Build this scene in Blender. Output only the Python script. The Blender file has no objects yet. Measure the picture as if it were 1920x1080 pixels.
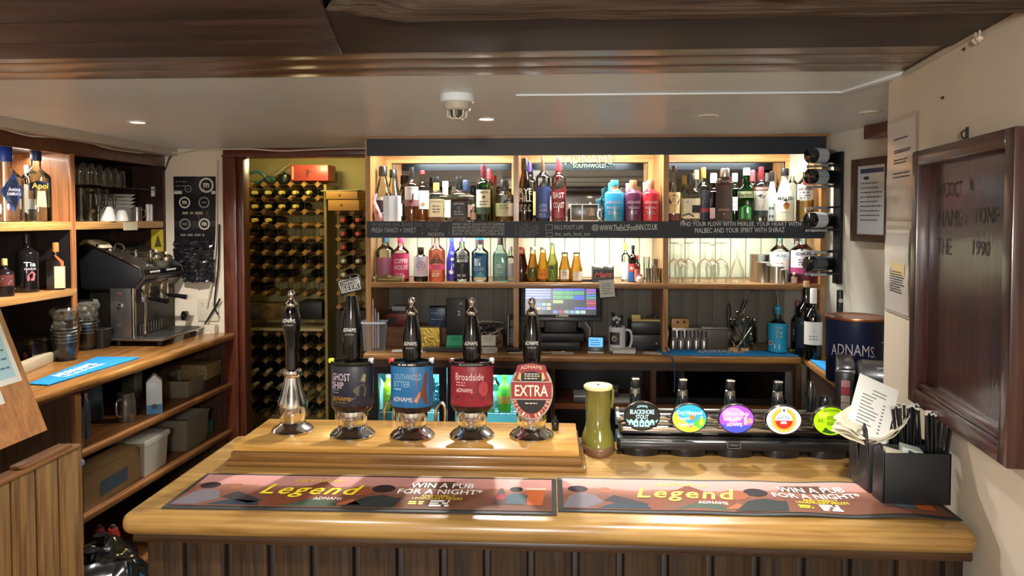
import bpy, bmesh, math, random
from mathutils import Vector, Matrix
SC = bpy.context.scene
COL = SC.collection
random.seed(7)
PI = math.pi

# ------------------------------------------------------------------ camera
FPX, EYE = 1350.0, 1.8
PIT, YAW = math.radians(2), math.radians(3)
CY = 410 + FPX*math.tan(PIT)
cd = bpy.data.cameras.new('camera'); cam = bpy.data.objects.new('camera', cd); COL.objects.link(cam)
cam.location = (0, 0, EYE); cam.rotation_euler = (PI/2-PIT, 0, YAW)
cd.sensor_width = 36; cd.lens = FPX/1920*36; cd.shift_y = (CY-540)/1920; cd.clip_start = .05
SC.camera = cam
_c, _s, _cy, _sy = math.cos(PIT), math.sin(PIT), math.cos(YAW), math.sin(YAW)
_F, _R, _U = Vector((-_sy*_c, _cy*_c, -_s)), Vector((_cy, _sy, 0)), Vector((-_sy*_s, _cy*_s, _c))
def ray(px, py): return _F + _R*((px-960)/FPX) - _U*((py-CY)/FPX)
def aY(px, py, Y): r = ray(px, py); t = Y/r.y; return Vector((r.x*t, Y, EYE+r.z*t))
def aZ(px, py, z): r = ray(px, py); t = (z-EYE)/r.z; return Vector((r.x*t, r.y*t, z))
def aX(px, py, x): r = ray(px, py); t = x/r.x; return Vector((x, r.y*t, EYE+r.z*t))

# ------------------------------------------------------------------ light
vs = SC.view_settings
SC.display_settings.display_device = 'sRGB'
vs.view_transform = 'Standard'; vs.look = 'None'; vs.exposure = .68; vs.gamma = 1; vs.use_curve_mapping = False
w = bpy.data.worlds.new('world'); SC.world = w; w.use_nodes = True
w.node_tree.nodes['Background'].inputs[0].default_value = (.9, .8, .7, 1)
w.node_tree.nodes['Background'].inputs[1].default_value = .02
SC.cycles.transparent_max_bounces = 32
SC.cycles.sample_clamp_indirect = 4
def lamp(name, kind, loc, power, col, rot=(0, 0, 0), **k):
    l = bpy.data.lights.new(name, kind); o = bpy.data.objects.new(name, l); COL.objects.link(o)
    l.energy = power; l.color = col; o.location = loc; o.rotation_euler = rot
    for a, v in k.items(): setattr(l, a, v)
    return o
WARM, NEUT, COOL = (1, .80, .55), (1, .88, .72), (.90, 1, .93)
def aim(o, t):
    o.rotation_euler = (Vector(t)-o.location).to_track_quat('-Z', 'Y').to_euler()
# ceiling downlights behind the bar (fittings built further down)
DL = [aZ(258, 228, 2.24), aZ(912, 222, 2.24), aZ(1328, 217, 2.24), aZ(1633, 210, 2.24)]
for p, e, tgt, sz_ in zip(DL, (85, 160, 70, 10), ((-2.2, 3.7, 0), (-.40, 2.12, 1.1), (.55, 2.0, 1.1), (1.35, 3.2, 0)), (2.3, 1.7, 1.25, 2.0)):
    o = lamp('downlight_lamp', 'SPOT', (p.x, p.y, 2.225), e, (1, .97, .91), spot_size=sz_, spot_blend=.7, shadow_soft_size=.035); aim(o, tgt)
# unseen customers'-side lamps: two aimed at the bar, rear two added as fill
PUB = [(-.85, 1.06, 2.24), (.40, 1.27, 2.195), (-.5, -1.2, 2.22), (1.1, -1.3, 2.22)]
for p, e, tgt, sz_ in zip(PUB, (40, 72, 65, 65), ((-.75, 1.95, 1.1), (.36, 2.0, 1.1), (-.5, -1.2, 0), (1.1, -1.3, 0)), (1.15, 1.05, 2.7, 2.7)):
    o = lamp('pub_lamp', 'SPOT', (p[0], p[1], p[2]-.02), e, (1, .97, .92), spot_size=sz_, spot_blend=.8, shadow_soft_size=.05); aim(o, tgt)
lamp('pub_pendant_lamp', 'POINT', (-.2, -1.0, 1.95), 130, (1, .98, .95), shadow_soft_size=.14)  # added fill without a fitting, brightens the pub ceiling and walls
# wine store bulb
lamp('store_lamp', 'POINT', (-1.75, 5.15, 2.29), 9, (1, .86, .42), shadow_soft_size=.05)

# ------------------------------------------------------------------ materials
def lin(c):
    if isinstance(c, str): c = [int(c[i:i+2], 16)/255 for i in (0, 2, 4)]
    return tuple((v/12.92 if v <= .04045 else ((v+.055)/1.055)**2.4) for v in c)+(1,)
_M = {}
def nm(name):
    m = bpy.data.materials.new(name); m.use_nodes = True
    return m, m.node_tree.nodes, m.node_tree.links, m.node_tree.nodes['Principled BSDF']
def mat(c, rough=.5, metal=0, var=.0, nscale=8, bump=0, coat=0, spec=.5, emit=0, sub=None):
    key = (c, rough, metal, var, nscale, bump, coat, spec, emit)
    if key in _M: return _M[key]
    m, N, L, b = nm('surface_'+str(c))
    col = lin(c)
    b.inputs['Base Color'].default_value = col; b.inputs['Roughness'].default_value = rough
    b.inputs['Metallic'].default_value = metal; b.inputs['Coat Weight'].default_value = coat
    b.inputs['Specular IOR Level'].default_value = spec
    if emit:
        b.inputs['Emission Color'].default_value = col; b.inputs['Emission Strength'].default_value = emit
    if var or bump:
        t = N.new('ShaderNodeTexCoord'); n = N.new('ShaderNodeTexNoise')
        n.inputs['Scale'].default_value = nscale; n.inputs['Detail'].default_value = 5
        L.new(t.outputs['Object'], n.inputs['Vector'])
        if var:
            r = N.new('ShaderNodeValToRGB'); e = r.color_ramp.elements
            e[0].position = .3; e[1].position = .7
            e[0].color = tuple(v*(1-var) for v in col[:3])+(1,); e[1].color = tuple(min(1, v*(1+var)) for v in col[:3])+(1,)
            L.new(n.outputs['Fac'], r.inputs['Fac']); L.new(r.outputs['Color'], b.inputs['Base Color'])
        if bump:
            bp = N.new('ShaderNodeBump'); bp.inputs['Strength'].default_value = bump; bp.inputs['Distance'].default_value = .01
            L.new(n.outputs['Fac'], bp.inputs['Height']); L.new(bp.outputs['Normal'], b.inputs['Normal'])
    _M[key] = m; return m
def wood(c1, c2, axis='x', rough=.45, scale=1., coat=0, bump=.15, spec=.5):
    key = ('w', c1, c2, axis, rough, scale, coat, bump, spec)
    if key in _M: return _M[key]
    m, N, L, b = nm('wood_'+c1)
    t = N.new('ShaderNodeTexCoord'); oi = N.new('ShaderNodeObjectInfo')
    ml = N.new('ShaderNodeVectorMath'); ml.operation = 'SCALE'; ml.inputs[0].default_value = (7, 5, 9); L.new(oi.outputs['Random'], ml.inputs['Scale'])
    ad = N.new('ShaderNodeVectorMath'); L.new(t.outputs['Object'], ad.inputs[0]); L.new(ml.outputs[0], ad.inputs[1])
    outs = []
    for lo, hi, ns, ds in ((1.0, 9, 2.2, 1.6), (1.6, 75, 2.0, .2)):
        mp = N.new('ShaderNodeMapping')
        mp.inputs['Scale'].default_value = [(lo if a == axis else hi)*scale for a in 'xyz']
        L.new(ad.outputs[0], mp.inputs['Vector'])
        n = N.new('ShaderNodeTexNoise'); n.inputs['Scale'].default_value = ns; n.inputs['Detail'].default_value = 4; n.inputs['Distortion'].default_value = ds
        L.new(mp.outputs[0], n.inputs['Vector']); outs.append(n.outputs['Fac'])
    mx = N.new('ShaderNodeMath'); mx.operation = 'MULTIPLY_ADD'; L.new(outs[1], mx.inputs[0]); mx.inputs[1].default_value = .45
    m2 = N.new('ShaderNodeMath'); m2.operation = 'MULTIPLY'; L.new(outs[0], m2.inputs[0]); m2.inputs[1].default_value = .6
    L.new(m2.outputs[0], mx.inputs[2])
    r = N.new('ShaderNodeValToRGB'); e = r.color_ramp.elements
    e[0].position = .38; e[1].position = .66; e[0].color = lin(c1); e[1].color = lin(c2)
    L.new(mx.outputs[0], r.inputs['Fac']); L.new(r.outputs['Color'], b.inputs['Base Color'])
    b.inputs['Roughness'].default_value = rough; b.inputs['Coat Weight'].default_value = coat; b.inputs['Coat Roughness'].default_value = .12
    b.inputs['Specular IOR Level'].default_value = spec
    if bump:
        bp = N.new('ShaderNodeBump'); bp.inputs['Strength'].default_value = bump; bp.inputs['Distance'].default_value = .004
        L.new(mx.outputs[0], bp.inputs['Height']); L.new(bp.outputs['Normal'], b.inputs['Normal'])
    _M[key] = m; return m
def glass(c='F2FAF6', k=1.0, rough=.02):
    """thin glass: tinted see-through walls with a fresnel gloss"""
    key = ('g', c, k, rough)
    if key in _M: return _M[key]
    m, N, L, b = nm('glass_'+c); N.remove(b)
    t = N.new('ShaderNodeBsdfTransparent'); t.inputs[0].default_value = lin(c)
    g = N.new('ShaderNodeBsdfGlossy'); g.inputs['Roughness'].default_value = rough; g.inputs[0].default_value = (1, 1, 1, 1)
    f = N.new('ShaderNodeFresnel'); f.inputs[0].default_value = 1.5
    a = N.new('ShaderNodeMath'); a.operation = 'MULTIPLY_ADD'; a.inputs[1].default_value = k; a.inputs[2].default_value = .02; a.use_clamp = True
    L.new(f.outputs[0], a.inputs[0])
    x = N.new('ShaderNodeMixShader'); L.new(a.outputs[0], x.inputs[0]); L.new(t.outputs[0], x.inputs[1]); L.new(g.outputs[0], x.inputs[2])
    L.new(x.outputs[0], N['Material Output'].inputs[0])
    _M[key] = m; return m
def liquid(c, op=.5):
    op *= .55; key = ('l', c, op)
    if key in _M: return _M[key]
    m, N, L, b = nm('liquid_'+c); N.remove(b)
    t = N.new('ShaderNodeBsdfTransparent'); t.inputs[0].default_value = tuple(v**.5 for v in lin(c))
    d = N.new('ShaderNodeBsdfTranslucent'); d.inputs[0].default_value = tuple(v**.7 for v in lin(c))
    e = N.new('ShaderNodeBsdfDiffuse'); e.inputs[0].default_value = tuple(v**.75 for v in lin(c))
    y = N.new('ShaderNodeMixShader'); y.inputs[0].default_value = .35; L.new(d.outputs[0], y.inputs[1]); L.new(e.outputs[0], y.inputs[2])
    x = N.new('ShaderNodeMixShader'); x.inputs[0].default_value = op; L.new(t.outputs[0], x.inputs[1]); L.new(y.outputs[0], x.inputs[2])
    L.new(x.outputs[0], N['Material Output'].inputs[0])
    _M[key] = m; return m
CHROME = mat('D8D8D4', .12, 1); STEEL = mat('B4B2AC', .3, 1); BLACKG = mat('0A0B0D', .12, 0, coat=.5); BLACKM = mat('16171A', .5)
WHITE = mat('E6E2D8', .5); PAPER = mat('E4E2DA', .7); WTEXT = mat('E8E6DE', .6); GOLD = mat('D8A030', .35, .6)
DARKTXT = mat('2A2A2C', .7)
PLASTER = mat('D6C8B2', .75, var=.05, nscale=3, bump=.06)
CEILM = mat('E4EAEC', .36, var=.04, nscale=2, spec=.4)
OAK = wood('8A5A22', 'C08838', 'x', .32, coat=.3); OAKZ = wood('8A5A22', 'C08838', 'z', .4)
PINE = wood('B07A40', 'DCA868', 'z', .45); PINEX = wood('A8743C', 'D4A264', 'x', .45)
MAHOG = wood('3A1A10', '6A3220', 'z', .3, coat=.3); MAHOGX = wood('3A1A10', '6A3220', 'x', .3, coat=.3)
DKWOOD = wood('2C1E18', '523A2E', 'x', .45); DKWOODY = wood('241610', '4A2E1E', 'y', .45); DKWOODZ = wood('2A1A12', '55351F', 'z', .45)
BRNZ = wood('3E2A1C', '6A4C32', 'z', .42); BRNY = wood('5A371E', '8E5E34', 'y', .4); BRNX = wood('5A371E', '8E5E34', 'x', .4)
CHALK = mat('262C34', .6, var=.12, nscale=20)

# ------------------------------------------------------------------ mesh helpers
def new(): return bmesh.new()
def link(name, bm, m, parent=None, loc=None, rot=None, smooth=None, bev=0, bseg=2):
    if bev:
        bmesh.ops.recalc_face_normals(bm, faces=bm.faces); bm.normal_update()
        bmesh.ops.bevel(bm, geom=[e for e in bm.edges if len(e.link_faces) == 2 and e.calc_face_angle(0) > .6], offset=bev, segments=bseg, affect='EDGES', profile=.5, clamp_overlap=True)
    bmesh.ops.recalc_face_normals(bm, faces=bm.faces)
    me = bpy.data.meshes.new(name); bm.to_mesh(me); bm.free()
    if smooth is None: smooth = bev > 0
    if smooth:
        me.polygons.foreach_set('use_smooth', [True]*len(me.polygons))
        me.set_sharp_from_angle(angle=math.radians(38))
    me.materials.append(m)
    o = bpy.data.objects.new(name, me); COL.objects.link(o)
    if parent: o.parent = parent
    if loc is not None: o.location = loc
    if rot is not None: o.rotation_euler = rot
    return o
def thing(name, label, cat, loc=(0, 0, 0), rz=0, group=None, rot=None):
    o = bpy.data.objects.new(name, None); COL.objects.link(o); o.empty_display_size = .05
    o.location = loc; o.rotation_euler = rot if rot else (0, 0, rz)
    o['label'] = label; o['category'] = cat
    if group: o['group'] = group
    return o
def tag(o, label, cat, group=None):
    o['label'] = label; o['category'] = cat
    if group: o['group'] = group
    return o
def struct(o): o['kind'] = 'structure'; return o
def box(bm, x0, x1, y0, y1, z0, z1):
    r = bmesh.ops.create_cube(bm, size=1)
    for v in r['verts']:
        v.co = Vector((x0 if v.co.x < 0 else x1, y0 if v.co.y < 0 else y1, z0 if v.co.z < 0 else z1))
    return r['verts']
def bx(x0, x1, y0, y1, z0, z1): b = new(); box(b, x0, x1, y0, y1, z0, z1); return b
def cbx(cx, cy, z0, w, d, h): return bx(cx-w/2, cx+w/2, cy-d/2, cy+d/2, z0, z0+h)
def ringpt(a, r, sq=0, fl=1):
    c, s = math.cos(a), math.sin(a)
    if sq: k = 1+sq*(1/max(abs(c), abs(s))-1); c *= k; s *= k
    return r*c, r*s*fl
def lathe(bm, prof, seg=20, c=(0, 0, 0), mtx=None, fl=1, cap=True):
    """prof: (radius, z[, squareness])"""
    rows = []
    for p in prof:
        row = []
        for i in range(seg):
            x, y = ringpt(2*PI*(i+.5)/seg, p[0], p[2] if len(p) > 2 else 0, fl)
            v = Vector((x, y, p[1]))
            v = (mtx @ v if mtx else v)+Vector(c)
            row.append(bm.verts.new(v))
        rows.append(row)
    for a, b in zip(rows, rows[1:]):
        for i in range(seg): bm.faces.new((a[i], a[(i+1) % seg], b[(i+1) % seg], b[i]))
    if cap:
        if prof[0][0] > 1e-5: bm.faces.new(rows[0][::-1])
        if prof[-1][0] > 1e-5: bm.faces.new(rows[-1])
    return bm
def lat(prof, seg=20, **k): return lathe(new(), prof, seg, **k)
def tube(bm, pts, r, seg=8, cap=True):
    pts = [Vector(p) for p in pts]; rows = []; up = None
    for i, p in enumerate(pts):
        t = (pts[min(i+1, len(pts)-1)]-pts[max(i-1, 0)]).normalized()
        if up is None: up = t.orthogonal().normalized()
        up = (up-t*up.dot(t)).normalized(); s = t.cross(up)
        rr = r[i] if isinstance(r, (list, tuple)) else r
        rows.append([bm.verts.new(p+(up*math.cos(2*PI*k/seg)+s*math.sin(2*PI*k/seg))*rr) for k in range(seg)])
    for a, b in zip(rows, rows[1:]):
        for k in range(seg): bm.faces.new((a[k], a[(k+1) % seg], b[(k+1) % seg], b[k]))
    if cap: bm.faces.new(rows[0][::-1]); bm.faces.new(rows[-1])
    return bm
def tub(pts, r, seg=8): return tube(new(), pts, r, seg)
def arc(pts, n=6):
    """smooth a polyline (Catmull-Rom)"""
    P = [Vector(p) for p in pts]; P = [P[0]]+P+[P[-1]]; out = []
    for i in range(1, len(P)-2):
        for k in range(n):
            t = k/n
            out.append(.5*((2*P[i])+(P[i+1]-P[i-1])*t+(2*P[i-1]-5*P[i]+4*P[i+1]-P[i+2])*t*t+(3*P[i]-P[i-1]-3*P[i+1]+P[i+2])*t**3))
    return out+[P[-2]]
def prism(bm, poly, d, mp):
    """extrude a 2D polygon: mp(u,v,w), w from 0 to d"""
    a = [bm.verts.new(mp(u, v, 0)) for u, v in poly]; b = [bm.verts.new(mp(u, v, d)) for u, v in poly]
    n = len(poly); bm.faces.new(a[::-1]); bm.faces.new(b)
    for i in range(n): bm.faces.new((a[i], a[(i+1) % n], b[(i+1) % n], b[i]))
    return bm
def sheet(poly, mp, sub=0):
    bm = new(); bm.faces.new([bm.verts.new(mp(u, v)) for u, v in poly]); return bm
def plane(o, u, v):
    o, u, v = Vector(o), Vector(u), Vector(v)
    return lambda a, b, w=0: o+u*a+v*b+(u.cross(v)).normalized()*w
def cylmap(R, a0=-PI/2, z0=0, c=(0, 0), fl=1, sq=0):
    """wrap (u to the right, v up) round a vertical cylinder, facing angle a0"""
    def f(u, v, w=0):
        x, y = ringpt(a0+u/R, R+w, sq, fl); return Vector((c[0]+x, c[1]+y, z0+v))
    return f
_T = {}
def text_geo(s, bold=0, shear=0, sp=1.0):
    k = (s, bold, shear, sp)
    if k not in _T:
        cu = bpy.data.curves.new('t', 'FONT'); cu.body = s; cu.align_x = 'CENTER'; cu.align_y = 'CENTER'; cu.size = 1
        cu.resolution_u = 2; cu.offset = bold; cu.shear = shear; cu.space_character = sp
        ob = bpy.data.objects.new('t', cu); COL.objects.link(ob)
        me = bpy.data.meshes.new_from_object(ob)
        vs = [(v.co.x, v.co.y) for v in me.vertices]; fs = [tuple(p.vertices) for p in me.polygons]
        xs = [v[0] for v in vs] or [0]; ys = [v[1] for v in vs] or [0]
        x0, x1, y0, y1 = min(xs), max(xs), min(ys), max(ys)
        vs = [((x-(x0+x1)/2)/(x1-x0), (y-(y0+y1)/2)/(y1-y0)) for x, y in vs]
        bpy.data.objects.remove(ob); bpy.data.curves.remove(cu); bpy.data.meshes.remove(me)
        _T[k] = (vs, fs)
    return _T[k]
def letter(parent, s, W, H, mp, m, c=(0, 0), rot=0, bold=0, shear=0, sp=1.0, lift=.0008, bow=0, name='lettering'):
    """flat lettering fitted to W x H, centred at c in the surface mapping mp; bow arches the line"""
    vs, fs = text_geo(s, bold, shear, sp); me = bpy.data.meshes.new(name); cr, sr = math.cos(rot), math.sin(rot); out = []
    for x, y in vs:
        y = y*H+bow*(1-4*x*x); x = x*W
        out.append(mp(c[0]+x*cr-y*sr, c[1]+x*sr+y*cr, lift))
    me.from_pydata(out, [], fs); me.materials.append(m)
    o = bpy.data.objects.new(name, me); COL.objects.link(o); o.parent = parent; return o
def scrib(parent, mp, m, x0, x1, ys, h, lift=.0008, gap=.25, rnd=None, name='print'):
    """lines of small print too fine to read, as rows of short dashes"""
    rnd = rnd or random; bm = new()
    for y in ys:
        x = x0; end = x1-(x1-x0)*rnd.random()*.25
        while x < end:
            l = h*(1.2+rnd.random()*2.5); b = min(x+l, end)
            bm.faces.new([bm.verts.new(mp(u, v, lift)) for u, v in ((x, y-h/2), (b, y-h/2), (b, y+h/2), (x, y+h/2))]); x = b+h*gap*3
    return link(name, bm, m, parent)
def patch(parent, mp, m, poly, lift=.0006, name='print'):
    bm = new(); bm.faces.new([bm.verts.new(mp(u, v, lift)) for u, v in poly]); return link(name, bm, m, parent)
def gridpatch(parent, mp, m, u0, u1, v0, v1, nu=8, nv=1, lift=.0005, name='label'):
    bm = new(); g = [[bm.verts.new(mp(u0+(u1-u0)*i/nu, v0+(v1-v0)*j/nv, lift)) for i in range(nu+1)] for j in range(nv+1)]
    for j in range(nv):
        for i in range(nu): bm.faces.new((g[j][i], g[j][i+1], g[j+1][i+1], g[j+1][i]))
    return link(name, bm, m, parent, smooth=True)
def disc(cx, cy, rx, ry=None, n=20): ry = ry or rx; return [(cx+rx*math.cos(2*PI*i/n), cy+ry*math.sin(2*PI*i/n)) for i in range(n)]
def rect(x0, x1, y0, y1): return [(x0, y0), (x1, y0), (x1, y1), (x0, y1)]
def copy_tree(o, parent=None):
    c = o.copy(); COL.objects.link(c)
    if parent: c.parent = parent
    for ch in list(o.children): copy_tree(ch, c)
    return c
# ------------------------------------------------------------------ room shell
YW, ZC = 4.45, 2.24
FLOORM = mat('54483E', .5, var=.2, nscale=5)
struct(link('floor', bx(-2.9, 2.1, -2.7, 6.0, -.06, 0), FLOORM))
struct(link('ceiling', bx(-2.9, 2.0, 2.205, YW+.1, ZC, ZC+.06), CEILM))
struct(link('ceiling', bx(-2.9, 2.0, -2.7, 1.2, ZC, ZC+.06), mat('5A4A3E', .6, var=.1, nscale=2)))
struct(link('wall_left', bx(-2.9, -2.8, -2.7, YW, 0, ZC), PLASTER))
struct(link('wall_rear', bx(-2.9, 2.1, -2.8, -2.7, 0, ZC), mat('D2C6B4', .8, var=.05)))
b = new(); prism(b, [(1.073, 2.36), (.884, 1.0), (2.1, 1.0), (2.1, 2.36)], ZC, lambda u, v, w: Vector((u, v, w)))
struct(link('wall_right', b, PLASTER))
struct(link('wall_front', bx(2.0, 2.1, -2.7, 1.0, 0, ZC), PLASTER))
def wx(y): return 1.33+.22*(YW-y)           # the slanting side wall
b = new(); prism(b, [(1.33, YW), (1.79, 2.36), (2.0, 2.36), (2.0, YW)], ZC, lambda u, v, w: Vector((u, v, w)))
struct(link('wall_side', b, mat('CFC8BA', .7, var=.04, nscale=3)))
WD = Vector((.22, -1, 0)).normalized()       # along the side wall, towards the camera
WN = Vector((-1, -.22, 0)).normalized()      # out of the side wall
def aW(px, py, off=0):
    r = ray(px, py); p0 = Vector((1.33, YW, EYE))+WN*off
    t = (p0-Vector((0, 0, EYE))).dot(WN)/r.dot(WN); return Vector((r.x*t, r.y*t, EYE+r.z*t))
# back wall with the doorway to the wine store
DX0, DX1 = -1.93, -1.05
struct(link('wall_back', bx(-2.8, -2.05, YW, YW+.1, 0, ZC), PLASTER))
struct(link('wall_back', bx(DX1+.08, 1.33, YW, YW+.1, 0, ZC), PLASTER))
d = struct(link('door_1', bx(-2.05, DX1+.08, YW-.02, YW+.1, 2.185, ZC), MAHOGX, bev=.004))
link('jamb', bx(-2.05, DX0-.035, YW-.03, YW+.1, 0, 2.185), MAHOG, d, bev=.006)
link('jamb', bx(DX1, DX1+.08, YW-.03, YW+.1, 0, 2.185), MAHOG, d, bev=.006)
link('door_stop', bx(DX0-.035, DX0, YW+.0, YW+.1, 0, 2.185), MAHOG, d, bev=.003)
link('head_moulding', bx(-2.05, DX1+.08, YW-.035, YW-.02, 2.185, 2.2), MAHOGX, d)
# wine store
STM = mat('A89A62', .8, var=.08, nscale=3, bump=.1)
struct(link('wall_store', bx(-2.75, -.5, 5.9, 5.98, 0, 2.45), STM))
struct(link('wall_store', bx(-2.75, -2.62, YW+.1, 5.9, 0, 2.45), STM))
struct(link('wall_store', bx(-1.0, -.9, YW+.1, 5.9, 0, 2.45), STM))
struct(link('ceiling', bx(-2.75, -.9, YW+.1, 5.95, 2.33, 2.4), STM))

# plank soffit over the bar: three glossy narrow boards, then wide ones darkened in colour for shade
t = struct(link('trim_1', bx(-2.9, 2.0, 1.2, 2.205, ZC+.012, ZC+.06), DKWOOD))
GLOSSB = wood('58402F', '7C5C48', 'x', .34, coat=.9, bump=0)
GLOSSB.node_tree.nodes['Principled BSDF'].inputs['Coat Roughness'].default_value = .3
for i in range(3):
    y0 = 1.852+i*.117
    link('plank', bx(-2.85, 1.3, y0+.003, y0+.114, ZC-.004, ZC+.012), GLOSSB, t, bev=.004)
link('plank', bx(-.56, 1.1, 1.48, 1.85, ZC-.014, ZC+.012), wood('261A16', '402C24', 'x', .55), t, bev=.003)  # beam's shadow put into this board's darker colour
for i, (y0, y1) in enumerate(((1.685, 1.845), (1.51, 1.68), (1.34, 1.505), (1.2, 1.335))):
    xe = -.535+(1.845-y1)*.2
    b = new(); prism(b, [(-2.85, y0), (xe+(y1-y0)*.2, y0), (xe, y1), (-2.85, y1)], .022, lambda u, v, w: Vector((u, v, ZC-.02+w)))
    link('plank', b, wood('34241E', '583E34', 'x', .5), t, bev=.004)  # darker colour stands in for boards left unlit
# old rough timber beam with a broken end
bm = new(); nx, prof = 60, [(1.50, 2.30), (1.505, 2.25), (1.49, 2.205), (1.42, 2.198), (1.34, 2.2), (1.26, 2.198), (1.18, 2.203), (1.15, 2.23), (1.15, 2.30)]
rnd = random.Random(3); rows = []
from mathutils import noise as mno
for i in range(nx+1):
    u = i/nx; row = []
    for y, z in prof:
        x0 = -.47+(1.5-y)*.55 if y > 1.2 else -.3
        x = x0*(1-u)+(.90+.16*(y-1.1))*u
        n = mno.fractal(Vector((x*3, y*14, z*14)), 1, 2, 4)
        ch = max(0, 1-u*9)
        row.append(bm.verts.new((x+ch*.05*n, y+.012*n, z+.010*n+ch*.03+ch*.03*n)))
    rows.append(row)
for a, c in zip(rows, rows[1:]):
    for k in range(len(prof)-1): bm.faces.new((a[k], a[k+1], c[k+1], c[k]))
bm.faces.new(rows[0]); bm.faces.new(rows[-1][::-1])
m = wood('42362E', '86766A', 'x', .9, bump=.9, spec=.2)
struct(link('trim_2', bm, m, smooth=True))
# boxed-in white bulkhead over the left shelves
struct(link('trim_3', bx(-2.8, -2.35, 1.4, YW, 2.195, ZC), mat('B8AE9E', .5, var=.04)))
# mahogany stub on the side wall, top right
p = aW(1638, 262)
b = new(); prism(b, [(-.002, 0), (.25, 0), (.25, .115), (-.002, .115)], .05, lambda u, v, w: p+WD*u+Vector((0, 0, v))+WN*(w+.001))
struct(link('trim_4', b, MAHOG, bev=.003))
# cable trunking across the ceiling
t = thing('cable_trunking', 'long white cable trunking running across the ceiling from smoke detector to right wall', 'trunking', (0, 0, 0))
b = new(); box(b, -.12, 1.02, 2.555, 2.585, ZC-.007, ZC-.0005); link('cover', b, CEILM, t, bev=.002)
b = new(); prism(b, [(1.0, 2.555), (1.03, 2.585), (1.08, 2.21), (1.05, 2.21)], .008, lambda u, v, w: Vector((u, v, ZC-.0085+w))); link('cover', b, CEILM, t, bev=.002)
# downlight fittings
def downlight(p, label, lit, z=ZC, group=None):
    t = thing('downlight', label, 'light', (p.x, p.y, z-.0003))
    link('rim', lat([(.046, 0), (.046, -.004), (.040, -.007), (.031, -.004), (.031, -.001)], 24), mat('D8D2C4', .35), t, smooth=True)
    link('bulb', lat([(.029, -.001), (.027, -.004), (.0, -.005)], 20), mat('FFF6DC', .4, emit=lit) if lit else mat('C9C2B2', .4), t)
for p, lab, e in zip(DL, ('bright round ceiling downlight over the left counter', 'bright round ceiling downlight beside the smoke detector', 'dull round downlight over the right spirits shelves', 'dull round downlight nearest the right pillar'), (9, 14, 0, 0)):
    downlight(p, lab, e)
for p, lab in zip(PUB, ('customer-side downlight above the left mat', 'customer-side downlight above the right mat', 'customer-side downlight behind the camera, left', 'customer-side downlight behind the camera, right')):
    downlight(Vector(p), lab, 8, p[2])  # unseen fittings; the rear pair goes with the added fill lamps
# smoke detector
p = aZ(857, 178, ZC); t = thing('smoke_detector', 'white round smoke detector on the ceiling with a caged sensor', 'detector', (p.x, p.y, ZC))
link('base', lat([(.058, 0), (.060, -.004), (.060, -.024), (.056, -.028)], 28), CEILM, t, smooth=True)
link('housing', lat([(.048, -.028), (.048, -.05), (.042, -.056)], 28), mat('BDB3A2', .4), t, smooth=True)
link('sensor', lat([(.024, -.056), (.022, -.076), (.0, -.078)], 16), mat('3A3834', .4), t)
for k in range(6):
    a = PI/3*k+.3; c, s = math.cos(a), math.sin(a)
    link('cage_bar', tub([(.034*c, .034*s, -.054), (.033*c, .033*s, -.076), (.015*c, .015*s, -.084)], .004, 6), mat('D5CCBA', .3), t, smooth=True)
link('cage_ring', lat([(.02, -.084), (.02, -.088), (.006, -.088)], 16), mat('D5CCBA', .3), t)
# fairy lights strung under the pub ceiling (seen in the mirror)
t = thing('fairy_lights', 'string of small warm bulbs hung under the pub ceiling, mirrored behind the spirits', 'lights', (0, .72, 2.15))
pts = [Vector((-.3+1.7*i/23, .06*math.sin(i*2.3), .035*math.sin(i*1.9)+.02*math.sin(i*.7))) for i in range(24)]
link('flex', tub(arc(pts, 3), .0025, 5), BLACKM, t)
for q in pts: link('bulb', lat([(0, -.013), (.010, -.006), (.011, 0), (.005, .010)], 8, c=(q.x, q.y, q.z)), mat('FFE8C0', .4, emit=7), t)
# ------------------------------------------------------------------ bar counter
ZB = 1.10
XL0, XR0, YF, YB = -1.02, 1.0, 1.63, 2.27
bar = thing('bar_counter', 'long polished oak pub bar counter with dark boarded front', 'bar', (0, 0, 0))
def wr(y): return 1.073-.139*(2.36-y)      # x of the right wall face
bm = new(); prism(bm, [(XL0, YF), (wr(YF)-.012, YF), (wr(YB)-.012, YB), (XL0, YB)], .055, lambda u, v, w: Vector((u, v, ZB-.055+w)))
TOP = wood('84602E', 'B08A4E', 'x', .30, coat=.35, bump=.05)
link('worktop', bm, TOP, bar, bev=.025, bseg=5)
bm = new(); prism(bm, [(XL0+.02, YF+.022), (wr(YF)-.014, YF+.022), (wr(YB)-.02, YB-.03), (XL0+.02, YB-.03)], .022, lambda u, v, w: Vector((u, v, ZB-.077+w)))
link('moulding', bm, wood('2E1E12', '4C3420', 'x', .4), bar, bev=.006)
link('carcass', bx(XL0+.05, wr(YF)-.02, YF+.075, YB-.06, .02, ZB-.08), DKWOODZ, bar)
BW = .105; FRB = wood('22170E', '46321E', 'z', .6, spec=.2)
for i in range(19):
    x0 = XL0+.035+i*BW; x1 = min(x0+BW-.012, wr(YF)-.02)
    if x1-x0 > .02: link('board', bx(x0+.006, x1, YF+.05, YF+.075, .02, ZB-.077), FRB, bar, bev=.004)
    if x1 < .9: link('batten', bx(x1+.001, x1+.017, YF+.064, YF+.075, .02, ZB-.078), wood('140C07', '281A10', 'z', .5), bar, bev=.003)
for i in range(5):
    y0 = YF+.08+i*.105
    link('board', bx(XL0+.03, XL0+.05, y0, y0+.1, .02, ZB-.077), BRNZ, bar, bev=.004)

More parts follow.
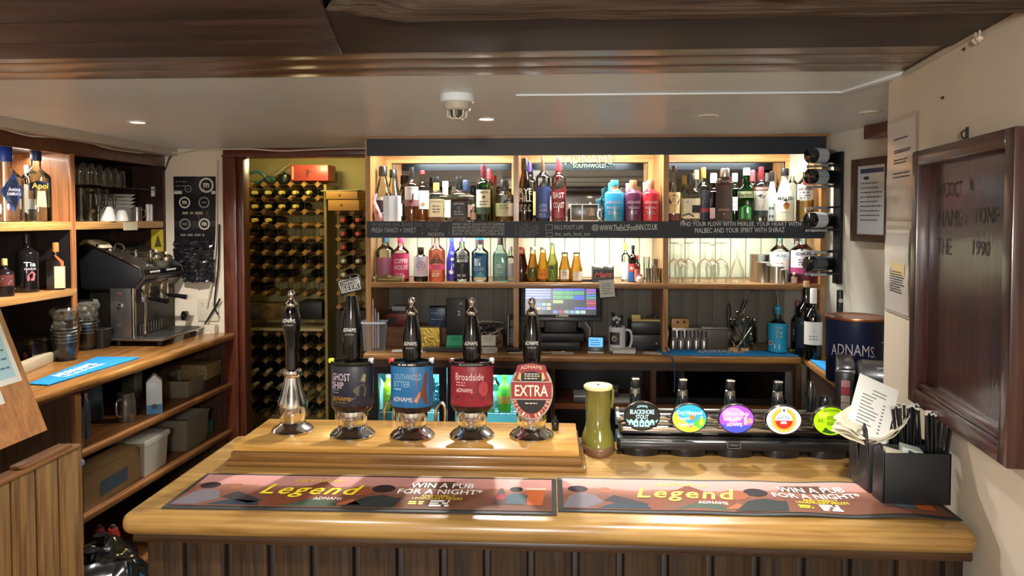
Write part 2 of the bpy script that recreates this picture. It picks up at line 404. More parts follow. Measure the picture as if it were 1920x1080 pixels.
# handpump plinth
pl = thing('pump_plinth', 'stepped oak plinth carrying the five handpumps on the bar', 'plinth', (0, 0, ZB))
x0, x1, y0, y1 = -.90, .083, 1.985, 2.25
link('top', bx(x0, x1, y0, y1, .037, .058), wood('96692E', 'C4964C', 'x', .26, coat=.4, bump=.05), pl, bev=.004)
PLW = wood('5A3C1C', '8A6230', 'x', .3, coat=.3)
link('step', bx(x0-.006, x1+.006, y0-.006, y1, .012, .037), PLW, pl, bev=.005)
link('foot', bx(x0-.018, x1+.018, y0-.018, y1, 0.0005, .014), PLW, pl, bev=.004)
ZP = ZB+.058
def pump_base(t, tall):
    if tall:   # bare chrome baluster
        link('flange', lat([(.060, 0), (.062, .006), (.055, .014), (.042, .020), (.034, .030)], 32), CHROME, t, smooth=True)
        link('column', lat([(.033, .030), (.040, .05), (.0445, .075), (.043, .09), (.034, .115), (.026, .145), (.023, .165)], 28), CHROME, t, smooth=True)
        link('collar', lat([(.022, .165), (.028, .170), (.030, .178), (.028, .186), (.022, .190)], 24), CHROME, t, smooth=True)
    else:
        link('flange', lat([(.064, 0), (.066, .006), (.058, .015), (.046, .021), (.038, .032)], 32), CHROME, t, smooth=True)
        link('column', lat([(.036, .032), (.043, .045), (.046, .062), (.044, .078), (.036, .085), (.030, .10)], 28), CHROME, t, smooth=True)
def handle(t, z0, z1, low=False, finial=True, text=True):
    H = z1-z0
    p = [(.016, 0), (.0165, .12), (.020, .3), (.0265, .55), (.0285, .68), (.0265, .80), (.020, .92), (.014, 1.0)]
    if low: p = [(.019, 0), (.0185, .2), (.019, .45), (.0245, .62), (.0275, .76), (.0265, .84), (.021, .94), (.015, 1.0)]
    h = link('handle', lat([(r, z0+H*f) for r, f in p], 24), BLACKG, t, smooth=True)
    if text:
        zt = z0+H*(.79 if low else .69)
        letter(h, 'ADNAMS', .040, .011, cylmap(.0283, -PI/2, zt), WTEXT, bow=.002)
        letter(h, 'SOUTHWOLD', .026, .0045, cylmap(.0283, -PI/2, zt-.012), mat('A8A6A0', .6))
    if finial:
        link('finial', lat([(.0155, z1), (.0175, z1+.005), (.0165, z1+.011), (.008, z1+.02), (.0065, z1+.026), (.011, z1+.034), (.0115, z1+.04), (.008, z1+.048), (0, z1+.052)], 20), CHROME, t, smooth=True)
def spout(t, dx):
    link('swan_neck', tub(arc([(dx-.018, .225, -.05), (dx-.018, .225, .01), (dx-.010, .225, .034), (dx+.002, .225, .043), (dx+.012, .225, .030), (dx+.014, .225, -.02)], 5), .0055, 8), CHROME, t, smooth=True)
TOPZ = {}
def pumpY(px, py): return aZ(px, py, ZP)
def htop(px, py, Y): return aY(px, py, Y).z-ZP
# 1: no clip
q = pumpY(549, 808); t = thing('handpump', 'tall black handpump with bare chrome baluster and no badge, leftmost', 'beer pump', (q.x, q.y, ZP))
pump_base(t, True); z1 = htop(547, 575, q.y); handle(t, .185, z1, low=True); spout(t, .085)
# round badges: a cut cask shape, printed front, dark rim and chrome edge
def cask(t, R, W, z0, z1, face, rim):
    hw = .36*PI
    k = link('badge', new_cask(R, z0, z1), face, t, smooth=True)
    return k
def new_cask(R, z0, z1):
    return lat([(R*.80, z0-.012), (R*.94, z0-.004), (R, z0+.004), (R, z1-.003), (R*.985, z1)], 40, fl=.62)
CM = lambda R, z: cylmap(R, -PI/2, z, fl=.62)
def clip(t, R, z0, z1, colr, accent, rimtext=None):
    face = mat(colr, .35, var=.08, nscale=30, coat=.3)
    b_ = link('badge', new_cask(R, z0, z1), face, t, smooth=True)
    link('badge_rim', lat([(R*1.0, z1-.002), (R*1.03, z1+.003), (R*1.02, z1+.010), (R*.95, z1+.010), (R*.94, z1+.002)], 40, fl=.62, cap=False), mat('34322E', .25, .7), t, smooth=True)
    link('badge_base', lat([(R*.6, z0-.022), (R*.86, z0-.016), (R*1.0, z0-.002), (R*1.01, z0+.002)], 40, fl=.62), mat('4A3A30', .2, .8), t, smooth=True)
    e = link('lug', cbx(-R*.93, -.01, z1+.004, .016, .012, .014), mat(accent, .3), t, bev=.003)
    e = link('lug', cbx(R*.95, -.01, z1+.004, .016, .012, .016), mat('C8D0D4', .25, .6), t, bev=.003)
    return b_
def ribbon(parent, mp, pts, wd, m, name='print'):
    out = []
    for i, (u, v) in enumerate(pts):
        a = pts[max(i-1, 0)]; c = pts[min(i+1, len(pts)-1)]; dx, dy = c[0]-a[0], c[1]-a[1]; l = math.hypot(dx, dy) or 1
        out.append(((u-dy/l*wd/2, v+dx/l*wd/2), (u+dy/l*wd/2, v-dx/l*wd/2)))
    bm = new()
    for (a, b2), (c, d2) in zip(out, out[1:]):
        bm.faces.new([bm.verts.new(mp(p_[0], p_[1], .0009)) for p_ in (a, c, d2, b2)])
    return link(name, bm, m, parent)
SPEC = [(660, 818, 700, 'ghost'), (772, 822, 702, 'bitter'), (884, 820, 703, 'broad')]
# 2 ghost ship, with the tilted award plaque on top
q = pumpY(661, 816); t = thing('handpump', 'black handpump with a navy Ghost Ship cask badge and award plaque on top', 'beer pump', (q.x, q.y, ZP))
pump_base(t, False); spout(t, .062); R = .063
z0, z1 = htop(660, 758, q.y), htop(660, 682, q.y)
k = clip(t, R, z0, z1, '1C1E2C', 'C8CC28'); mp = CM(R, (z0+z1)/2); h = z1-z0
handle(t, .095, htop(660, 554, q.y), finial=False)
for pl_ in ([(.012, -.012), (.026, -.026), (.05, -.03), (.055, -.005), (.045, .008), (.03, .004), (.02, -.002)], [(.03, .015), (.05, .01), (.056, .035), (.042, .04)], [(.0, -.03), (.02, -.034), (.05, -.042), (.03, -.046), (.005, -.04)]):
    patch(k, mp, mat('4E4A38', .5), pl_, .0007)
patch(k, mp, mat('8A8460', .5), [(.036, .018), (.05, .014), (.053, .034), (.046, .038)], .0009)
letter(k, 'GHOST', .062, .021, mp, mat('C8B8C0', .5), (-.026, .028)); letter(k, 'SHIP', .042, .020, mp, mat('C8B8C0', .5), (-.036, .004))
scrib(k, mp, mat('8088A0', .5), -.056, -.030, (-.010, -.018), .0025)
letter(k, 'ADNAMS', .062, .012, mp, GOLD, (-.026, -.037), bow=.002); letter(k, 'SOUTHWOLD', .036, .004, mp, mat('9A7428', .5), (-.024, -.0465))
pq = t.matrix_basis @ Vector((0, 0, 0)); zc = htop(659, 534, q.y)
s = link('plaque', bx(-.034, .034, -.006, .006, -.022, .022), mat('2A2A28', .3, .3), t, loc=(-.002, -.004, zc), rot=(0, math.radians(-14), 0), bev=.003)
mpp = plane((0, -.0062, 0), (1, 0, 0), (0, 0, 1)); g_ = mat('B4B0A4', .4, .3)
for pl_ in (rect(-.030, .030, .0165, .0185), rect(-.030, .030, -.0185, -.0165), rect(-.030, -.028, -.018, .018), rect(.028, .030, -.018, .018), rect(-.028, .028, .0005, .002)): patch(s, mpp, g_, pl_)
letter(s, 'CHAMPION', .050, .010, mpp, g_, (0, .009)); letter(s, 'BEER', .050, .013, mpp, g_, (0, -.0085))
link('plaque_crown', lat([(.022, 0), (.020, .006), (.012, .011), (0, .013)], 20), BLACKG, t, loc=(.002, -.002, zc+.020), rot=(0, math.radians(-14), 0), smooth=True)
# 3 southwold bitter
q = pumpY(773, 818); t = thing('handpump', 'black handpump with a blue and orange Southwold Bitter cask badge', 'beer pump', (q.x, q.y, ZP))
pump_base(t, False); spout(t, .052)
z0, z1 = htop(772, 760, q.y), htop(772, 682, q.y); k = clip(t, R, z0, z1, '1C6496', 'B83A2C'); mp = CM(R, (z0+z1)/2)
handle(t, .095, htop(772, 590, q.y))
patch(k, mp, mat('9A5230', .5), [(.006, -.054), (.014, -.03), (.020, .0), (.018, .03), (.022, .048), (.084, .048), (.084, -.054)], .0006)
patch(k, mp, mat('6A3420', .5), [(.030, -.02), (.040, .01), (.046, .04), (.058, .045), (.05, .0), (.056, -.05), (.046, -.05)], .0008)
patch(k, mp, mat('C87848', .5), [(.012, -.04), (.03, -.012), (.034, -.018), (.022, -.046)], .0008)
letter(k, 'SOUTHWOLD', .088, .018, mp, mat('88AAB8', .5), (-.008, .030)); letter(k, 'BITTER', .056, .017, mp, mat('88AAB8', .5), (-.026, .009))
scrib(k, mp, mat('9CC0D0', .5), -.054, -.026, (-.006,), .004); letter(k, 'ADNAMS', .064, .013, mp, mat('D8C8C0', .5), (-.024, -.037), bow=.002)
scrib(t, CM(R*1.03, z1+.004), mat('A8A498', .5), -.035, .02, (0,), .005)
# 4 broadside
q = pumpY(885, 817); t = thing('handpump', 'black handpump with a deep red Broadside cask badge', 'beer pump', (q.x, q.y, ZP))
pump_base(t, False)
z0, z1 = htop(884, 758, q.y), htop(884, 682, q.y); k = clip(t, R, z0, z1, '8A1E2A', '6A2424'); mp = CM(R, (z0+z1)/2)
handle(t, .095, htop(883, 590, q.y))
for a_ in (0, 1): patch(k, mp, mat('A83A3E' if a_ else '701822', .5), disc(.040, -.006, .024-.008*a_, .030-.008*a_), .0007+.0003*a_)
patch(k, mp, mat('3A1C22', .5), [(.030, -.05), (.040, -.03), (.075, -.022), (.085, -.05)], .0009); patch(k, mp, mat('5A1520', .5), disc(-.02, -.033, .03, .008), .0007)
letter(k, 'Broadside', .088, .021, mp, mat('E0C8C4', .5), (-.004, .029)); scrib(k, mp, mat('C89090', .5), -.046, -.012, (.012, .004), .004)
letter(k, 'ADNAMS', .052, .012, mp, mat('E0C8C4', .5), (-.020, -.012), bow=.002); letter(t, 'BLACKSMITH', .07, .006, CM(R*1.03, z1+.004), mat('A8A498', .5))
# 5 extra: flat oval shield
q = pumpY(997, 818); t = thing('handpump', 'black handpump with a red and black oval Extra shield badge, rightmost', 'beer pump', (q.x, q.y, ZP))
pump_base(t, False); link('sleeve', lat([(.037, .03), (.037, .10), (.030, .105)], 28), CHROME, t, smooth=True)
zc = htop(997, 728, q.y); handle(t, .10, htop(995, 590, q.y))
def shield(rx, ry):
    o = []
    for i in range(48):
        a = 2*PI*i/48; x, y = rx*math.cos(a), ry*math.sin(a)
        if y > ry*.80: y = ry*(.80+.12*max(0, 1-(x/(rx*.62))**2)); 
        o.append((x, y))
    return o
mps = plane((0, -.048, zc+.002), (1, 0, 0), (0, 0, 1))
bm = new(); prism(bm, shield(.0625, .083), .010, lambda u, v, w_: Vector((u, -.048+w_, zc+.002+v)))
k = link('shield', bm, mat('B8B4AA', .3, .4), t, bev=.003)
patch(k, mps, mat('8E2A2A', .35, coat=.3), shield(.0575, .078), .0006); patch(k, mps, mat('1E1A1A', .35), shield(.046, .064), .0009)
patch(k, mps, mat('B8B4AA', .4), rect(-.059, .059, -.0235, .0295), .0012); patch(k, mps, mat('8E2A2A', .35, coat=.3), rect(-.0585, .0585, -.0215, .0275), .0015)
patch(k, mps, mat('8E2A2A', .35), [(-.046, .052), (-.03, .060), (0, .063), (.03, .060), (.046, .052), (.040, .076), (0, .083), (-.040, .076)], .0013)
letter(k, 'ADNAMS', .062, .010, mps, mat('D8C8A8', .5), (0, .068), bow=.004, lift=.002)
letter(k, 'EXTRA', .095, .032, mps, mat('E8DCC0', .5), (0, .003), bold=.01, lift=.002); scrib(k, mps, mat('C8C0A8', .5), -.02, .024, (.051, .045, .038), .003, lift=.0016)
for s_ in (-1, 1):
    for j in range(5): ribbon(k, lambda u, v, w_: mps(u, v, .002), [(s_*.030, .032+j*.004), (s_*(.040-j*.0015), .040+j*.004)], .003, mat('C8B070', .5))
scrib(k, mps, mat('C8C0A8', .5), -.018, .022, (-.034,), .003, lift=.0016)
for i, ch in enumerate('SPECIAL BITTER'):
    if ch != ' ':
        a = math.radians(-90+(i-6.5)*10.2); letter(k, ch, .0065, .010, mps, mat('D8C8A8', .5), (.0525*math.cos(a), .071*math.sin(a)), rot=a+PI/2, lift=.002)
# small black bottle on the plinth end
q = aZ(1041, 806, ZP); t = thing('small_bottle', 'tiny black bottle on the right end of the pump plinth', 'bottle', (q.x, q.y, ZP))
link('body', lat([(.011, 0), (.0115, .002), (.0115, .022), (.009, .028), (.005, .030)], 16), BLACKG, t, smooth=True)
link('cap', lat([(.006, .029), (.0065, .033), (.006, .040), (.003, .043)], 14), BLACKG, t, smooth=True)

# green wellington boot money box
q = aZ(1121, 842, ZB); t = thing('boot_money_box', 'glossy olive ceramic wellington boot money box beside the pump plinth', 'money box', (q.x, q.y, ZB))
GB = mat('6A6628', .14, var=.3, nscale=7, coat=.6)
bm = new(); prof = [(.0, 0.022), (.047, .022), (.049, .034), (.046, .052), (.040, .075), (.037, .1), (.037, .14), (.038, .18), (.040, .205), (.041, .210)]
prof = [(r, z*.9) for r, z in prof]
lathe(bm, prof, 28)
for v in bm.verts:
    f = max(0, 1-v.co.z/.095)
    if v.co.y < 0: v.co.y *= 1+.75*f       # toe runs forward
    v.co.x *= 1+.03*math.sin(v.co.z*60)
link('boot', bm, GB, t, smooth=True)
bm = new(); lathe(bm, [(.049, 0), (.051, .004), (.051, .020), (.049, .024)], 28)
for v in bm.verts:
    if v.co.y < 0: v.co.y *= 1.7
link('sole', bm, mat('6A4A30', .4), t, smooth=True)
link('rim', lat([(.041, .206), (.044, .209), (.044, .215), (.041, .218), (.034, .217)], 28), mat('D2C890', .25, coat=.3), t, loc=(0, 0, -.021), smooth=True)
link('lid', lat([(.036, .212), (.034, .217), (0, .219)], 24), mat('DCD6B4', .3), t, loc=(0, 0, -.021), smooth=True)
link('slot', bx(-.004, .004, -.009, .009, .2175, .2195), mat('201C14', .6), t, loc=(0, 0, -.021))
link('strap', tub([(.040, -.004, .13), (.044, -.008, .15), (.044, -.004, .18), (.040, -.002, .19)], .004, 6), GB, t, smooth=True)

# bar runners
def runner(label, x0, x1, y0, y1, wavy, dy):
    t = thing('bar_runner', label, 'bar mat', ((x0+x1)/2, (y0+y1)/2, ZB+.0005)); W, D = x1-x0, y1-y0
    def hz(u, v): return .003+(wavy*(.5+.5*math.sin(u*26+v*9))*max(0, (u/W+.5))**1.5*(1 if v < 0 else .7))
    def mp(u, v, w_=0): return Vector((u, v+dy*(u/W), hz(u, v)+w_))
    bm = new(); n = 60; rows = []
    for i in range(n+1):
        u = -W/2+W*i/n
        rows.append([bm.verts.new(c) for c in (mp(u, -D/2, -.003 if not wavy else -.002), mp(u, -D/2), mp(u, -D/4), mp(u, 0), mp(u, D/4), mp(u, D/2), mp(u, D/2, -.003))])
    for a, c in zip(rows, rows[1:]):
        for k in range(6): bm.faces.new((a[k], a[k+1], c[k+1], c[k]))
    link('rubber_base', bm, mat('262626', .7), t)
    a = link('printed_face', new(), mat('C49484', .6), t); a.data = gridmesh(mp, -W/2+.012, W/2-.012, -D/2+.014, D/2-.012, 60, 4, .0012); a.data.materials.append(runmat())
    P_ = lambda c, pl, l=.0016: patch_s(a, mp, mat(dk(c), .7, spec=.2), pl, l)
    X = lambda f: -W/2+W*f; V = lambda f: -D/2+D*f
    # people silhouettes seated along the shore (plain shapes)
    P_('2C2028', disc(X(.055), V(.62), .026, .022)); P_('7A7078', [(X(.012), V(.09)), (X(.075), V(.09)), (X(.12), V(.25)), (X(.10), V(.45)), (X(.06), V(.52)), (X(.03), V(.40))])
    P_('B07050', disc(X(.13), V(.60), .016, .018)); P_('3A3438', [(X(.12), V(.30)), (X(.21), V(.14)), (X(.24), V(.22)), (X(.15), V(.46))])
    P_('2E3C4C', [(X(.10), V(.09)), (X(.24), V(.09)), (X(.23), V(.2)), (X(.15), V(.24))])
    P_('8A4A30', [(X(.20), V(.1)), (X(.42), V(.1)), (X(.46), V(.35)), (X(.40), V(.62)), (X(.36), V(.80)), (X(.33), V(.66)), (X(.26), V(.46))], .0014)
    P_('4A5C48', [(X(.30), V(.09)), (X(.44), V(.09)), (X(.43), V(.25)), (X(.36), V(.28))])
    P_('C86A40', [(X(.43), V(.14)), (X(.47), V(.3)), (X(.50), V(.14))]); P_('A85C34', disc(X(.475), V(.52), .034, .03))
    P_('2A2022', disc(X(.535), V(.60), .030, .026)); P_('2E3432', [(X(.45), V(.08)), (X(.50), V(.36)), (X(.545), V(.42)), (X(.585), V(.34)), (X(.60), V(.36)), (X(.585), V(.08))])
    P_('66402E', [(X(.60), V(.66)), (X(.62), V(.82)), (X(.72), V(.84)), (X(.76), V(.66)), (X(.70), V(.6))], .0014)
    yl = mat('F0D81A', .5)
    letter(a, 'Legend', .255*W/.95, .085, mp, yl, (X(.345), V(.49)), bold=.012, shear=.3, sp=1.15, lift=.0024)
    letter(a, 'THE STUFF OF', .13, .020, mp, yl, (X(.345), V(.77)), bow=.006, shear=.2, lift=.0024)
    letter(a, 'ADNAMS', .072, .017, mp, WTEXT, (X(.405), V(.28)), bow=.003, lift=.0024)
    letter(a, 'WIN A PUB', .165, .034, mp, WTEXT, (X(.69), V(.71)), bold=.012, lift=.0024); letter(a, 'FOR A NIGHT*', .215, .034, mp, WTEXT, (X(.69), V(.53)), bold=.012, lift=.0024)
    letter(a, 'AND WEEKLY', .085, .013, mp, yl, (X(.69), V(.405)), lift=.0024); letter(a, 'LEGENDARY PRIZES', .125, .013, mp, yl, (X(.69), V(.34)), lift=.0024)
    scrib(a, mp, yl, X(.62), X(.66), (V(.24), V(.19)), .008, .0024); scrib(a, mp, WTEXT, X(.675), X(.735), (V(.27), V(.21), V(.15)), .011, .0024)
    P_('5A4038', [(X(.835), V(.22)), (X(.87), V(.22)), (X(.866), V(.5)), (X(.857), V(.66)), (X(.848), V(.66)), (X(.842), V(.5))]); P_('B02C34', rect(X(.843), X(.866), V(.34), V(.48)), .002)
    P_('1E1C22', disc(X(.893), V(.64), .017, .017)); P_('4A6068', [(X(.872), V(.22)), (X(.918), V(.22)), (X(.924), V(.46)), (X(.894), V(.54)), (X(.866), V(.44))], .002)
    P_('C8602A', [(X(.925), V(.2)), (X(.962), V(.2)), (X(.972), V(.66)), (X(.918), V(.66))], .002); P_('E8D8C0', rect(X(.918), X(.972), V(.62), V(.68)), .0024)
    return t
def gridmesh(mp, u0, u1, v0, v1, nu, nv, lift):
    me = bpy.data.meshes.new('grid')
    vs = [mp(u0+(u1-u0)*i/nu, v0+(v1-v0)*j/nv, lift) for j in range(nv+1) for i in range(nu+1)]
    fs = [(j*(nu+1)+i, j*(nu+1)+i+1, (j+1)*(nu+1)+i+1, (j+1)*(nu+1)+i) for j in range(nv) for i in range(nu)]
    me.from_pydata(vs, [], fs); return me
def patch_s(parent, mp, m, poly, lift):
    """a flat printed shape following a wavy surface"""
    bm = new(); cx = sum(p[0] for p in poly)/len(poly); cy = sum(p[1] for p in poly)/len(poly); c = bm.verts.new(mp(cx, cy, lift))
    vs_ = [bm.verts.new(mp(u, v, lift)) for u, v in poly]
    for i in range(len(vs_)): bm.faces.new((c, vs_[i], vs_[(i+1) % len(vs_)]))
    return link('print', bm, m, parent)
def dk(c): return ''.join('%02X' % int(int(c[i:i+2], 16)*.8) for i in (0, 2, 4))
def runmat():
    """sunset print: pink sky above, brown ground below, along the mat's own depth"""
    if 'run' in _M: return _M['run']
    m, N, L, b_ = nm('runner_print'); t_ = N.new('ShaderNodeTexCoord'); sx = N.new('ShaderNodeSeparateXYZ'); L.new(t_.outputs['Object'], sx.inputs[0])
    nz = N.new('ShaderNodeTexNoise'); nz.inputs['Scale'].default_value = 9; L.new(t_.outputs['Object'], nz.inputs['Vector'])
    ma = N.new('ShaderNodeMath'); ma.operation = 'MULTIPLY_ADD'; ma.inputs[1].default_value = .05; L.new(nz.outputs['Fac'], ma.inputs[0]); L.new(sx.outputs['Y'], ma.inputs[2])
    mr = N.new('ShaderNodeMapRange'); mr.inputs[1].default_value = -.12; mr.inputs[2].default_value = .16; L.new(ma.outputs[0], mr.inputs[0])
    r = N.new('ShaderNodeValToRGB'); e = r.color_ramp.elements; e[0].position = 0; e[0].color = lin('6A4632'); e[1].position = 1; e[1].color = lin('C4928A')
    for p_, c in ((.45, '663C2C'), (.62, '8A5C4A'), (.66, 'B88078')): x = e.new(p_); x.color = lin(c)
    b_.inputs['Specular IOR Level'].default_value = .2
    L.new(mr.outputs[0], r.inputs[0]); L.new(r.outputs[0], b_.inputs['Base Color']); b_.inputs['Roughness'].default_value = .7
    _M['run'] = m; return m
runner('flat printed bar runner with yellow Legend lettering, left of the two', -.935, .018, 1.672, 1.905, 0, .008)
runner('rippled printed bar runner running under the black napkin caddy', .022, .955, 1.695, 1.92, .008, -.005)
# ------------------------------------------------------------------ back bar shelving
ZS2, ZS1, ZT = 1.785, 1.455, 1.08      # upper shelf, lower shelf, worktop
SF, SBK = 3.85, 4.27
SX0, SX1 = -.995, 1.445
sh = thing('back_bar_shelving', 'wide lit wooden back bar shelving with black chalkboard fascia', 'shelving', (0, 0, 0))
SHW = wood('8A5E34', 'B98850', 'z', .4, coat=.2); SHX = wood('7A5230', 'A87848', 'x', .4, coat=.2)
link('side_panel', bx(SX0, SX0+.028, SF, SBK+.02, ZT, 2.235), SHW, sh)
link('side_panel', bx(SX1-.028, SX1, SF, SBK+.02, ZT, 2.235), SHW, sh)
DV = [-.18, .615]
for x in DV:
    for z0, z1 in ((ZS2, 2.235), (ZS1, ZS2-.02), (ZT, ZS1-.028)): link('divider', bx(x-.014, x+.014, SF+.004, SBK, z0, z1), SHW, sh)
link('shelf', bx(SX0+.028, SX1-.028, SF+.002, SBK, ZS2-.02, ZS2), SHX, sh)
link('shelf', bx(SX0+.028, SX1-.028, SF-.004, SBK, ZS1-.028, ZS1), SHX, sh, bev=.003)
fa = link('chalkboard', bx(SX0+.01, SX1-.012, SF-.014, SF+.002, ZS2-.088, ZS2+.001), CHALK, sh)
link('canopy_fascia', bx(SX0+.012, SX1-.01, SF-.012, SF+.004, 2.137, 2.228), mat('1B242E', .5), sh)
link('top_trim', bx(SX0-.005, SX1+.005, SF-.016, SF+.01, 2.228, 2.239), SHX, sh)
cells = [SX0+.028]+DV+[SX1-.028]
for i in range(3):
    a, c = cells[i]+(.014 if i else 0), cells[i+1]-(.014 if i < 2 else 0)
    bm = new(); prism(bm, [(SBK-.016, ZS2), (SBK, ZS2), (SBK, 2.235), (SBK-.0029, 2.235)], c-a, lambda u, v, w: Vector((a+w, u, v))); link('mirror', bm, mat('B4B4B0', .03, 1), sh)
    link('mirror_frame', bx(a, c, SBK-.036, SBK-.017, 2.128, 2.235), PINEX, sh)
    link('mirror_frame', bx(a, a+.03, SBK-.036, SBK-.017, ZS2, 2.128), PINE, sh)
    link('mirror_frame', bx(c-(.06 if i == 2 else .03), c, SBK-.036, SBK-.017, ZS2, 2.128), PINE, sh)
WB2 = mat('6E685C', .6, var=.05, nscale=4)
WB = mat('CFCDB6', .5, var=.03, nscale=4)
x = SX0+.03
while x < SX1-.04:
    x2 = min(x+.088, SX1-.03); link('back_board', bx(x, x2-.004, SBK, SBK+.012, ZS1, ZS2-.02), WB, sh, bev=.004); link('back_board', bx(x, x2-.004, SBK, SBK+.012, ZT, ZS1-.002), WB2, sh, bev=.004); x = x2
link('back_sheet', bx(SX0+.028, SX1-.028, SBK+.012, SBK+.02, ZT, 2.235), mat('B8B4A0', .6), sh)
LED = mat('F4FFF4', .4, emit=5)
for i in range(3):
    a, c = cells[i]+.11, cells[i+1]-.11; mid = (a+c)/2
    o = link('led_strip', bx(a, c, SF+.03, SF+.042, ZS2-.025, ZS2-.0205), LED, sh)
    lamp('shelf_led', 'AREA', (mid, SF+.06, ZS2-.027), (3.2, 4.5, 3.3)[i], (.92, 1, .92), (math.radians(20), 0, 0), shape='RECTANGLE', size=c-a, size_y=.02)
    o = link('led_strip', bx(a, c, SF+.012, SF+.022, 2.212, 2.218), LED, sh)
    lamp('canopy_led', 'AREA', (mid, SF+.035, 2.208), (8.5, 8.5, 6.5)[i], (1, .97, .88), (math.radians(12), 0, 0), shape='RECTANGLE', size=c-a, size_y=.02)
# chalk writing
mpf = plane((0, SF-.0145, 0), (1, 0, 0), (0, 0, 1)); CH = mat('B4B8B4', .8); CHD = mat('6E7478', .8); CHB = mat('E2E4DE', .8)
def chalk(s, x0, x1, y0, y1, m, **k):
    a, c = aY(x0, y1, SF-.0145), aY(x1, y0, SF-.0145)
    letter(fa, s, c.x-a.x, c.z-a.z, mpf, m, ((a.x+c.x)/2, (a.z+c.z)/2), **k)
chalk('FIND YOUR FLOW WITH MERLEE, YOUR HEART WITH', 1276, 1502, 416, 425, CHB, rot=.0)
chalk('MALBEC AND YOUR SPIRIT WITH SHIRAZ', 1303, 1471, 427, 436, CHB, rot=.01)
chalk('WWW.TheEeLSFootINN.CO.UK', 1124, 1233, 421, 432, CHB, rot=.02)
chalk('EELS FOOT LIFE', 1040, 1094, 422, 430, CH); chalk('the_eels_foot_inn', 1040, 1106, 435, 443, CH)
chalk('FOLLOW', 974, 992, 421, 431, CHD, rot=.5); chalk('US ON SOCIAL', 972, 1012, 427, 437, CHD, rot=.4); chalk('MEDIA', 985, 1010, 434, 443, CHD, rot=.4)
chalk('WARMER RHUBARB SIN', 697, 790, 417, 425, CHD); chalk('FRESH TANGY + SWEET', 697, 780, 427, 436, CH)
chalk('GIN OF', 799, 826, 418, 426, CHD); chalk('THE', 806, 822, 428, 434, CHD); chalk('MONTH', 803, 832, 436, 443, CH)
for i, s_ in enumerate(('SWEET FRUIT FLAVOUR OF SUMMER', 'RHUBARB DISTILLED WITH NATURAL', 'BOTANICALS RASPBERRY BALANCED', 'BLEND OF FRUITS CUSTARD AND')):
    chalk(s_, 848, 946, 418+i*6, 423+i*6, CH)
for (x0, x1, y0, y1) in ((1023, 1036, 421, 432), (1024, 1036, 436, 444)):
    a, c = aY(x0, y1, SF-.0145), aY(x1, y0, SF-.0145)
    for r_ in (rect(a.x, c.x, a.z, a.z+.002), rect(a.x, c.x, c.z-.002, c.z), rect(a.x, a.x+.002, a.z, c.z), rect(c.x-.002, c.x, a.z, c.z)): patch(fa, mpf, CH, r_)
g0 = aY(1116, 427, SF-.0145)
for rx in (.0165, .006, .0001): ribbon(fa, mpf, [(g0.x+rx*math.cos(PI/10*k), g0.z+.0165*math.sin(PI/10*k)) for k in range(21)], .0022, CHB)
for dz in (-.007, .001, .009): ribbon(fa, mpf, [(g0.x-.015, g0.z+dz), (g0.x+.015, g0.z+dz)], .002, CHB)
for xx in (792, 842, 967): a = aY(xx, 443, SF-.0145); ribbon(fa, mpf, [(a.x, a.z+.06), (a.x, a.z+.012), (a.x-.006, a.z+.02), (a.x, a.z+.008), (a.x+.006, a.z+.02)], .0018, CHD)
# hanging white lettered sign
a, c = aY(1058, 316, 4.228), aY(1152, 288, 4.228)
t = thing('mirror_sign', 'clear mirror sign with white ADNAMS SOUTHWOLD letters above the middle mirror', 'sign', ((a.x+c.x)/2, 4.228, a.z)); W, H = c.x-a.x, c.z-a.z
link('panel', bx(-W/2-.006, W/2+.006, 0, .003, -.006, H+.0), glass('F6FAF8', .3), t)
mp = plane((0, -.001, 0), (1, 0, 0), (0, 0, 1)); SW = mat('86A092', .6)
letter(t, 'ADNAMS.', W, H*.62, mp, SW, (0, H*.52), bow=.014); letter(t, 'SOUTHWOLD', W*.66, H*.26, mp, SW, (0, H*.17), bold=.02)
for x in (-W*.4, W*.4): link('fixing', tub([(x, -.003, H*.9), (x, .005, H*.9)], .003, 8), CHROME, t)

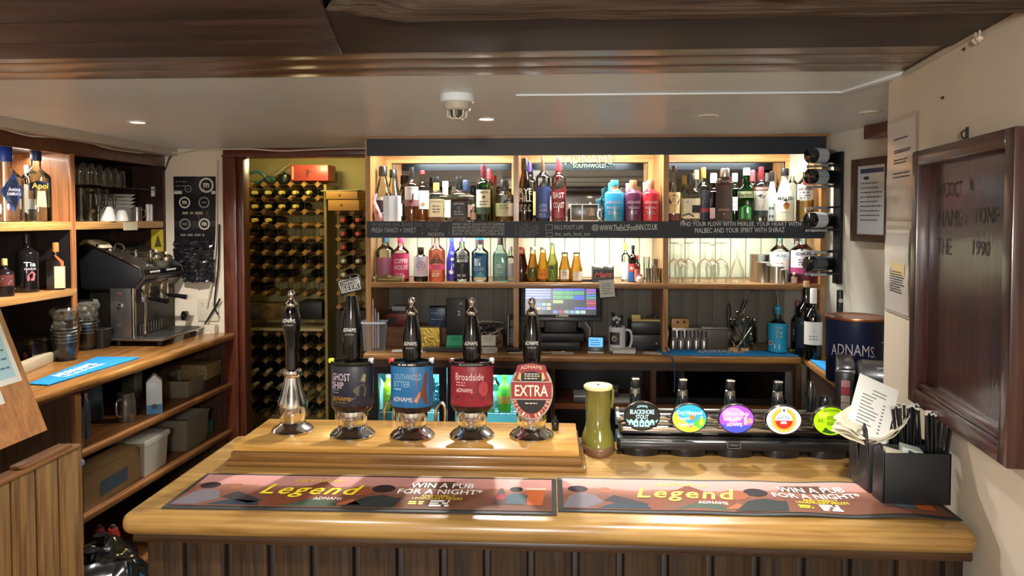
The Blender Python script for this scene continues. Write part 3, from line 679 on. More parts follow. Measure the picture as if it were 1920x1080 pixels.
# ------------------------------------------------------------------ bottles
SHAPE = {  # shoulder start, shoulder end, neck radius, squareness, flatness
    'round': (.60, .76, .32, 0, 1), 'tall': (.66, .78, .30, 0, 1), 'slope': (.46, .80, .34, 0, 1), 'square': (.60, .70, .36, .8, .8),
    'wine': (.60, .75, .32, 0, 1), 'gin': (.62, .74, .42, 0, .8), 'flask': (.55, .74, .40, .5, .6), 'juice': (.45, .86, .52, 0, 1),
    'cone': (.40, .84, .42, 0, 1), 'box': (.76, .79, .42, .9, .8), 'stub': (.66, .80, .40, .3, .9), 'pet': (.62, .86, .36, 0, 1)}
CLEAR = glass('EDF4F0', 1.0)
def scale(cx, Y):
    p = aY(cx, 420, Y); return (p-Vector((0, 0, EYE))).dot(_F)/FPX
def bottle(label, cx, wpx, top, Y, zb, shape, gl, cap, marks=(), liq=None, group=None, name='spirit_bottle', cat='bottle', rz=0, x=None):
    k = scale(cx, Y); W = wpx*k; P = aY(cx, top, Y); H = P.z-zb; R = W/2
    t = thing(name, label, cat, (P.x if x is None else x, Y, zb+.0005), rz if rz else -.75*math.atan2(P.x, Y)+.12*math.sin(cx*1.7), group)
    s0, s1, nr, sq, fl = SHAPE[shape]; cc, cf, cr = cap[0], cap[1], cap[2] if len(cap) > 2 else 1.15
    pr = [(R*.9, 0, sq), (R*.985, H*.01, sq), (R, H*.03, sq), (R, H*s0, sq)]
    for j in range(1, 6):
        f = j/5; g = (1-math.cos(PI*f))/2 if shape not in ('juice', 'cone', 'slope') else f**.8
        pr.append((R*(1+(nr-1)*g), H*(s0+(s1-s0)*f), sq*(1-f)))
    pr += [(R*nr, H*min(.985, cf+.02))]
    gm = gl if not isinstance(gl, str) else glass(gl)
    link('glass_body', lathe(new(), pr, 28, fl=fl), gm, t, smooth=True)
    if liq:
        lv = H*liq[1]; lp = [(r*.93, max(z, H*.02), *q) for r, z, *q in pr if z < lv]
        j = len(lp); z0_, r0_ = pr[j-1][1], pr[j-1][0]; z1_, r1_ = pr[min(j, len(pr)-1)][1], pr[min(j, len(pr)-1)][0]
        f = (lv-z0_)/(z1_-z0_) if z1_ > z0_ else 0; lp.append(((r0_+(r1_-r0_)*f)*.93, lv, sq if lv < H*s0 else sq*.3))
        link('liquid', lathe(new(), lp, 24, fl=fl), liquid(liq[0], liq[2] if len(liq) > 2 else .5), t, smooth=True)
    rc = R*nr*cr; cm = mat(cc, .35) if isinstance(cc, str) else cc
    link('cap', lat([(rc, H*cf), (rc*1.02, H*(cf+.01)), (rc, H*.985), (rc*.9, H), (0, H)], 18, fl=fl if fl > .75 else .8), cm, t, smooth=True)
    mp = cylmap(R, -PI/2, 0, fl=fl, sq=sq); host = None
    for q in marks:
        kd = q[0]; par = host or t; cl = q[3] if kd == 'D' else q[5] if kd == 'T' else q[-1]; c = mat(cl, .5) if isinstance(cl, str) else cl
        if kd == 'L':
            o = gridpatch(host if host and q[1] > 5 else t, mp, c, -R*1.25, R*1.25, H*q[1], H*q[2], 14, lift=.0007 if not host else .0012)
            host = host or o
        elif kd == 'S':
            o = gridpatch(par, mp, c, R*q[3], R*q[4], H*q[1], H*q[2], 10, lift=.0014); host = host or o
        elif kd == 'T': letter(par, q[1], W*q[3], H*q[4], mp, c, (R*(q[6] if len(q) > 6 else 0), H*q[2]), bold=.02, lift=.0022)
        elif kd == 'D': patch(par, mp, c, disc(R*(q[4] if len(q) > 4 else 0), H*q[1], R*q[2], R*q[2]), .0019)
        elif kd == 'P': patch(par, mp, c, [(R*u, H*v) for u, v in q[1]], .0020)
        elif kd == 's': scrib(par, mp, c, -R*q[3], R*q[3], [H*z for z in q[1]], H*q[2], .0020, rnd=random.Random(len(label)))
        elif kd == 'N':   # neck band
            gridpatch(t, cylmap(R*nr, -PI/2, 0), c, -R*nr*1.5, R*nr*1.5, H*q[1], H*q[2], 8, lift=.0012, name='neck_label')
    return t
F1, F2 = 3.93, 4.06          # front and back rows
U = 'spirits on the upper left shelf'; U2 = 'spirits on the upper middle shelf'; U3 = 'spirits on the upper right shelf'
B = bottle; K = '121214'; CR = 'E6DEC0'
B('clear slope-shouldered bottle with black cap behind the white cards', 718, 36, 312, F1+.04, ZS2, 'slope', CLEAR, (K, .82, 1.3), [('L', .38, .44, 'C8C4B8'), ('L', .2, .38, '3A1C1C')], ('4A1C14', .4, .8), U)
B('clear pointed bottle with black cap, second from the left end upstairs', 737, 34, 318, F2, ZS2, 'slope', CLEAR, (K, .84, 1.2), [('L', .1, .34, 'C8D8DC')], None, U)
B('whisky bottle with black cap, grouse picture label and amber whisky', 772, 26, 314, F1, ZS2, 'tall', CLEAR, (K, .79), [('L', .40, .64, 'D8D0C6'), ('T', 'THE FAMOUS', .60, .6, .025, '8A5A60'), ('L', .28, .40, '8E5C62'), ('P', [(-.3, .36), (.1, .40), (.25, .52), (.4, .50), (.35, .40), (.1, .33)], '4A2420')], ('C07818', .62, .4), U)
B('slim clear bottle with pale blue label and red top behind the grouse whisky', 792, 24, 320, F2-.04, ZS2, 'tall', CLEAR, ('C02830', .93, 1.2), [('L', .24, .60, 'B4DCE2'), ('D', .33, .3, 'C8703A')], ('C06A18', .24, .5), U)
B('square honey whiskey bottle with yellow neck and cream label', 818, 29, 332, F1, ZS2, 'square', CLEAR, (K, .88, 1.15), [('N', .70, .87, 'E0C860'), ('L', .1, .50, 'D8CBA0'), ('T', "JACK DANIEL'S", .44, .66, .05, '3A3424'), ('s', [.34, .27, .21], .025, .5, '5A5038')], ('B07020', .5, .4), U)
B('square pale green labelled whiskey bottle with white cap behind the honey whiskey', 835, 26, 340, F2, ZS2, 'square', CLEAR, ('D8E8E0', .84, 1.2), [('N', .66, .84, 'D4DCA8'), ('L', .1, .52, 'D2DEB0'), ('s', [.4, .3], .03, .3, '7A8A40')], None, U)
B('square whiskey bottle with large black label and black cap', 861, 32, 332, F1, ZS2, 'square', CLEAR, (K, .72, 1.15), [('L', .1, .45, '17171A'), ('T', "JACK", .39, .55, .05, 'A8A49A'), ('D', .30, .22, '4A4A48'), ('s', [.22, .16], .025, .5, '8A8680')], ('6A2A18', .5, .6), U)
B('clear bottle with dark blue stopper behind the black labelled whiskey', 873, 34, 338, F2, ZS2, 'square', CLEAR, ('1C2C48', .74, 1.2), [('L', .1, .4, '8A7060')], None, U)
B('small clear crystal miniature beside the green whiskey', 888, 12, 383, F1, ZS2, 'round', CLEAR, ('C8CCCA', .85), [('L', .1, .5, 'B49484')], None, U, name='miniature_bottle')
B('green Irish whiskey bottle with cream label and dark red cap', 906, 27, 310, F1, ZS2, 'tall', '5CC070', ('4A1420', .78, 1.2), [('L', .25, .56, CR), ('T', 'JAMESON', .51, .66, .05, '2A3A2A'), ('D', .43, .2, '6A4430'), ('s', [.35, .30], .02, .6, '4A4A3A'), ('L', .13, .25, '3A5440')], ('2E6A3A', .5, .7), U)
B('green bottle with bright red cap behind the Irish whiskey', 917, 26, 317, F2, ZS2, 'tall', '4CB464', ('C03038', .80, 1.1), [], ('1E7A38', .5, .7), U)
B('clear rum bottle with black cap and faded green label at divider', 946, 34, 338, F1, ZS2, 'gin', CLEAR, ('1A1A1A', .72, 1.1), [('L', .12, .44, 'A8A880'), ('s', [.38, .32], .03, .5, '6A6A44'), ('S', .14, .44, .45, 1.2, 'D8DEDA')], ('A07038', .3, .4), U)
# pink snack packet and white cards on the left end
q = aY(708, 414, 3.90); t = thing('snack_packet', 'crumpled pink snack packet leaning on the left side panel', 'packet', (q.x, 3.90, ZS2+.001))
bm = new(); n = 8; g = []
for j in range(n+1):
    v = j/n; row = []
    for i in range(7):
        u = i/6-.5; th = .012*math.sin(PI*(u+.5))*math.sin(PI*v)**.5
        row.append((u*.045*(1-.25*v)-.022*v+.010*math.sin(v*7), th, v*.15, u))
    g.append(row)
for sgn in (1, -1):
    R_ = [[bm.verts.new((x+.003*math.sin(z*90+y*300), -sgn*(y+.001)+.003*math.sin(x*200+z*70), z)) for x, y, z, u in row] for row in g]
    for j in range(n):
        for i in range(6): bm.faces.new((R_[j][i], R_[j][i+1], R_[j+1][i+1], R_[j+1][i]))
bmesh.ops.remove_doubles(bm, verts=bm.verts, dist=.0012)
link('packet', bm, mat('C8A0A4', .25, .3, var=.5, nscale=30), t, smooth=True)
for cx, wp, top, lab, y_ in ((730, 23, 367, 'wide white folded card in front of the black-capped bottle', 3.875), (746, 12, 367, 'narrow white card beside the wide white card', 3.88)):
    k = scale(cx, y_); a = aY(cx, top, y_); w_ = wp*k/2
    t = thing('card', lab, 'card', (a.x, y_, ZS2)); h_ = a.z-ZS2
    b = new(); prism(b, [(-w_, 0), (0, -.006), (w_, 0), (w_, .001), (0, -.005), (-w_, .001)], h_, lambda u, v, w: Vector((u, v, w+.0005))); link('sheet', b, mat('E4EAF4', .6), t)
# middle bay
B('dark rye vodka bottle with RYE HILL letters beside left divider', 984, 31, 297, F1, ZS2, 'slope', '8A7050', (K, .80, 1.2), [('T', 'RYE', .47, .8, .10, 'C8BEB0'), ('T', 'HILL', .36, .8, .10, 'C8BEB0'), ('s', [.25, .21, .17], .03, .75, '8A7C6C')], ('5A3C28', .55, .8), U2)
B('slim bottle with purple cap hidden behind the rye vodka', 993, 24, 304, F2, ZS2, 'tall', CLEAR, ('4A3A8C', .84, 1.2), [('L', .1, .5, 'C8B860')], None, U2)
B('tall clear vodka bottle with blue body and brown stopper', 1018, 27, 293, F1, ZS2, 'tall', CLEAR, ('5A4030', .72, .85), [('L', .05, .53, '3C4C84'), ('T', 'LONG', .24, .5, .06, '9AA8C8'), ('T', 'SHORE', .17, .5, .05, '9AA8C8'), ('s', [.11, .08], .02, .5, '8A98B8')], ('3A4A88', .5, .7), U2)
B('tall clear vodka bottle with red EAST COAST label and red cap', 1048, 27, 294, F1, ZS2, 'tall', CLEAR, ('C83038', .78, 1.25), [('P', [(-1.2, .05), (1.2, .05), (1.2, .54), (-1.2, .46)], 'C83440'), ('T', 'EAST', .40, .78, .09, 'E8D4D0'), ('T', 'COAST', .25, .78, .09, 'E8D4D0')], None, U2)
for cx, wp, cc, lc, tx, nmz in ((1152, 37, '3A8CA0', '2A86B0', 'RYE MALT', 'turquoise'), (1187, 33, 'A87C58', '5C2C4C', 'TRIPLE MALT', 'purple'), (1220, 34, 'B0806A', 'B82C3A', 'SINGLE MALT', 'red')):
    B('squat %s wrapped Adnams whisky bottle with wooden stopper' % nmz, cx, wp, 338, F1, ZS2, 'stub', mat(lc, .25, coat=.4), (cc, .84, 1.05), [('N', .70, .84, 'A87860'), ('T', 'ADNAMS', .46, .7, .07, 'D0B8BC'), ('T', tx, .33, .6, .06, 'C8B0B4'), ('s', [.24, .19], .02, .5, 'B098A0')], None, U2)
for cx, cc, top, nmz in ((1146, '3C98B4', 343, 'turquoise'), (1179, 'C8C0C4', 344, 'purple'), (1211, 'D8B8A0', 342, 'red')):
    B('pale necked bottle peeping out behind the %s whisky' % nmz, cx, 24, top, F2+.04, ZS2, 'stub', CLEAR, (cc, .80, 1.2), [('N', .62, .8, 'E0E4E4')], None, U2)
q = aY(1096, 414, F1); t = thing('gift_box', 'clear framed gift box standing between the red vodka and turquoise whisky', 'box', (q.x, F1, ZS2+.001)); k = scale(1096, F1); w_, h_ = 53*k/2, .094
link('shell', bx(-w_, w_, 0, .05, 0, h_), mat('4A4844', .25, var=.2, nscale=20), t, bev=.006)
for r_ in ((-w_, w_, 0, .005), (-w_, w_, h_-.005, h_), ): link('edge', bx(r_[0], r_[1], -.002, 0, r_[2], r_[3]), mat('A8A8A0', .3), t)
for x_ in (-w_, w_-.005, -w_*.2): link('edge', bx(x_, x_+.005, -.002, 0, .005, h_-.005), mat('A8A8A0', .3), t)
mp = plane((0, -.0008, 0), (1, 0, 0), (0, 0, 1)); patch(t, mp, mat('7A6048', .5), [(.02, .03), (.055, .03), (.05, .06), (.036, .078)], .0002)
q = aY(1128, 414, 3.91); t = thing('jug', 'small glass jug with a pale ring handle beside gift box', 'jug', (q.x+.02, 3.93, ZS2+.001))
link('jug_body', lat([(.022, 0), (.026, .003), (.026, .06), (.022, .075), (.024, .08)], 20, cap=False), glass('D8E4E4'), t, smooth=True)
link('handle', tub([(-.026+.0-.013*math.sin(a_), 0, .038-.026*math.cos(a_)) for a_ in [PI*i/9 for i in range(10)]], .005, 8), mat('C4CCCE', .2), t, smooth=True)
# right bay
B('pale spiced rum bottle with round black emblem and black cap', 1264, 24, 311, F1, ZS2, 'slope', CLEAR, (K, .88, 1.1), [('L', .14, .52, 'D2BC84'), ('D', .38, .85, '2A2A2C'), ('s', [.4, .36], .02, .4, '8A8070'), ('L', 0.02, .12, '5A2A26')], None, U3)
B('crackled clear rum bottle with cream drawing label and black cap', 1295, 35, 326, F1, ZS2, 'flask', CLEAR, ('15171C', .80, 1.05), [('L', .06, .48, 'DCD4B0'), ('S', .18, .34, .1, 1.2, '1A1A22'), ('s', [.27], .04, .0, 'C8C8C4'), ('P', [(-.8, .1), (-.2, .14), (.3, .08), (.3, .12), (-.2, .18), (-.8, .14)], '4A463C'), ('P', [(-.9, .25), (-.3, .40), (-.3, .43), (-.9, .30)], '4A463C')], None, U3)
B('dark labelled rum bottle with gold cap and red stripe', 1319, 25, 314, F1+.05, ZS2, 'round', CLEAR, ('9A7838', .80, 1.2), [('L', .24, .58, '2C2A30'), ('L', .17, .24, '8A2A32'), ('L', .02, .17, '1E2232'), ('s', [.5, .42, .35], .03, .6, '6A6460')], None, U3)
B('bottle with gold cap half hidden behind the crackled rum', 1306, 22, 319, F2+.03, ZS2, 'round', CLEAR, ('D8BE70', .82, 1.3), [], None, U3)
B('dark red liqueur bottle with white cap left of silver-capped liqueur', 1338, 24, 325, F2, ZS2, 'square', '8A3034', ('D4ECEA', .80, 1.4), [('P', [(-.6, .06), (.2, .06), (.2, .28), (-.6, .28)], 'A08080')], ('5A1A1E', .62, .85), U3)
B('square amaretto bottle with tall silver cap and dark red liqueur', 1359, 31, 316, F1, ZS2, 'box', 'E0D0CC', (STEEL, .84, 1.35), [('T', 'DISARONNO', .22, .55, .035, 'C08878'), ('D', .14, .1, 'A06A60')], ('5A2620', .72, .85), U3)
B('green bottle with pale cap and white tag left of the green gin', 1378, 24, 325, F2, ZS2, 'tall', '58BC6C', ('C4ECE6', .82, 1.4), [('S', .22, .50, -.6, .6, 'DCE2EC'), ('s', [.4, .3], .03, .3, '8A7AA0')], ('2E7A44', .5, .7), U3)
B('broad green gin bottle with gordons script label and white cap', 1400, 31, 315, F1, ZS2, 'flask', '4EC45E', ('D4D8D0', .86, 1.0), [('L', .44, .56, 'B4BE8C'), ('T', "Gordon's", .50, .85, .08, '3A4A34'), ('P', [(-.5, .05), (.5, .05), (.5, .26), (0, .31), (-.5, .26)], '2EB84C')], ('1E8434', .58, .6), U3)
B('bottle with bright red cap just behind green gin and vodka', 1411, 24, 319, F2, ZS2, 'round', CLEAR, ('E04048', .78, 1.25), [], None, U3)
B('clear vodka bottle with dark red cap and red SMIRNOFF band', 1427, 26, 313, F1+.02, ZS2, 'tall', CLEAR, ('7A1C26', .76, 1.2), [('L', .20, .56, 'DCD8D0'), ('L', .57, .63, '9A4A38'), ('T', 'SMIRNOFF', .60, .85, .045, 'E8DCC8'), ('P', [(-.6, .47), (-.1, .50), (.4, .46), (.7, .49), (.3, .42), (-.2, .44)], '5A5450'), ('P', [(-.5, .40), (.5, .40), (.4, .27), (0, .24), (-.4, .27)], 'B8AEA4'), ('L', .10, .20, '30403C')], None, U3)
B('slim white liqueur bottle with black cap left of coconut rum', 1448, 21, 321, F1+.05, ZS2, 'slope', mat('D4E4EA', .3), ('1A1C22', .80, 1.25), [('s', [.26, .1], .05, .4, '5A5A60'), ('D', .33, .35, 'D8C070', .6)], None, U3)
B('white coconut rum bottle with black cap and palm sunset emblem', 1472, 34, 316, F1, ZS2, 'slope', mat('E4E6D6', .3, coat=.3), ('1C1D24', .86, 1.25), [('T', 'MALIBU', .43, .95, .07, '3A3430'), ('D', .30, .33, 'C87830'), ('P', [(-.33, .30), (.33, .30), (.24, .24), (0, .215), (-.24, .24)], 'E8B84A'), ('P', [(-.34, .38), (-.1, .43), (.22, .39), (.02, .385), (.0, .30), (-.06, .30), (-.06, .375)], '2E2A1E'), ('s', [.17], .02, .55, 'B8A880')], None, U3)
B('bottle with pale blue cap behind the coconut rum', 1486, 22, 312, F2+.02, ZS2, 'tall', CLEAR, ('C8E6E8', .82, 1.3), [], None, U3)
B('white rum bottle with BACARDI label and white cap, rightmost upstairs', 1511, 30, 303, F1, ZS2, 'round', CLEAR, ('C8CCD0', .83, 1.2), [('L', .36, .62, 'E2DED6'), ('T', 'BACARDI', .54, .8, .05, '2A2628'), ('D', .64, .3, '9A3430'), ('s', [.48, .43, .39], .025, .7, '6A6460')], ('C89A58', .34, .3), U3)
# ---------------- lower shelf
L1 = 'gins on the lower left shelf'; L2 = 'juices and mixers on the lower middle shelf'; L3 = 'pink gins on the lower right shelf'
B('clear gin bottle with teal neck and dark pink wave label', 722, 34, 434, F1+.03, ZS1, 'round', CLEAR, ('D2C8A8', .87, 1.1), [('N', .78, .87, '2C5C6C'), ('L', .1, .48, 'A0607A'), ('P', [(-1.1, .2), (1.1, .26), (1.1, .34), (-1.1, .32)], '5C6A6E'), ('P', [(-.9, .4), (.2, .48), (1.1, .42), (1.1, .38), (0, .42)], 'C84C6C')], None, L1)
B('pink gin bottle with rose cap and COPPER HOUSE letters', 751, 32, 438, F1, ZS1, 'round', 'FBE8E4', ('D83A60', .80, 1.15), [('L', .06, .58, 'C8305E'), ('T', 'COPPER', .43, .85, .10, 'F0C8D0'), ('T', 'HOUSE', .30, .85, .10, 'F0C8D0'), ('s', [.16, .12], .03, .6, 'E89AB0')], ('C8405A', .58, .6), L1)
B('brown apothecary gin bottle with cork and white stamp label', 789, 27, 458, F1, ZS1, 'gin', 'A8783C', ('C8B890', .90, .9), [('N', .85, .90, '2A2420'), ('L', .14, .68, 'D8CCD6'), ('D', .43, .62, 'A8A0B0'), ('D', .43, .45, 'D8CCD6'), ('s', [.46, .40], .03, .3, '8A8090')], ('3A2010', .85, .9), L1)
B('tall pink and orange gin bottle with mountain label', 819, 31, 434, F1, ZS1, 'round', 'FBEDE8', ('E8D0C0', .9, .95), [('P', [(-1.1, .36), (0, .60), (1.1, .36)], 'DCDCE0'), ('s', [.43, .38], .03, .5, '3A4A50'), ('L', .24, .34, 'E0507A'), ('s', [.16, .12], .03, .5, 'F0D0B0')], ('F4A488', .66, .5), L1)
B('narrow dark blue patterned gin bottle', 847, 21, 441, F1+.05, ZS1, 'slope', mat('3838A0', .2, coat=.5), ('2E4A9A', .86, 1.1), [('D', .62, .4, '8A9AE0'), ('D', .48, .3, 'D8D0E8'), ('D', .34, .35, 'C0B8E0', .4), ('D', .2, .4, 'E0DCE8', -.2)], None, L1)
B('clear gin bottle with navy mountain band and lilac cap', 866, 30, 440, F1, ZS1, 'round', CLEAR, ('9A88BC', .85, 1.3), [('L', .06, .42, '20222E'), ('P', [(-.8, .52), (0, .72), (.8, .52), (0, .34)], 'D8D8DC'), ('s', [.55, .50], .03, .4, '3A3A48'), ('P', [(-.9, .18), (-.3, .30), (.1, .33), (.9, .18)], '8A8490'), ('s', [.14], .05, .7, 'A8A4A8')], None, L1)
B('sky blue labelled gin bottle with teal cap', 900, 32, 441, F1, ZS1, 'gin', CLEAR, ('2A9AB0', .90, 1.0), [('N', .80, .90, '5A4448'), ('P', [(-1.2, .1), (1.2, .1), (1.2, .60), (-.6, .63), (-1.2, .5)], '2C7CB4'), ('S', .34, .50, -.7, -.1, 'B8D0E0'), ('s', [.3, .26], .02, .8, '9AC4DC'), ('P', [(-.5, .12), (.1, .22), (.6, .12)], '7AC0D8')], None, L1)
B('grey-green square gin bottle with dark stopper', 938, 29, 440, F1, ZS1, 'flask', 'E4F0EE', ('4A4444', .78, .9), [('s', [.36, .31], .04, .4, 'B8C8C4'), ('s', [.24, .2], .03, .5, 'A8BCB8')], ('9CC4C4', .60, .5), L1)
B('dim clear bottle squeezed against the divider on the gin shelf', 957, 20, 462, F2, ZS1, 'round', CLEAR, ('8A8488', .85), [('L', .1, .5, '9A8A90')], None, L1)
q = aY(731, 524, 3.885); t = thing('card_tin', 'olive and gold card tin lying in front of the pink gin', 'tin', (q.x, 3.885, ZS1+.001)); k = scale(731, 3.885); w_ = 26*k
link('tin', bx(-w_, w_, -.012, .02, 0, .035), mat('6A5C2C', .35, .3, var=.2, nscale=25), t, bev=.002)
patch(t, plane((0, -.0125, 0), (1, 0, 0), (0, 0, 1)), mat('D8C890', .4), [(-.014, .034), (0, .024), (.014, .034)], .0003); scrib(t, plane((0, -.0125, 0), (1, 0, 0), (0, 0, 1)), mat('B8A860', .5), -w_*.8, w_*.8, (.014,), .005)
for x_ in (-w_-.001, w_-.002): link('edge', bx(x_, x_+.003, -.013, .0, 0, .036), mat('D8C894', .4), t)
q = aY(697, 518, 3.87); t = thing('steel_ball_stopper', 'shiny chrome ball stopper at the left end of lower shelf', 'stopper', (q.x+.012, 3.88, ZS1+.001))
link('ball', lat([(.004, .006)]+[(.013*math.sin(a), .019-.013*math.cos(a)) for a in [PI*i/8 for i in range(1, 9)]], 16), CHROME, t, smooth=True); link('foot', lat([(.008, 0), (.008, .006), (.004, .008)], 12), CHROME, t)
OR = 'F0A020'
B('dark red juice bottle with orange stripe, leftmost of the juices', 978, 23, 463, F1, ZS1, 'juice', 'E0B8B0', ('8A3A3A', .93, 1.1), [('P', [(-1.1, .12), (1.1, .22), (1.1, .40), (-1.1, .30)], 'D8483A'), ('P', [(-.8, .18), (1.0, .25), (1.0, .30), (-.8, .23)], 'E8C040')], ('5A1820', .8, .85), L2, name='juice_bottle')
B('amber juice bottle with green apple label', 999, 19, 463, F1, ZS1, 'juice', 'FCF6E4', ('B8BCB4', .92, 1.1), [('P', [(-1, .1), (1, .1), (1.1, .28), (.6, .42), (-.6, .42), (-1.1, .28)], '2E7A44')], ('E4B050', .8, .75), L2, name='juice_bottle')
B('yellow orange juice bottle with orange label', 1018, 20, 463, F1, ZS1, 'juice', 'FCF6E4', ('8A8478', .92, 1.1), [('L', .1, .38, 'E88A28'), ('s', [.34, .22], .06, .7, '8A5A20')], ('FFD050', .84, .75), L2, name='juice_bottle')
B('tall pale elderflower bottle with slanting green letters', 1036, 21, 452, F1, ZS1, 'slope', 'EEF4C8', ('6A7060', .90, 1.2), [('P', [(-1.1, .06), (1.1, .06), (1.1, .48), (-1.1, .38)], 'B8CC5C'), ('s', [.38, .33], .04, .7, '3A4A20'), ('s', [.25, .18, .12], .03, .8, '4A5A28')], ('F4F4C8', .68, .5), L2, name='juice_bottle')
B('orange juice bottle with black lid and white label, left of a pair', 1059, 22, 473, F1, ZS1, 'juice', 'FCF6E4', ('22241E', .95, 1.1), [('S', .10, .42, -.75, .75, 'E4DCCC'), ('s', [.33, .26], .03, .4, '8A8070')], ('FFD468', .86, .7), L2, name='juice_bottle')
B('orange juice bottle with black lid and striped label, right of a pair', 1081, 22, 473, F1, ZS1, 'juice', 'FCF6E4', ('22241E', .95, 1.1), [('S', .06, .36, -.6, 1.1, 'D8D0C0'), ('P', [(-.4, .16), (.9, .20), (.9, .27), (-.4, .23)], '4A5A60')], ('FFD468', .86, .7), L2, name='juice_bottle')
# chocolate display box
q = aY(1131, 524, 3.90); k = scale(1131, 3.9); w_ = 20*k; t = thing('chocolate_box', 'black Mars chocolate display box beside the orange juices', 'box', (q.x, 3.90, ZS1+.001))
link('carton', bx(-w_, w_, 0, .1, 0, .07), mat('1A1C20', .4), t); link('carton_side', bx(-w_, -w_+.004, 0, .1, .07, .085), mat('1A1C20', .4), t); link('carton_side', bx(w_-.004, w_, 0, .1, .07, .085), mat('1A1C20', .4), t)
letter(t, 'Mars', w_*1.7, .030, plane((0, -.0004, 0), (1, 0, 0), (0, 0, 1)), mat('C03A34', .4), (0, .042), shear=.3, bold=.03, rot=.06)
for i, (x_, z_) in enumerate(((-.03, .085), (.0, .09), (.03, .082))): link('wrapper', tub([(x_-.025, .03+i*.02, z_), (x_+.03, .035+i*.02, z_-.006)], .012, 8), mat('E0DCD2', .3), t, smooth=True)
q = aY(1138, 541, SF-.006); t = thing('taped_note', 'handwritten white note taped below the chocolate box', 'note', (q.x, SF-.0065, q.z)); k = scale(1138, SF)
mpn = plane((0, 0, 0), (math.cos(.09), 0, math.sin(.09)), (-math.sin(.09), 0, math.cos(.09)))
b = new(); prism(b, rect(-.040, .040, -.046, .046), .0008, lambda u, v, w: mpn(u, v, w-.0008)); link('sheet', b, mat('C8C8BC', .7), t); scrib(t, mpn, DARKTXT, -.026, .028, (.024, .012, 0, -.012, -.026), .003, .0012)
B('clear bitters bottle with bright yellow cap', 1173, 15, 456, F2-.05, ZS1, 'tall', CLEAR, ('E8DC28', .84, 1.35), [('L', .05, .5, 'D4E4EC')], None, L2)
B('aromatic bottle with black cap, red and blue label', 1187, 17, 460, F1+.02, ZS1, 'tall', '9A6A3A', (K, .90, 1.3), [('L', .28, .50, 'C03A3A'), ('s', [.40, .36], .03, .7, 'E8D8C8'), ('L', .02, .28, '2C5A9A')], ('7A4A20', .9, .8), L2)
B('little pepper sauce bottle with red cap', 1195, 11, 479, F1-.02, ZS1, 'tall', CLEAR, ('C83030', .86, 1.2), [('N', .68, .85, '1E3A2A'), ('L', .05, .5, 'C87868')], ('C84A3A', .6, .7), L2)
t = thing('trinket_jar', 'small white and pink trinket jar beside pepper sauce', 'jar', (aY(1200, 520, 3.89).x, 3.89, ZS1+.001)); link('jar', lat([(.016, 0), (.019, .004), (.020, .022), (.014, .034), (.010, .038)], 18), mat('D8C0B8', .3, var=.3, nscale=60), t, smooth=True); link('lid', lat([(.012, .037), (.012, .044), (0, .047)], 14), mat('C04A4A', .4), t, smooth=True)
for i, (cx, w_, top, lab) in enumerate(((1212, 12, 482, 'upturned shot glass at the back beside the trinket jar'), (1216, 10, 503, 'short steel thimble measure nearest the trinket jar'), (1226, 9, 498, 'slim steel thimble measure, middle of the right group'), (1235, 10, 503, 'wide steel thimble measure nearest the right divider'), (1232, 14, 486, 'dark pepper mill at the back near right divider'))):
    y_ = F2 if i in (0, 4) else 3.885+.01*i; k = scale(cx, y_); r_ = w_*k/2; h_ = aY(cx, top, y_).z-ZS1
    t = thing(('shot_glass', 'thimble_measure', 'thimble_measure', 'thimble_measure', 'pepper_mill')[i], lab, ('glass', 'measure', 'measure', 'measure', 'mill')[i], (aY(cx, 500, y_).x, y_, ZS1+.001))
    link('cup', lat([(r_*.8, 0), (r_*.82, h_*.05), (r_, h_*.95), (r_*1.08, h_), (r_*.95, h_)], 18, cap=i != 0), (CLEAR, STEEL, STEEL, CHROME, mat('3A342E', .4))[i], t, smooth=True)
# wine glasses upside down
def wine_glass(lab, cx, y_, w_, top, g_=None):
    k = scale(cx, y_); r_ = w_*k/2; H = aY(cx, top, y_).z-ZS1
    t = thing('wine_glass', lab, 'glass', (aY(cx, 500, y_).x, y_, ZS1+.001), 0, g_)
    GW = glass('F8FBF9', .6)
    link('bowl', lat([(r_*.78, 0), (r_*.96, H*.2), (r_, H*.34), (r_*.85, H*.48), (r_*.4, H*.57), (.005, H*.6)], 24, cap=False), GW, t, smooth=True)
    link('stem', lat([(.006, H*.59), (.0035, H*.65), (.0035, H*.92), (.007, H*.97)], 10), GW, t, smooth=True)
    link('foot', lat([(.006, H*.965), (r_*.7, H*.985), (r_*.86, H), (0, H)], 24), GW, t, smooth=True)
for i, (cx, y_, w_, lab) in enumerate(((1263, 3.93, 26, 'upturned wine glass nearest the divider'), (1290, 3.92, 30, 'second upturned wine glass from the divider'), (1321, 3.93, 30, 'third upturned wine glass from the divider'), (1351, 3.92, 32, 'fourth upturned wine glass from the divider'), (1277, 4.10, 28, 'upturned wine glass in the back row near the divider'), (1336, 4.10, 28, 'upturned wine glass in the back row, middle'))):
    wine_glass(lab, cx, y_, w_, 455 if y_ < 4 else 458, 'upturned wine glasses')
t = thing('flute_glass', 'upturned flute glass at the right end of the wine glasses', 'glass', (aY(1382, 500, 3.92).x, 3.92, ZS1+.001), 0)
GW = glass('F8FBF9', .6); link('bowl', lat([(.044, 0), (.042, .03), (.034, .07), (.018, .11), (.006, .135)], 24, cap=False), GW, t, smooth=True); link('stem', lat([(.006, .135), (.004, .15), (.005, .17)], 10), GW, t, smooth=True)
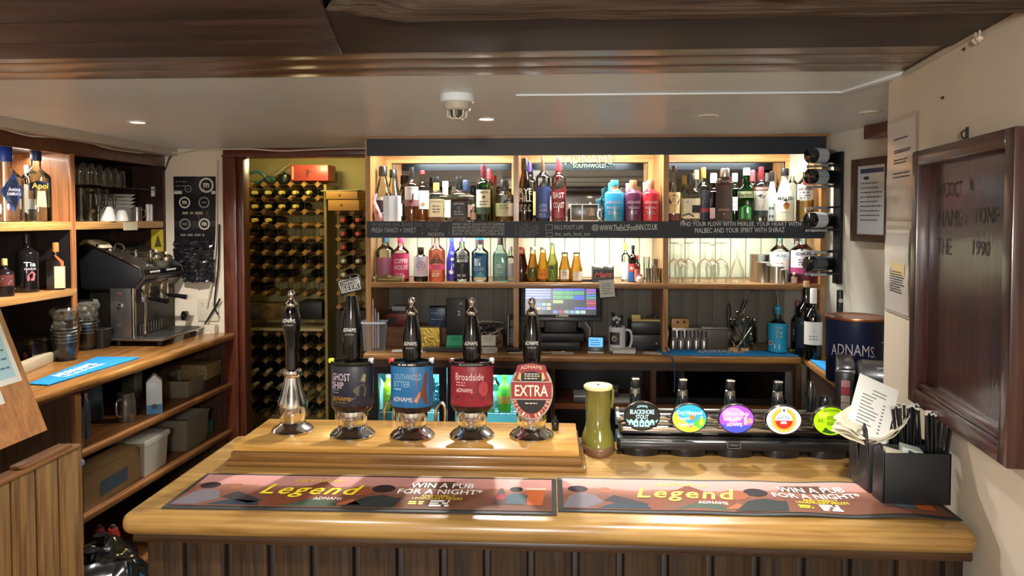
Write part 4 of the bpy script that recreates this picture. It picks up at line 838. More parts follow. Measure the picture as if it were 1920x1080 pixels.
for i, (cx, w_, top, y_, lab) in enumerate(((1424, 36, 477, 4.06, 'tallest steel cocktail tin at the back of the group'), (1430, 27, 491, 3.97, 'steel cocktail tin, second from the left'), (1456, 26, 499, 3.93, 'steel cocktail tin left of the shortest one'), (1469, 17, 505, 3.89, 'shortest steel cocktail tin at the front right'))):
    k = scale(cx, y_); r_ = w_*k/2; h_ = aY(cx, top, y_).z-ZS1
    t = thing('steel_tumbler', lab, 'tumbler', (aY(cx, 500, y_).x, y_, ZS1+.001), 0, 'steel cocktail tins')
    link('cup', lat([(r_, 0), (r_*1.0, h_*.97), (r_*1.03, h_*.985), (r_*.98, h_), (r_*.2, h_*.995)], 24), STEEL, t, smooth=True)
B('clear pink gin bottle with white EDMUND label and teal base', 1462, 35, 434, F1+.06, ZS1, 'round', CLEAR, ('2AA0B4', .86, 1.1), [('L', .16, .60, 'ECDCD4'), ('L', .46, .60, 'DCE2E4'), ('T', 'EDMUND', .53, .75, .06, '6A6A70'), ('s', [.38, .28], .02, .4, '9A6A6A'), ('L', .04, .16, '2A7A80')], None, L3)
B('large pink gin bottle with EDMUND label and magenta base', 1505, 45, 432, F1+.02, ZS1, 'round', CLEAR, ('D8D4D4', .86, 1.0), [('L', .30, .62, 'E4DCE4'), ('T', 'EDMUND', .56, .7, .06, '5A5A68'), ('s', [.45, .40, .36], .02, .5, '8A4A6A'), ('L', .18, .30, 'A03A6A')], ('B05070', .5, .5), L3)
B('clear bottle with dark red cap behind the large pink gin', 1494, 30, 438, F2+.05, ZS1, 'round', CLEAR, ('5A2A2C', .84, 1.1), [('L', .2, .6, 'DDE0E0')], None, L3)
B('tiny cream liqueur miniature before the large pink gin', 1489, 11, 511, 3.88, ZS1, 'round', 'F0E8D8', ('E8E0C8', .8, 1.4), [('L', .05, .6, 'D8B8A8')], ('C8A890', .7, .8), L3, name='miniature_bottle')
# ------------------------------------------------------------------ back worktop and the things on it
WT = thing('back_worktop', 'oak back counter with rounded nosing under the lit shelving', 'worktop', (0, 0, 0))
WTM = wood('80562C', 'B8874C', 'x', .35, coat=.3, bump=.05)
link('top', bx(-1.0, 1.315, 3.79, SBK, ZT-.04, ZT), WTM, WT, bev=.014, bseg=3)
link('apron', bx(-.98, 1.30, 3.82, 3.84, ZT-.08, ZT-.04), DKWOOD, WT)
WR = thing('side_worktop', 'oak side counter running forward from the back counter at right', 'worktop', (0, 0, 0))
bm = new(); prism(bm, [(1.318, 3.80), (1.245, 2.95), (1.62, 2.95), (1.40, 4.1), (1.318, 4.1)], .04, lambda u, v, w: Vector((u, v, ZT-.04+w))); link('top', bm, WTM, WR, bev=.012, bseg=3)
bm = new(); prism(bm, [(1.34, 3.79), (1.275, 2.97), (1.60, 2.97), (1.43, 3.79)], ZT-.045, lambda u, v, w: Vector((u, v, w+.001))); link('cupboard', bm, mat('3A2A20', .5), WR)
link('post', bx(1.27, 1.30, 3.76, 3.80, .001, ZT-.041), BRNZ, WR)
WY = 4.0
def at(px, py=650, Y=WY): return aY(px, py, Y)
def wt(name, lab, cat, cx, Y, rz=0, group=None, z=ZT): return thing(name, lab, cat, (aY(cx, 640, Y).x, Y, z+.0008), rz, group)
def sz(px, Y, cx=960): return px*scale(cx, Y)
def hz(cx, top, Y, z=ZT): return aY(cx, top, Y).z-z
# bar towels
def towel(lab, poly, z, txt=None):
    cx = sum(p[0] for p in poly)/4; cy = sum(p[1] for p in poly)/4
    t = thing('bar_towel', lab, 'bar towel', (cx, cy, z+.0005)); q = [(x-cx, y-cy) for x, y in poly]
    bm = new(); prism(bm, q, .007, lambda u, v, w: Vector((u, v, w))); link('towel', bm, mat('1A8AD0', .9, var=.15, nscale=60, bump=.6), t, bev=.002)
    # border line and lettering lie flat on it
    def mp(u, v, w=0): return Vector((u, v, .0072+w))
    if txt:
        e = Vector(q[1])-Vector(q[0]); a = math.atan2(e.y, e.x); cA, sA = math.cos(a), math.sin(a)
        mr = lambda u, v, w=0: mp(u*cA-v*sA, u*sA+v*cA, w)
        letter(t, 'ADNAMS', txt[0], txt[1], mr, WTEXT, (txt[2], .014), bold=.03, bow=.008); letter(t, 'THE LOVE OF THE DRINK', txt[0]*1.05, txt[1]*.42, mr, WTEXT, (txt[2], -txt[1]*.55), bold=.02)
    return t
P4 = [(.610, 3.81), (1.300, 3.81), (1.235, 3.95), (.575, 3.95)]
towel('blue Adnams bar towel along the front of the back counter', P4, ZT, (.24, .055, -.02))
towel('blue bar towel on the right side counter', [(1.262, 3.05), (1.50, 3.05), (1.46, 3.62), (1.318, 3.70)], ZT)
# clear tub of pens
t = wt('plastic_tub', 'frosted plastic tub holding pens at the left end of the counter', 'tub', 703, 3.88, .05); w_, h_ = sz(23, 3.88), hz(700, 602, 3.88)
bm = new(); lathe(bm, [(w_*.82, 0, .8), (w_*.86, .004, .8), (w_, h_, .8)], 28, fl=.7, cap=False); bm.faces.new([v for v in bm.verts][:28][::-1]); link('tub', bm, liquid('DCE2EA', .45), t, smooth=True)
link('rim', lat([(w_, h_-.012, .8), (w_*1.06, h_-.01, .8), (w_*1.06, h_, .8), (w_*.99, h_, .8)], 28, fl=.7, cap=False), mat('C4CAD2', .3), t, smooth=True)
for i, (px, top, c, lab) in enumerate(((692, 575, 'D8C8A0', 'cream pen in the frosted tub'), (699, 560, 'E0DEDC', 'white paper cone in the frosted tub'), (704, 578, 'C8A4AC', 'pink pen in the frosted tub'), (709, 585, 'DDD8D0', 'white pen in the frosted tub'))):
    a = aY(px, top, 3.88); tt = thing('pen', lab, 'pen', (a.x, 3.88, ZT+.006)); H = a.z-ZT-.006
    link('barrel', lat([(.003, 0), (.005, .01), (.005, H*.9), (.002, H)], 8), mat(c, .4), tt, smooth=True); link('clip', bx(-.001, .001, -.007, -.004, H*.7, H*.9), mat('8A8680', .4), tt)
# wooden crate, things on it
ZC2 = hz(760, 613, 3.98)
t = wt('wooden_crate', 'low brown wooden box behind the black pump handle', 'box', 781, 3.98); w_ = sz(57, 3.98)
link('front', bx(-w_, w_, -.005, .005, 0, ZC2), BRNX, t); link('top', bx(-w_, w_, .005, .16, ZC2-.012, ZC2), BRNX, t); link('side', bx(-w_, -w_+.012, .005, .16, 0, ZC2-.012), BRNZ, t); link('side', bx(w_-.012, w_, .005, .16, 0, ZC2-.012), BRNZ, t)
t = wt('foil_pack', 'crinkled gold foil pack lying against the wooden box', 'packet', 807, 3.925); w_, h_ = sz(20, 3.94), hz(800, 613, 3.925)
bm = new(); lathe(bm, [(w_*.9, 0, .9), (w_, h_*.1, .9), (w_, h_*.9, .9), (w_*.9, h_, .9)], 28, fl=.6)
bmesh.ops.subdivide_edges(bm, edges=bm.edges[:], cuts=2)
for v in bm.verts: v.co += Vector((mno.noise(v.co*70), mno.noise(v.co*70+Vector((9, 0, 0))), 0))*.004
link('pack', bm, mat('C8AA50', .28, .7, var=.35, nscale=60, bump=.8), t, smooth=True)
t = wt('red_box', 'dark red box with black lid on the wooden box', 'box', 745, 4.0, 0, None, ZT+ZC2); w_, h_ = sz(20, 4.0), hz(745, 588, 4.0)-ZC2
link('carton', bx(-w_, w_, 0, .1, 0, h_), mat('7A2420', .4, var=.3, nscale=30), t, bev=.002); link('lid', bx(-w_*1.05, w_*1.02, -.004, .104, h_, h_+.012), mat('201A1A', .4), t, bev=.002); patch(t, plane((0, -.0006, 0), (1, 0, 0), (0, 0, 1)), mat('2A1414', .5), rect(-w_, -w_*.1, .006, h_*.7))
t = wt('white_carton', 'flat pale carton on top of the red box', 'box', 748, 4.02, 0, None, ZT+ZC2+h_+.0125); link('carton', bx(-sz(13, 4), sz(13, 4), 0, .08, 0, .025), mat('A8A8A6', .6), t, bev=.001); link('flap', bx(-sz(13, 4), sz(13, 4), -.0015, 0, .012, .024), mat('B4B4B2', .6), t)
t = wt('blue_tin', 'square dark blue patterned tin on the wooden box', 'tin', 820, 3.96, 0, None, ZT+ZC2); w_, h_ = sz(16, 3.96), hz(820, 576, 3.96)-ZC2
link('tin', bx(-w_, w_, 0, .06, 0, h_), mat('1E3452', .35, var=.5, nscale=45), t, bev=.003); link('lid', bx(-w_*1.03, w_*1.03, -.002, .062, h_*.93, h_), mat('16283E', .35), t, bev=.002); scrib(t, plane((0, -.001, 0), (1, 0, 0), (0, 0, 1)), mat('6A88A8', .5), -w_*.7, w_*.7, (h_*.7, h_*.4), .006)
t = wt('black_folder', 'tall black menu folder with crest and number 2', 'folder', 855, 3.94); w_, h_ = sz(18, 3.94), hz(855, 560, 3.94)
link('cover', bx(-w_, w_, 0, .012, 0, h_), mat('1E2123', .5), t, bev=.002); mp = plane((0, -.0005, 0), (1, 0, 0), (0, 0, 1))
letter(t, '2', .016, .026, mp, WTEXT, (w_*.32, h_*.71)); patch(t, mp, mat('A88E78', .5), disc(w_*.55, h_*.88, .010, .011), .0002); patch(t, mp, mat('A88E78', .5), [(w_*.3, h_*.84), (w_*.8, h_*.84), (w_*.7, h_*.87), (w_*.4, h_*.87)], .0002); patch(t, mp, mat('A83A54', .5), [(w_*.1, .045), (w_*.8, .058), (w_*.8, .068), (w_*.1, .055)], .0003)
t = wt('notebook_computer', 'thin dark closed laptop lying on the counter', 'laptop', 833, 3.87); link('base', bx(-sz(40, 3.87), sz(36, 3.87), -.03, .11, 0, .012), mat('3A3634', .4), t, bev=.003); link('lid', bx(-sz(40, 3.87), sz(36, 3.87), -.03, .11, .0125, .020), mat('4A4644', .4), t, bev=.003)
t = wt('green_pad', 'mint green order pad leaning over the laptop', 'pad', 853, 3.86, 0, None, ZT+.021); w_ = sz(17, 3.86)
mpg = plane((0, 0, 0), (1, 0, 0), (0, .5, .86)); bm = new(); prism(bm, rect(-w_, w_, 0, .068), .006, lambda u, v, w: mpg(u, v, -w)+Vector((0, .0035, .003))); link('pad', bm, mat('2FA878', .5), t, bev=.001); scrib(t, lambda u, v, w=0: mpg(u, v, w)+Vector((0, .0032, .0035)), mat('1E6A50', .6), -w_*.6, w_*.5, (.05, .04), .003)
link('pad_fold', bx(-w_, w_, -.012, -.001, 0, .012), mat('1F8A60', .5), t, bev=.001)
for cx, w1, Y_, lab, r_ in ((748, 13, 3.86, 'white slip of paper left of the black pump handle', .1), (790, 12, 3.86, 'torn white receipt right of the black pump handle', -.3), (918, 14, 3.86, 'pile of white dockets behind the fourth pump handle', .05), (970, 16, 3.85, 'white receipt pad in front of the telephone', 0), (1055, 20, 3.84, 'white slip below the till with a pen on it', -.1), (1224, 17, 3.86, 'loose white paper before the black printer', -.35)):
    t = wt('paper_slip', lab, 'paper', cx, Y_, r_); w_ = sz(w1, Y_)
    for j in range(4 if 'pile' in lab else 1): link('sheet', bx(-w_, w_, -.03, .035, j*.006, j*.006+(.003 if 'pile' in lab else .001)), PAPER, t, rot=(0, 0, j*.06))
    if 'pile' in lab:
        mpp_ = plane((-.004, .02, .03), (1, 0, 0), (0, .7, .7)); bm = new(); prism(bm, rect(-w_*1.1, w_*.9, 0, .07), .002, lambda u, v, w: mpp_(u, v, -w)); link('top_sheet', bm, mat('D8D6C4', .7), t); scrib(t, mpp_, DARKTXT, -w_*.8, w_*.6, (.055, .045, .035, .025), .002)
t = wt('cable_tangle', 'tangle of dark cables and a cardboard scrap behind the pump', 'cables', 920, 4.02)
rnd = random.Random(5)
for j in range(7): link('cable', tub(arc([((rnd.random()-.5)*.16, (rnd.random()-.5)*.1, .012+rnd.random()*.13) for _ in range(6)], 4), .004, 6), mat('2A2826', .5) if j % 3 else mat('B0ACA4', .5), t, smooth=True)
link('cardboard', bx(-.02, .07, -.03, -.01, 0, .075), mat('7A5A3A', .7), t)
# telephone
t = wt('telephone', 'black cordless telephone standing in its cradle', 'telephone', 963, 3.90, .0); h_ = hz(963, 590, 3.9)
mt = Matrix.Rotation(math.radians(-14), 4, 'X')
def tl(o): o.rotation_euler = (math.radians(-14), 0, 0); return o
link('cradle', bx(-.042, .042, -.05, .05, 0, .028), BLACKM, t, bev=.008); hb = tl(link('handset', bx(-.028, .028, -.014, .014, .02, h_), mat('1C1D1F', .35), t, bev=.008))
link('phone_screen', bx(-.02, .02, -.0155, -.0138, h_*.68, h_*.84), mat('30383C', .2), hb)
for r_ in range(5):
    for c_ in range(3): link('key', bx(-.019+c_*.014, -.010+c_*.014, -.0165, -.0135, .045+r_*.016, .054+r_*.016), mat('6A6C6E', .4), hb)
tl(link('side_trim', bx(-.032, -.028, -.012, .012, .03, h_*.97), mat('B8BABC', .3), t))
# till
Yt = 3.93
a, c = aY(976, 600, Yt), aY(1127, 524, Yt); cxm = (a.x+c.x)/2; W, H = c.x-a.x, c.z-a.z
t = thing('till', 'black touchscreen till with a colourful button grid', 'till', (cxm, Yt, ZT+.0008))
zc = (a.z+c.z)/2-ZT; til = (math.radians(-6), 0, 0)
mon = link('monitor', bx(-W/2, W/2, 0, .03, -H/2, H/2), mat('2C3034', .3), t, loc=(0, 0, zc), rot=til, bev=.006)
link('bezel_bar', bx(-W/2, W/2, -.004, .02, -H/2-.006, -H/2+.02), mat('34383C', .3), mon, bev=.003)
mp = plane((0, -.0006, .008), (1, 0, 0), (0, 0, 1)); sw, shh = W*.88, H*.80
E_ = lambda c, s=.9: mat(c, .25, emit=s)
scr = link('screen', bx(-sw/2, sw/2, -.001, 0, -shh/2+.008, shh/2+.008), E_('1E2734', .6), mon)
def tile(u0, u1, v0, v1, c):  # fractions of the screen from its top left
    patch(mon, mp, E_(c), rect(-sw/2+sw*u0+.001, -sw/2+sw*u1-.001, shh/2-shh*v1+.001, shh/2-shh*v0-.001), .0012, name='screen_tile')
tile(.0, .37, .03, .10, '3A50C0')
for i in range(5): tile(.0, .36, .14+i*.08, .185+i*.08, '8098E8')
for i in range(5): tile(.0, .36, .185+i*.08, .22+i*.08, '2A3C98')
tile(.39, .68, .04, .10, '8A9094'); tile(.68, 1.0, .04, .10, '3A8A68')
for i in range(3): tile(.39+i*.148, .538+i*.148, .13, .27, '2C46D8'); tile(.39+i*.148, .538+i*.148, .28, .40, '2E8A58')
tile(.39, .538, .41, .53, '2E8A58'); tile(.538, .686, .41, .53, '3A8A60'); tile(.686, .834, .41, .55, '2C46D8'); tile(.39, .538, .55, .66, '8AA05A')
for v0, c_ in ((.13, '8A7090'), (.21, '7A48B0'), (.29, '885A88'), (.37, '3A6AA8'), (.45, '2E8A78'), (.53, '8A3A50'), (.61, 'A04858'), (.69, '7A3048')): tile(.86, 1.0, v0, v0+.075, c_)
tile(.69, .86, .77, .84, '3446C8'); tile(.86, 1.0, .77, .84, '7A4AC0')
for i, c_ in enumerate(('5A78C8', '903848', '6A9088', '6888C0', '8AA8A0', '8AA8A0')): tile(.39+i*.078, .463+i*.078, .86, .97, c_)
for i, c_ in enumerate(('4A68B8', '7A9A8A', '88A080', 'A88A60', '5A78B8', 'B0A060')): tile(.16+(i % 3)*.07, .225+(i % 3)*.07, .64+.12*(i//3), .74+.12*(i//3), c_)
q_ = link('till_sticker', bx(-.035+.01, .032+.01, -.003, -.0008, -H*.43, -H*.33), mat('D8D8CC', .5), mon); patch(mon, plane((0, -.0034, 0), (1, 0, 0), (0, 0, 1)), mat('2A2E48', .5), disc(-.015, -H*.38, .006, .004)); scrib(mon, plane((0, -.005, 0), (1, 0, 0), (0, 0, 1)), mat('B8BABC', .4), -.016, .018, (-H/2+.007,), .004)
link('stand', bx(-.09, .09, .04, .16, 0, zc-H*.36), mat('222427', .4), t, bev=.01); link('foot', bx(-.11, .11, -.03, .18, 0, .05), mat('26282B', .4), t, bev=.01); link('drawer', bx(-.15, .13, -.02, .2, .05, .095), mat('2A2C2F', .4), t, bev=.006)
link('cable', tub(arc([(W*.3, .06, zc-H*.5), (W*.33, .02, zc-H*.62), (W*.37, .03, zc-H*.75), (W*.36, .05, .05)], 5), .004, 6), mat('C8C6C0', .4), t, smooth=True)
t = wt('earphones', 'white earbud and stub of lead on the slip below the till', 'earphones', 1052, 3.83, 0, None, ZT+.0015); link('bud', tub([(0, 0, .006), (.02, .012, .006)], .005, 8), mat('D8D4CC', .3), t, smooth=True); link('lead', tub(arc([(-.0, 0, .004), (-.04, .02, .004), (-.07, .0, .003), (-.10, .015, .003)], 5), .002, 6), mat('D8D4CC', .3), t, smooth=True)
# card terminal
t = wt('card_terminal', 'small card terminal with glowing blue screen', 'card terminal', 1117, 3.86, -.08); w_, h_ = sz(16, 3.86), hz(1117, 629, 3.86)
mpc = plane((0, -.02, .012), (1, 0, 0), (0, .34, .94)); bm = new(); prism(bm, rect(-w_, w_, 0, h_-.012), .022, lambda u, v, w: mpc(u, v, -w)); link('body', bm, mat('26292E', .35), t, bev=.004); link('foot', bx(-w_*.95, w_*.95, -.022, .05, 0, .010), mat('C8C4BC', .35), t, bev=.003)
patch(t, mpc, E_('5A9AE8', 1.0), rect(-w_*.82, w_*.82, h_*.24, h_*.78), .0012, name='screen'); 
for i in range(3): scrib(t, mpc, mat('2A4A88', .5), -w_*.6, w_*.6, (h_*(.36+.13*i),), .004, .0018)
# mug of pens
t = wt('mug', 'white mug with a dark sheep badge full of pens', 'mug', 1157, 3.92); w_, h_ = sz(16, 3.92), hz(1157, 612, 3.92)
link('cup', lat([(w_*.9, 0), (w_, .004), (w_, h_), (w_*.93, h_), (w_*.9, .01), (0, .008)], 28), mat('D4D8DC', .2, coat=.5), t, smooth=True)
link('handle', tub(arc([(w_*.95, 0, h_*.85), (w_*1.5, 0, h_*.82), (w_*1.7, 0, h_*.5), (w_*1.45, 0, h_*.15), (w_*.95, 0, h_*.12)], 6), .007, 10), mat('D4D8DC', .2, coat=.5), t, smooth=True)
mp = cylmap(w_, -PI/2-.35, 0); gridpatch(t, mp, mat('3A3234', .4), -w_*.75, w_*.55, h_*.3, h_*.8, 8, name='badge'); patch(t, mp, mat('B0A088', .5), disc(-w_*.1, h_*.55, w_*.3, h_*.12), .0012)
for i, (dx, dy, top, c_) in enumerate(((-.018, 0, 600, 'D8DCE0'), (-.004, .012, 598, 'E0E2E4'), (.010, -.004, 600, 'D0D4DA'), (.022, .01, 596, '2A2C30'), (-.024, .015, 592, '3A2428'), (.0, -.012, 606, 'B4B8C0'))):
    h2 = hz(1157, top, 3.92); tt = thing('pen', 'pen in the white mug, number %s from its left rim' % ('two', 'three', 'five', 'six', 'one', 'four')[i], 'pen', (t.location.x+dx, 3.92+dy, ZT+.0105))
    link('barrel', lat([(.004, 0), (.004, h2-.012)], 8), mat('2A2C34', .4), tt); link('ball_top', lat([(.004, h2-.014), (.009, h2-.008), (.009, h2), (.0, h2+.006)], 12), mat(c_, .3), tt, smooth=True)
t = wt('note_block', 'thick stack of white note paper on a black clipboard', 'note block', 1170, 3.85, -.1); w_ = sz(23, 3.85)
link('board', bx(-w_, w_, -.03, .05, 0, .006), BLACKM, t); link('pages', bx(-w_*.92, w_*.95, -.027, .045, .0062, .022), mat('D8D8D2', .7), t, bev=.003); link('cover_sheet', bx(-w_*.85, w_*.93, -.02, .042, .0222, .025), mat('C4C4BE', .7), t)
link('receipt_curl', tub([(-w_*.9, -.03, .012), (w_*.9, -.03, .012)], .010, 10), mat('D0D0CA', .6), t, smooth=True)
# printer
t = wt('receipt_printer', 'black receipt printer with a yellow pad on its lid', 'printer', 1213, 3.93); w_, h_ = sz(30, 3.93), hz(1213, 602, 3.93)
link('case', bx(-w_, w_, 0, .17, 0, h_*.55), mat('1C1E21', .4), t, bev=.006); link('lid', bx(-w_, w_, 0, .17, h_*.56, h_*.97), mat('26292C', .4), t, bev=.008); link('slot', bx(-w_*.9, w_*.9, -.003, .01, h_*.93, h_*.98), mat('3C4044', .3), t); link('button', lat([(.006, 0), (.006, .004)], 12, mtx=Matrix.Rotation(PI/2, 4, 'X')), mat('8A8E92', .3), t, loc=(w_*.6, 0, h_*.25))
for j in range(4): link('rib', bx(-w_*.9, w_*.9, -.002, .001, h_*(.2+.1*j), h_*(.22+.1*j)), mat('303438', .4), t)
link('paper_edge', bx(w_, w_+.006, .0, .1, .004, h_*.95), mat('C8C8C2', .5), t)
z_ = ZT+h_*.97+.001
t = wt('sticky_pad', 'yellow sticky note pad on the black printer', 'note pad', 1213, 3.95, 0, None, z_); link('pad', bx(-w_*.95, w_*.9, -.01, .09, 0, .010), mat('C8AE70', .6), t); link('block', bx(-w_*.95, -w_*.4, 0, .03, .0102, .034), mat('CDB878', .6), t, bev=.002)
t = wt('wire_clips', 'dark wire clips heaped beside the yellow pad block', 'clips', 1222, 3.96, 0, None, z_+.011)
for j in range(4): link('clip', tub(arc([(-.03+.02*j, 0, .003), (-.02+.02*j, .01, .02+.006*j), (-.01+.02*j, -.005, .008), (.012+.02*j, 0, .028)], 4), .0025, 6), mat('4A4A4C', .3, .5), t, smooth=True)
# white cable and blue lead over the counter edge
t = thing('power_lead', 'white and blue lead hanging over the front edge of the back counter', 'cable', (0, 0, 0))
link('lead', tub(arc([aY(1243, 606, 3.94), aY(1247, 640, 3.90), aY(1250, 655, 3.83), aY(1256, 664, 3.775), aY(1263, 680, 3.77), aY(1265, 705, 3.77), aY(1264, 735, 3.78)], 5), .0045, 8), mat('34406A', .4), t, smooth=True)
link('white_lead', tub(arc([aY(1246, 604, 3.95), aY(1252, 625, 3.93), aY(1248, 645, 3.9), aY(1254, 657, 3.86)], 5), .006, 8), mat('C8C4BA', .4), t, smooth=True)
# steel caddy, wood block, measures
t = wt('steel_caddy', 'long brushed steel condiment caddy with open lids', 'caddy', 1310, 4.08); w_, h_ = sz(52, 4.08), hz(1310, 615, 4.08)
link('trough', bx(-w_, w_, -.05, .06, 0, h_), mat('8E8A86', .35, .8), t, bev=.004); link('rim', bx(-w_*1.01, w_*1.01, -.055, .065, h_, h_+.006), STEEL, t, bev=.002)
for j in range(2): link('lid', bx(w_*.02+j*w_*.48, w_*.46+j*w_*.48, -.05, .05, h_+.0062, h_+.012), mat('C8C6C0', .3, .6), t, rot=(0, .03, 0))
t = wt('wooden_block', 'small pale wooden block with two dark holes on steel caddy', 'block', 1274, 4.06, 0, None, ZT+h_+.0065); w2, h2 = sz(16, 4.06), sz(17, 4.06)
link('block', bx(-w2, w2, -.02, .02, 0, h2), PINEX, t, bev=.002)
for x_ in (-.3, .45): link('hole', lat([(.007, 0), (.007, .002)], 12, mtx=Matrix.Rotation(PI/2, 4, 'X')), mat('2A2018', .7), t, loc=(w2*x_, -.0195, h2*.6))
for i in range(5):
    cx = 1262+14.5*i; t = wt('spirit_measure', 'steel spirit measure in a row, %s from the left' % ('first', 'second', 'third', 'fourth', 'fifth')[i], 'measure', cx, 3.985, 0, 'row of steel measures'); r_, h_ = sz(6.3, 3.985), hz(cx, 620, 3.985)
    link('cup', lat([(r_*.92, 0), (r_, h_*.55), (r_*.8, h_*.6), (r_*.95, h_), (r_*.9, h_)], 18), STEEL, t, smooth=True)
    link('band', lat([(r_*1.03, h_*.5), (r_*1.03, h_*.56)], 18, cap=False), CHROME, t)
# glass bowl of utensils
t = wt('glass_bowl', 'cut glass jar crowded with spoons and stirrers', 'jar', 1393, 4.02); w_, h_ = sz(27, 4.02), hz(1393, 598, 4.02)
link('bowl', lat([(w_*.6, 0), (w_*.7, .006), (w_*1.0, h_*.35), (w_*.85, h_*.8), (w_*1.0, h_)], 20, cap=False), glass('E4ECE8', 1.5), t, smooth=False)
rnd = random.Random(11); nn = ('bent', 'long', 'short', 'leaning', 'upright', 'flat', 'thin', 'wide')
for j in range(8):
    a_ = j*.9; tt = thing('spoon', '%s steel spoon among the utensils in the cut glass jar' % nn[j], 'spoon', (t.location.x, 4.02, ZT+.01), 0, 'utensils in the glass jar'); e = Vector((w_*.8*math.cos(a_), w_*.8*math.sin(a_), h_*(.6+.5*rnd.random())))
    link('shaft', tub([(-e.x*.4, -e.y*.4, .004), e], .0028, 6), CHROME, tt, smooth=True); link('spoon_bowl', lat([(0, 0), (.009, .006), (.010, .014), (0, .022)], 10, fl=.4), CHROME, tt, loc=e, smooth=True)
def stick(lab, nm_, x0, y0, x1, y1, r_, m_, tip=None):
    a, c = aY(x0, y0, 4.0), aY(x1, y1, 4.0); tt = thing(nm_, lab, nm_.split('_')[-1], a); link('shaft', tub([(0, 0, 0), (c-a)*.5, c-a], r_, 8), m_, tt, smooth=True)
    if tip: link('tip', lat([(0, -.008), (.008, 0), (0, .008)], 10), tip, tt, loc=c-a, smooth=True)
    else: link('collar', lat([(r_*1.2, -.004), (r_*1.2, .004)], 10), CHROME, tt, loc=(c-a)*.1)
stick('dark wooden handled muddler leaning in the cut glass jar', 'wooden_muddler', 1388, 592, 1398, 562, .010, mat('3A2024', .4))
stick('twisted bar spoon leaning right out of the cut glass jar', 'bar_spoon', 1390, 595, 1412, 543, .003, CHROME, mat('A04040', .3))
t = thing('tongs', 'dark bent steel tongs standing behind the steel caddy', 'tongs', aY(1366, 600, 4.12)); link('arm', tub(arc([(-.006, 0, -.04), (-.008, 0, .06), (-.004, 0, .09), (.004, 0, .09), (.010, 0, .06), (.008, 0, -.04)], 5), .003, 8), mat('3A3A3A', .3, .8), t, smooth=True); link('grip', lat([(.009, -.075), (.009, -.04)], 10), mat('2E2E2E', .4), t)
for i, (cx, Y_, rz, lab) in enumerate(((1374, 3.93, .3, 'upright cork beside the cut glass jar'), (1380, 3.90, 1.2, 'pale cork lying left of the long cork'), (1396, 3.91, .1, 'long cork lying in front of the cut glass jar'))):
    t = wt('cork', lab, 'cork', cx, Y_, rz, 'corks in front of the glass jar'); link('cork', lat([(.011, -.02), (.012, -.018), (.012, .018), (.011, .02)], 14, mtx=Matrix.Rotation(PI/2, 4, 'Y')), mat('C89A60', .7, var=.2, nscale=80), t, loc=(0, 0, .0125), smooth=True)
t = wt('lime_wedges', 'few green and cream lime wedges beside blue syrup bottle', 'lime', 1478, 3.93)
for i in range(4): link('wedge', lat([(0, 0), (.012, .004), (.013, .012), (0, .018)], 10, fl=.6), mat(('6A8A30', 'B8B070')[i % 2], .4), t, loc=(-.04+.028*i, .01*(i % 2), 0.001), smooth=True)
# bottles at the right
B('turquoise labelled syrup bottle with a steel pourer', 1459, 35, 575, 3.90, ZT, 'round', CLEAR, ('2A8AA0', .93, 1.3), [('N', .84, .93, '2A7A90'), ('L', .05, .66, '1E9CC4'), ('P', [(-.1, .36), (.45, .36), (.45, .60), (-.1, .60)], 'B8A8A4'), ('P', [(-.1, .42), (.45, .40), (.45, .44), (-.1, .46)], 'A83A3A'), ('P', [(-.1, .52), (.45, .50), (.45, .54), (-.1, .56)], 'A83A3A'), ('D', .24, .25, 'D8C8C4', -.7), ('D', .24, .16, 'B83038', -.7), ('s', [.2, .15], .05, .3, 'B8E0E8')], None, name='syrup_bottle')
q = aY(1459, 575, 3.90); t = thing('pourer', 'bent steel pour spout in the turquoise syrup bottle', 'pourer', (q.x, 3.90, q.z+.0005)); link('spout', tub([(0, 0, 0), (0, 0, .02), (-.004, 0, .05), (-.012, 0, .075)], [.006, .0045, .004, .003], 8), CHROME, t, smooth=True); link('stopper', lat([(.008, 0), (.010, .004), (.010, .010), (.006, .014)], 14), mat('2A7A8A', .4), t)
B('dark short bottle with pale band left of the magnum', 1496, 22, 564, 3.96, ZT, 'round', '3A5A50', ('8A4A3A', .90, 1.2), [('L', .2, .6, '2A3440'), ('s', [.42, .36], .05, .6, 'C8C4C0')], ('0E1A18', .6, .9), name='wine_bottle', cat='wine bottle')
B('large dark blue magnum bottle with a cork, beside syrup bottle', 1512, 37, 527, 3.84, ZT, 'wine', '5A7A70', ('C8A070', .90, .95), [('L', .12, .52, '1E3042'), ('D', .34, .4, '3A5068'), ('s', [.45], .02, .6, '5A7088')], ('142420', .6, .9), name='wine_bottle', cat='wine bottle')
B('red wine bottle with white capsule and blue triangle label', 1543, 33, 541, 3.74, ZT, 'wine', '5A7A58', ('D8D6D2', .79, 1.15), [('L', .22, .54, 'D8D4CC'), ('P', [(-.8, .54), (.8, .54), (0, .40)], '2E2C70'), ('s', [.34, .3], .015, .5, '8A8680')], ('141C10', .7, .9), name='wine_bottle', cat='wine bottle', x=1.345)
B('green bottle with dark capsule behind the ice bucket', 1569, 32, 544, 3.48, ZT, 'wine', '6A9A60', ('1C2028', .74, 1.15), [('D', .88, .25, 'A8A4A0')], ('20301A', .6, .85), name='wine_bottle', cat='wine bottle', x=1.375)
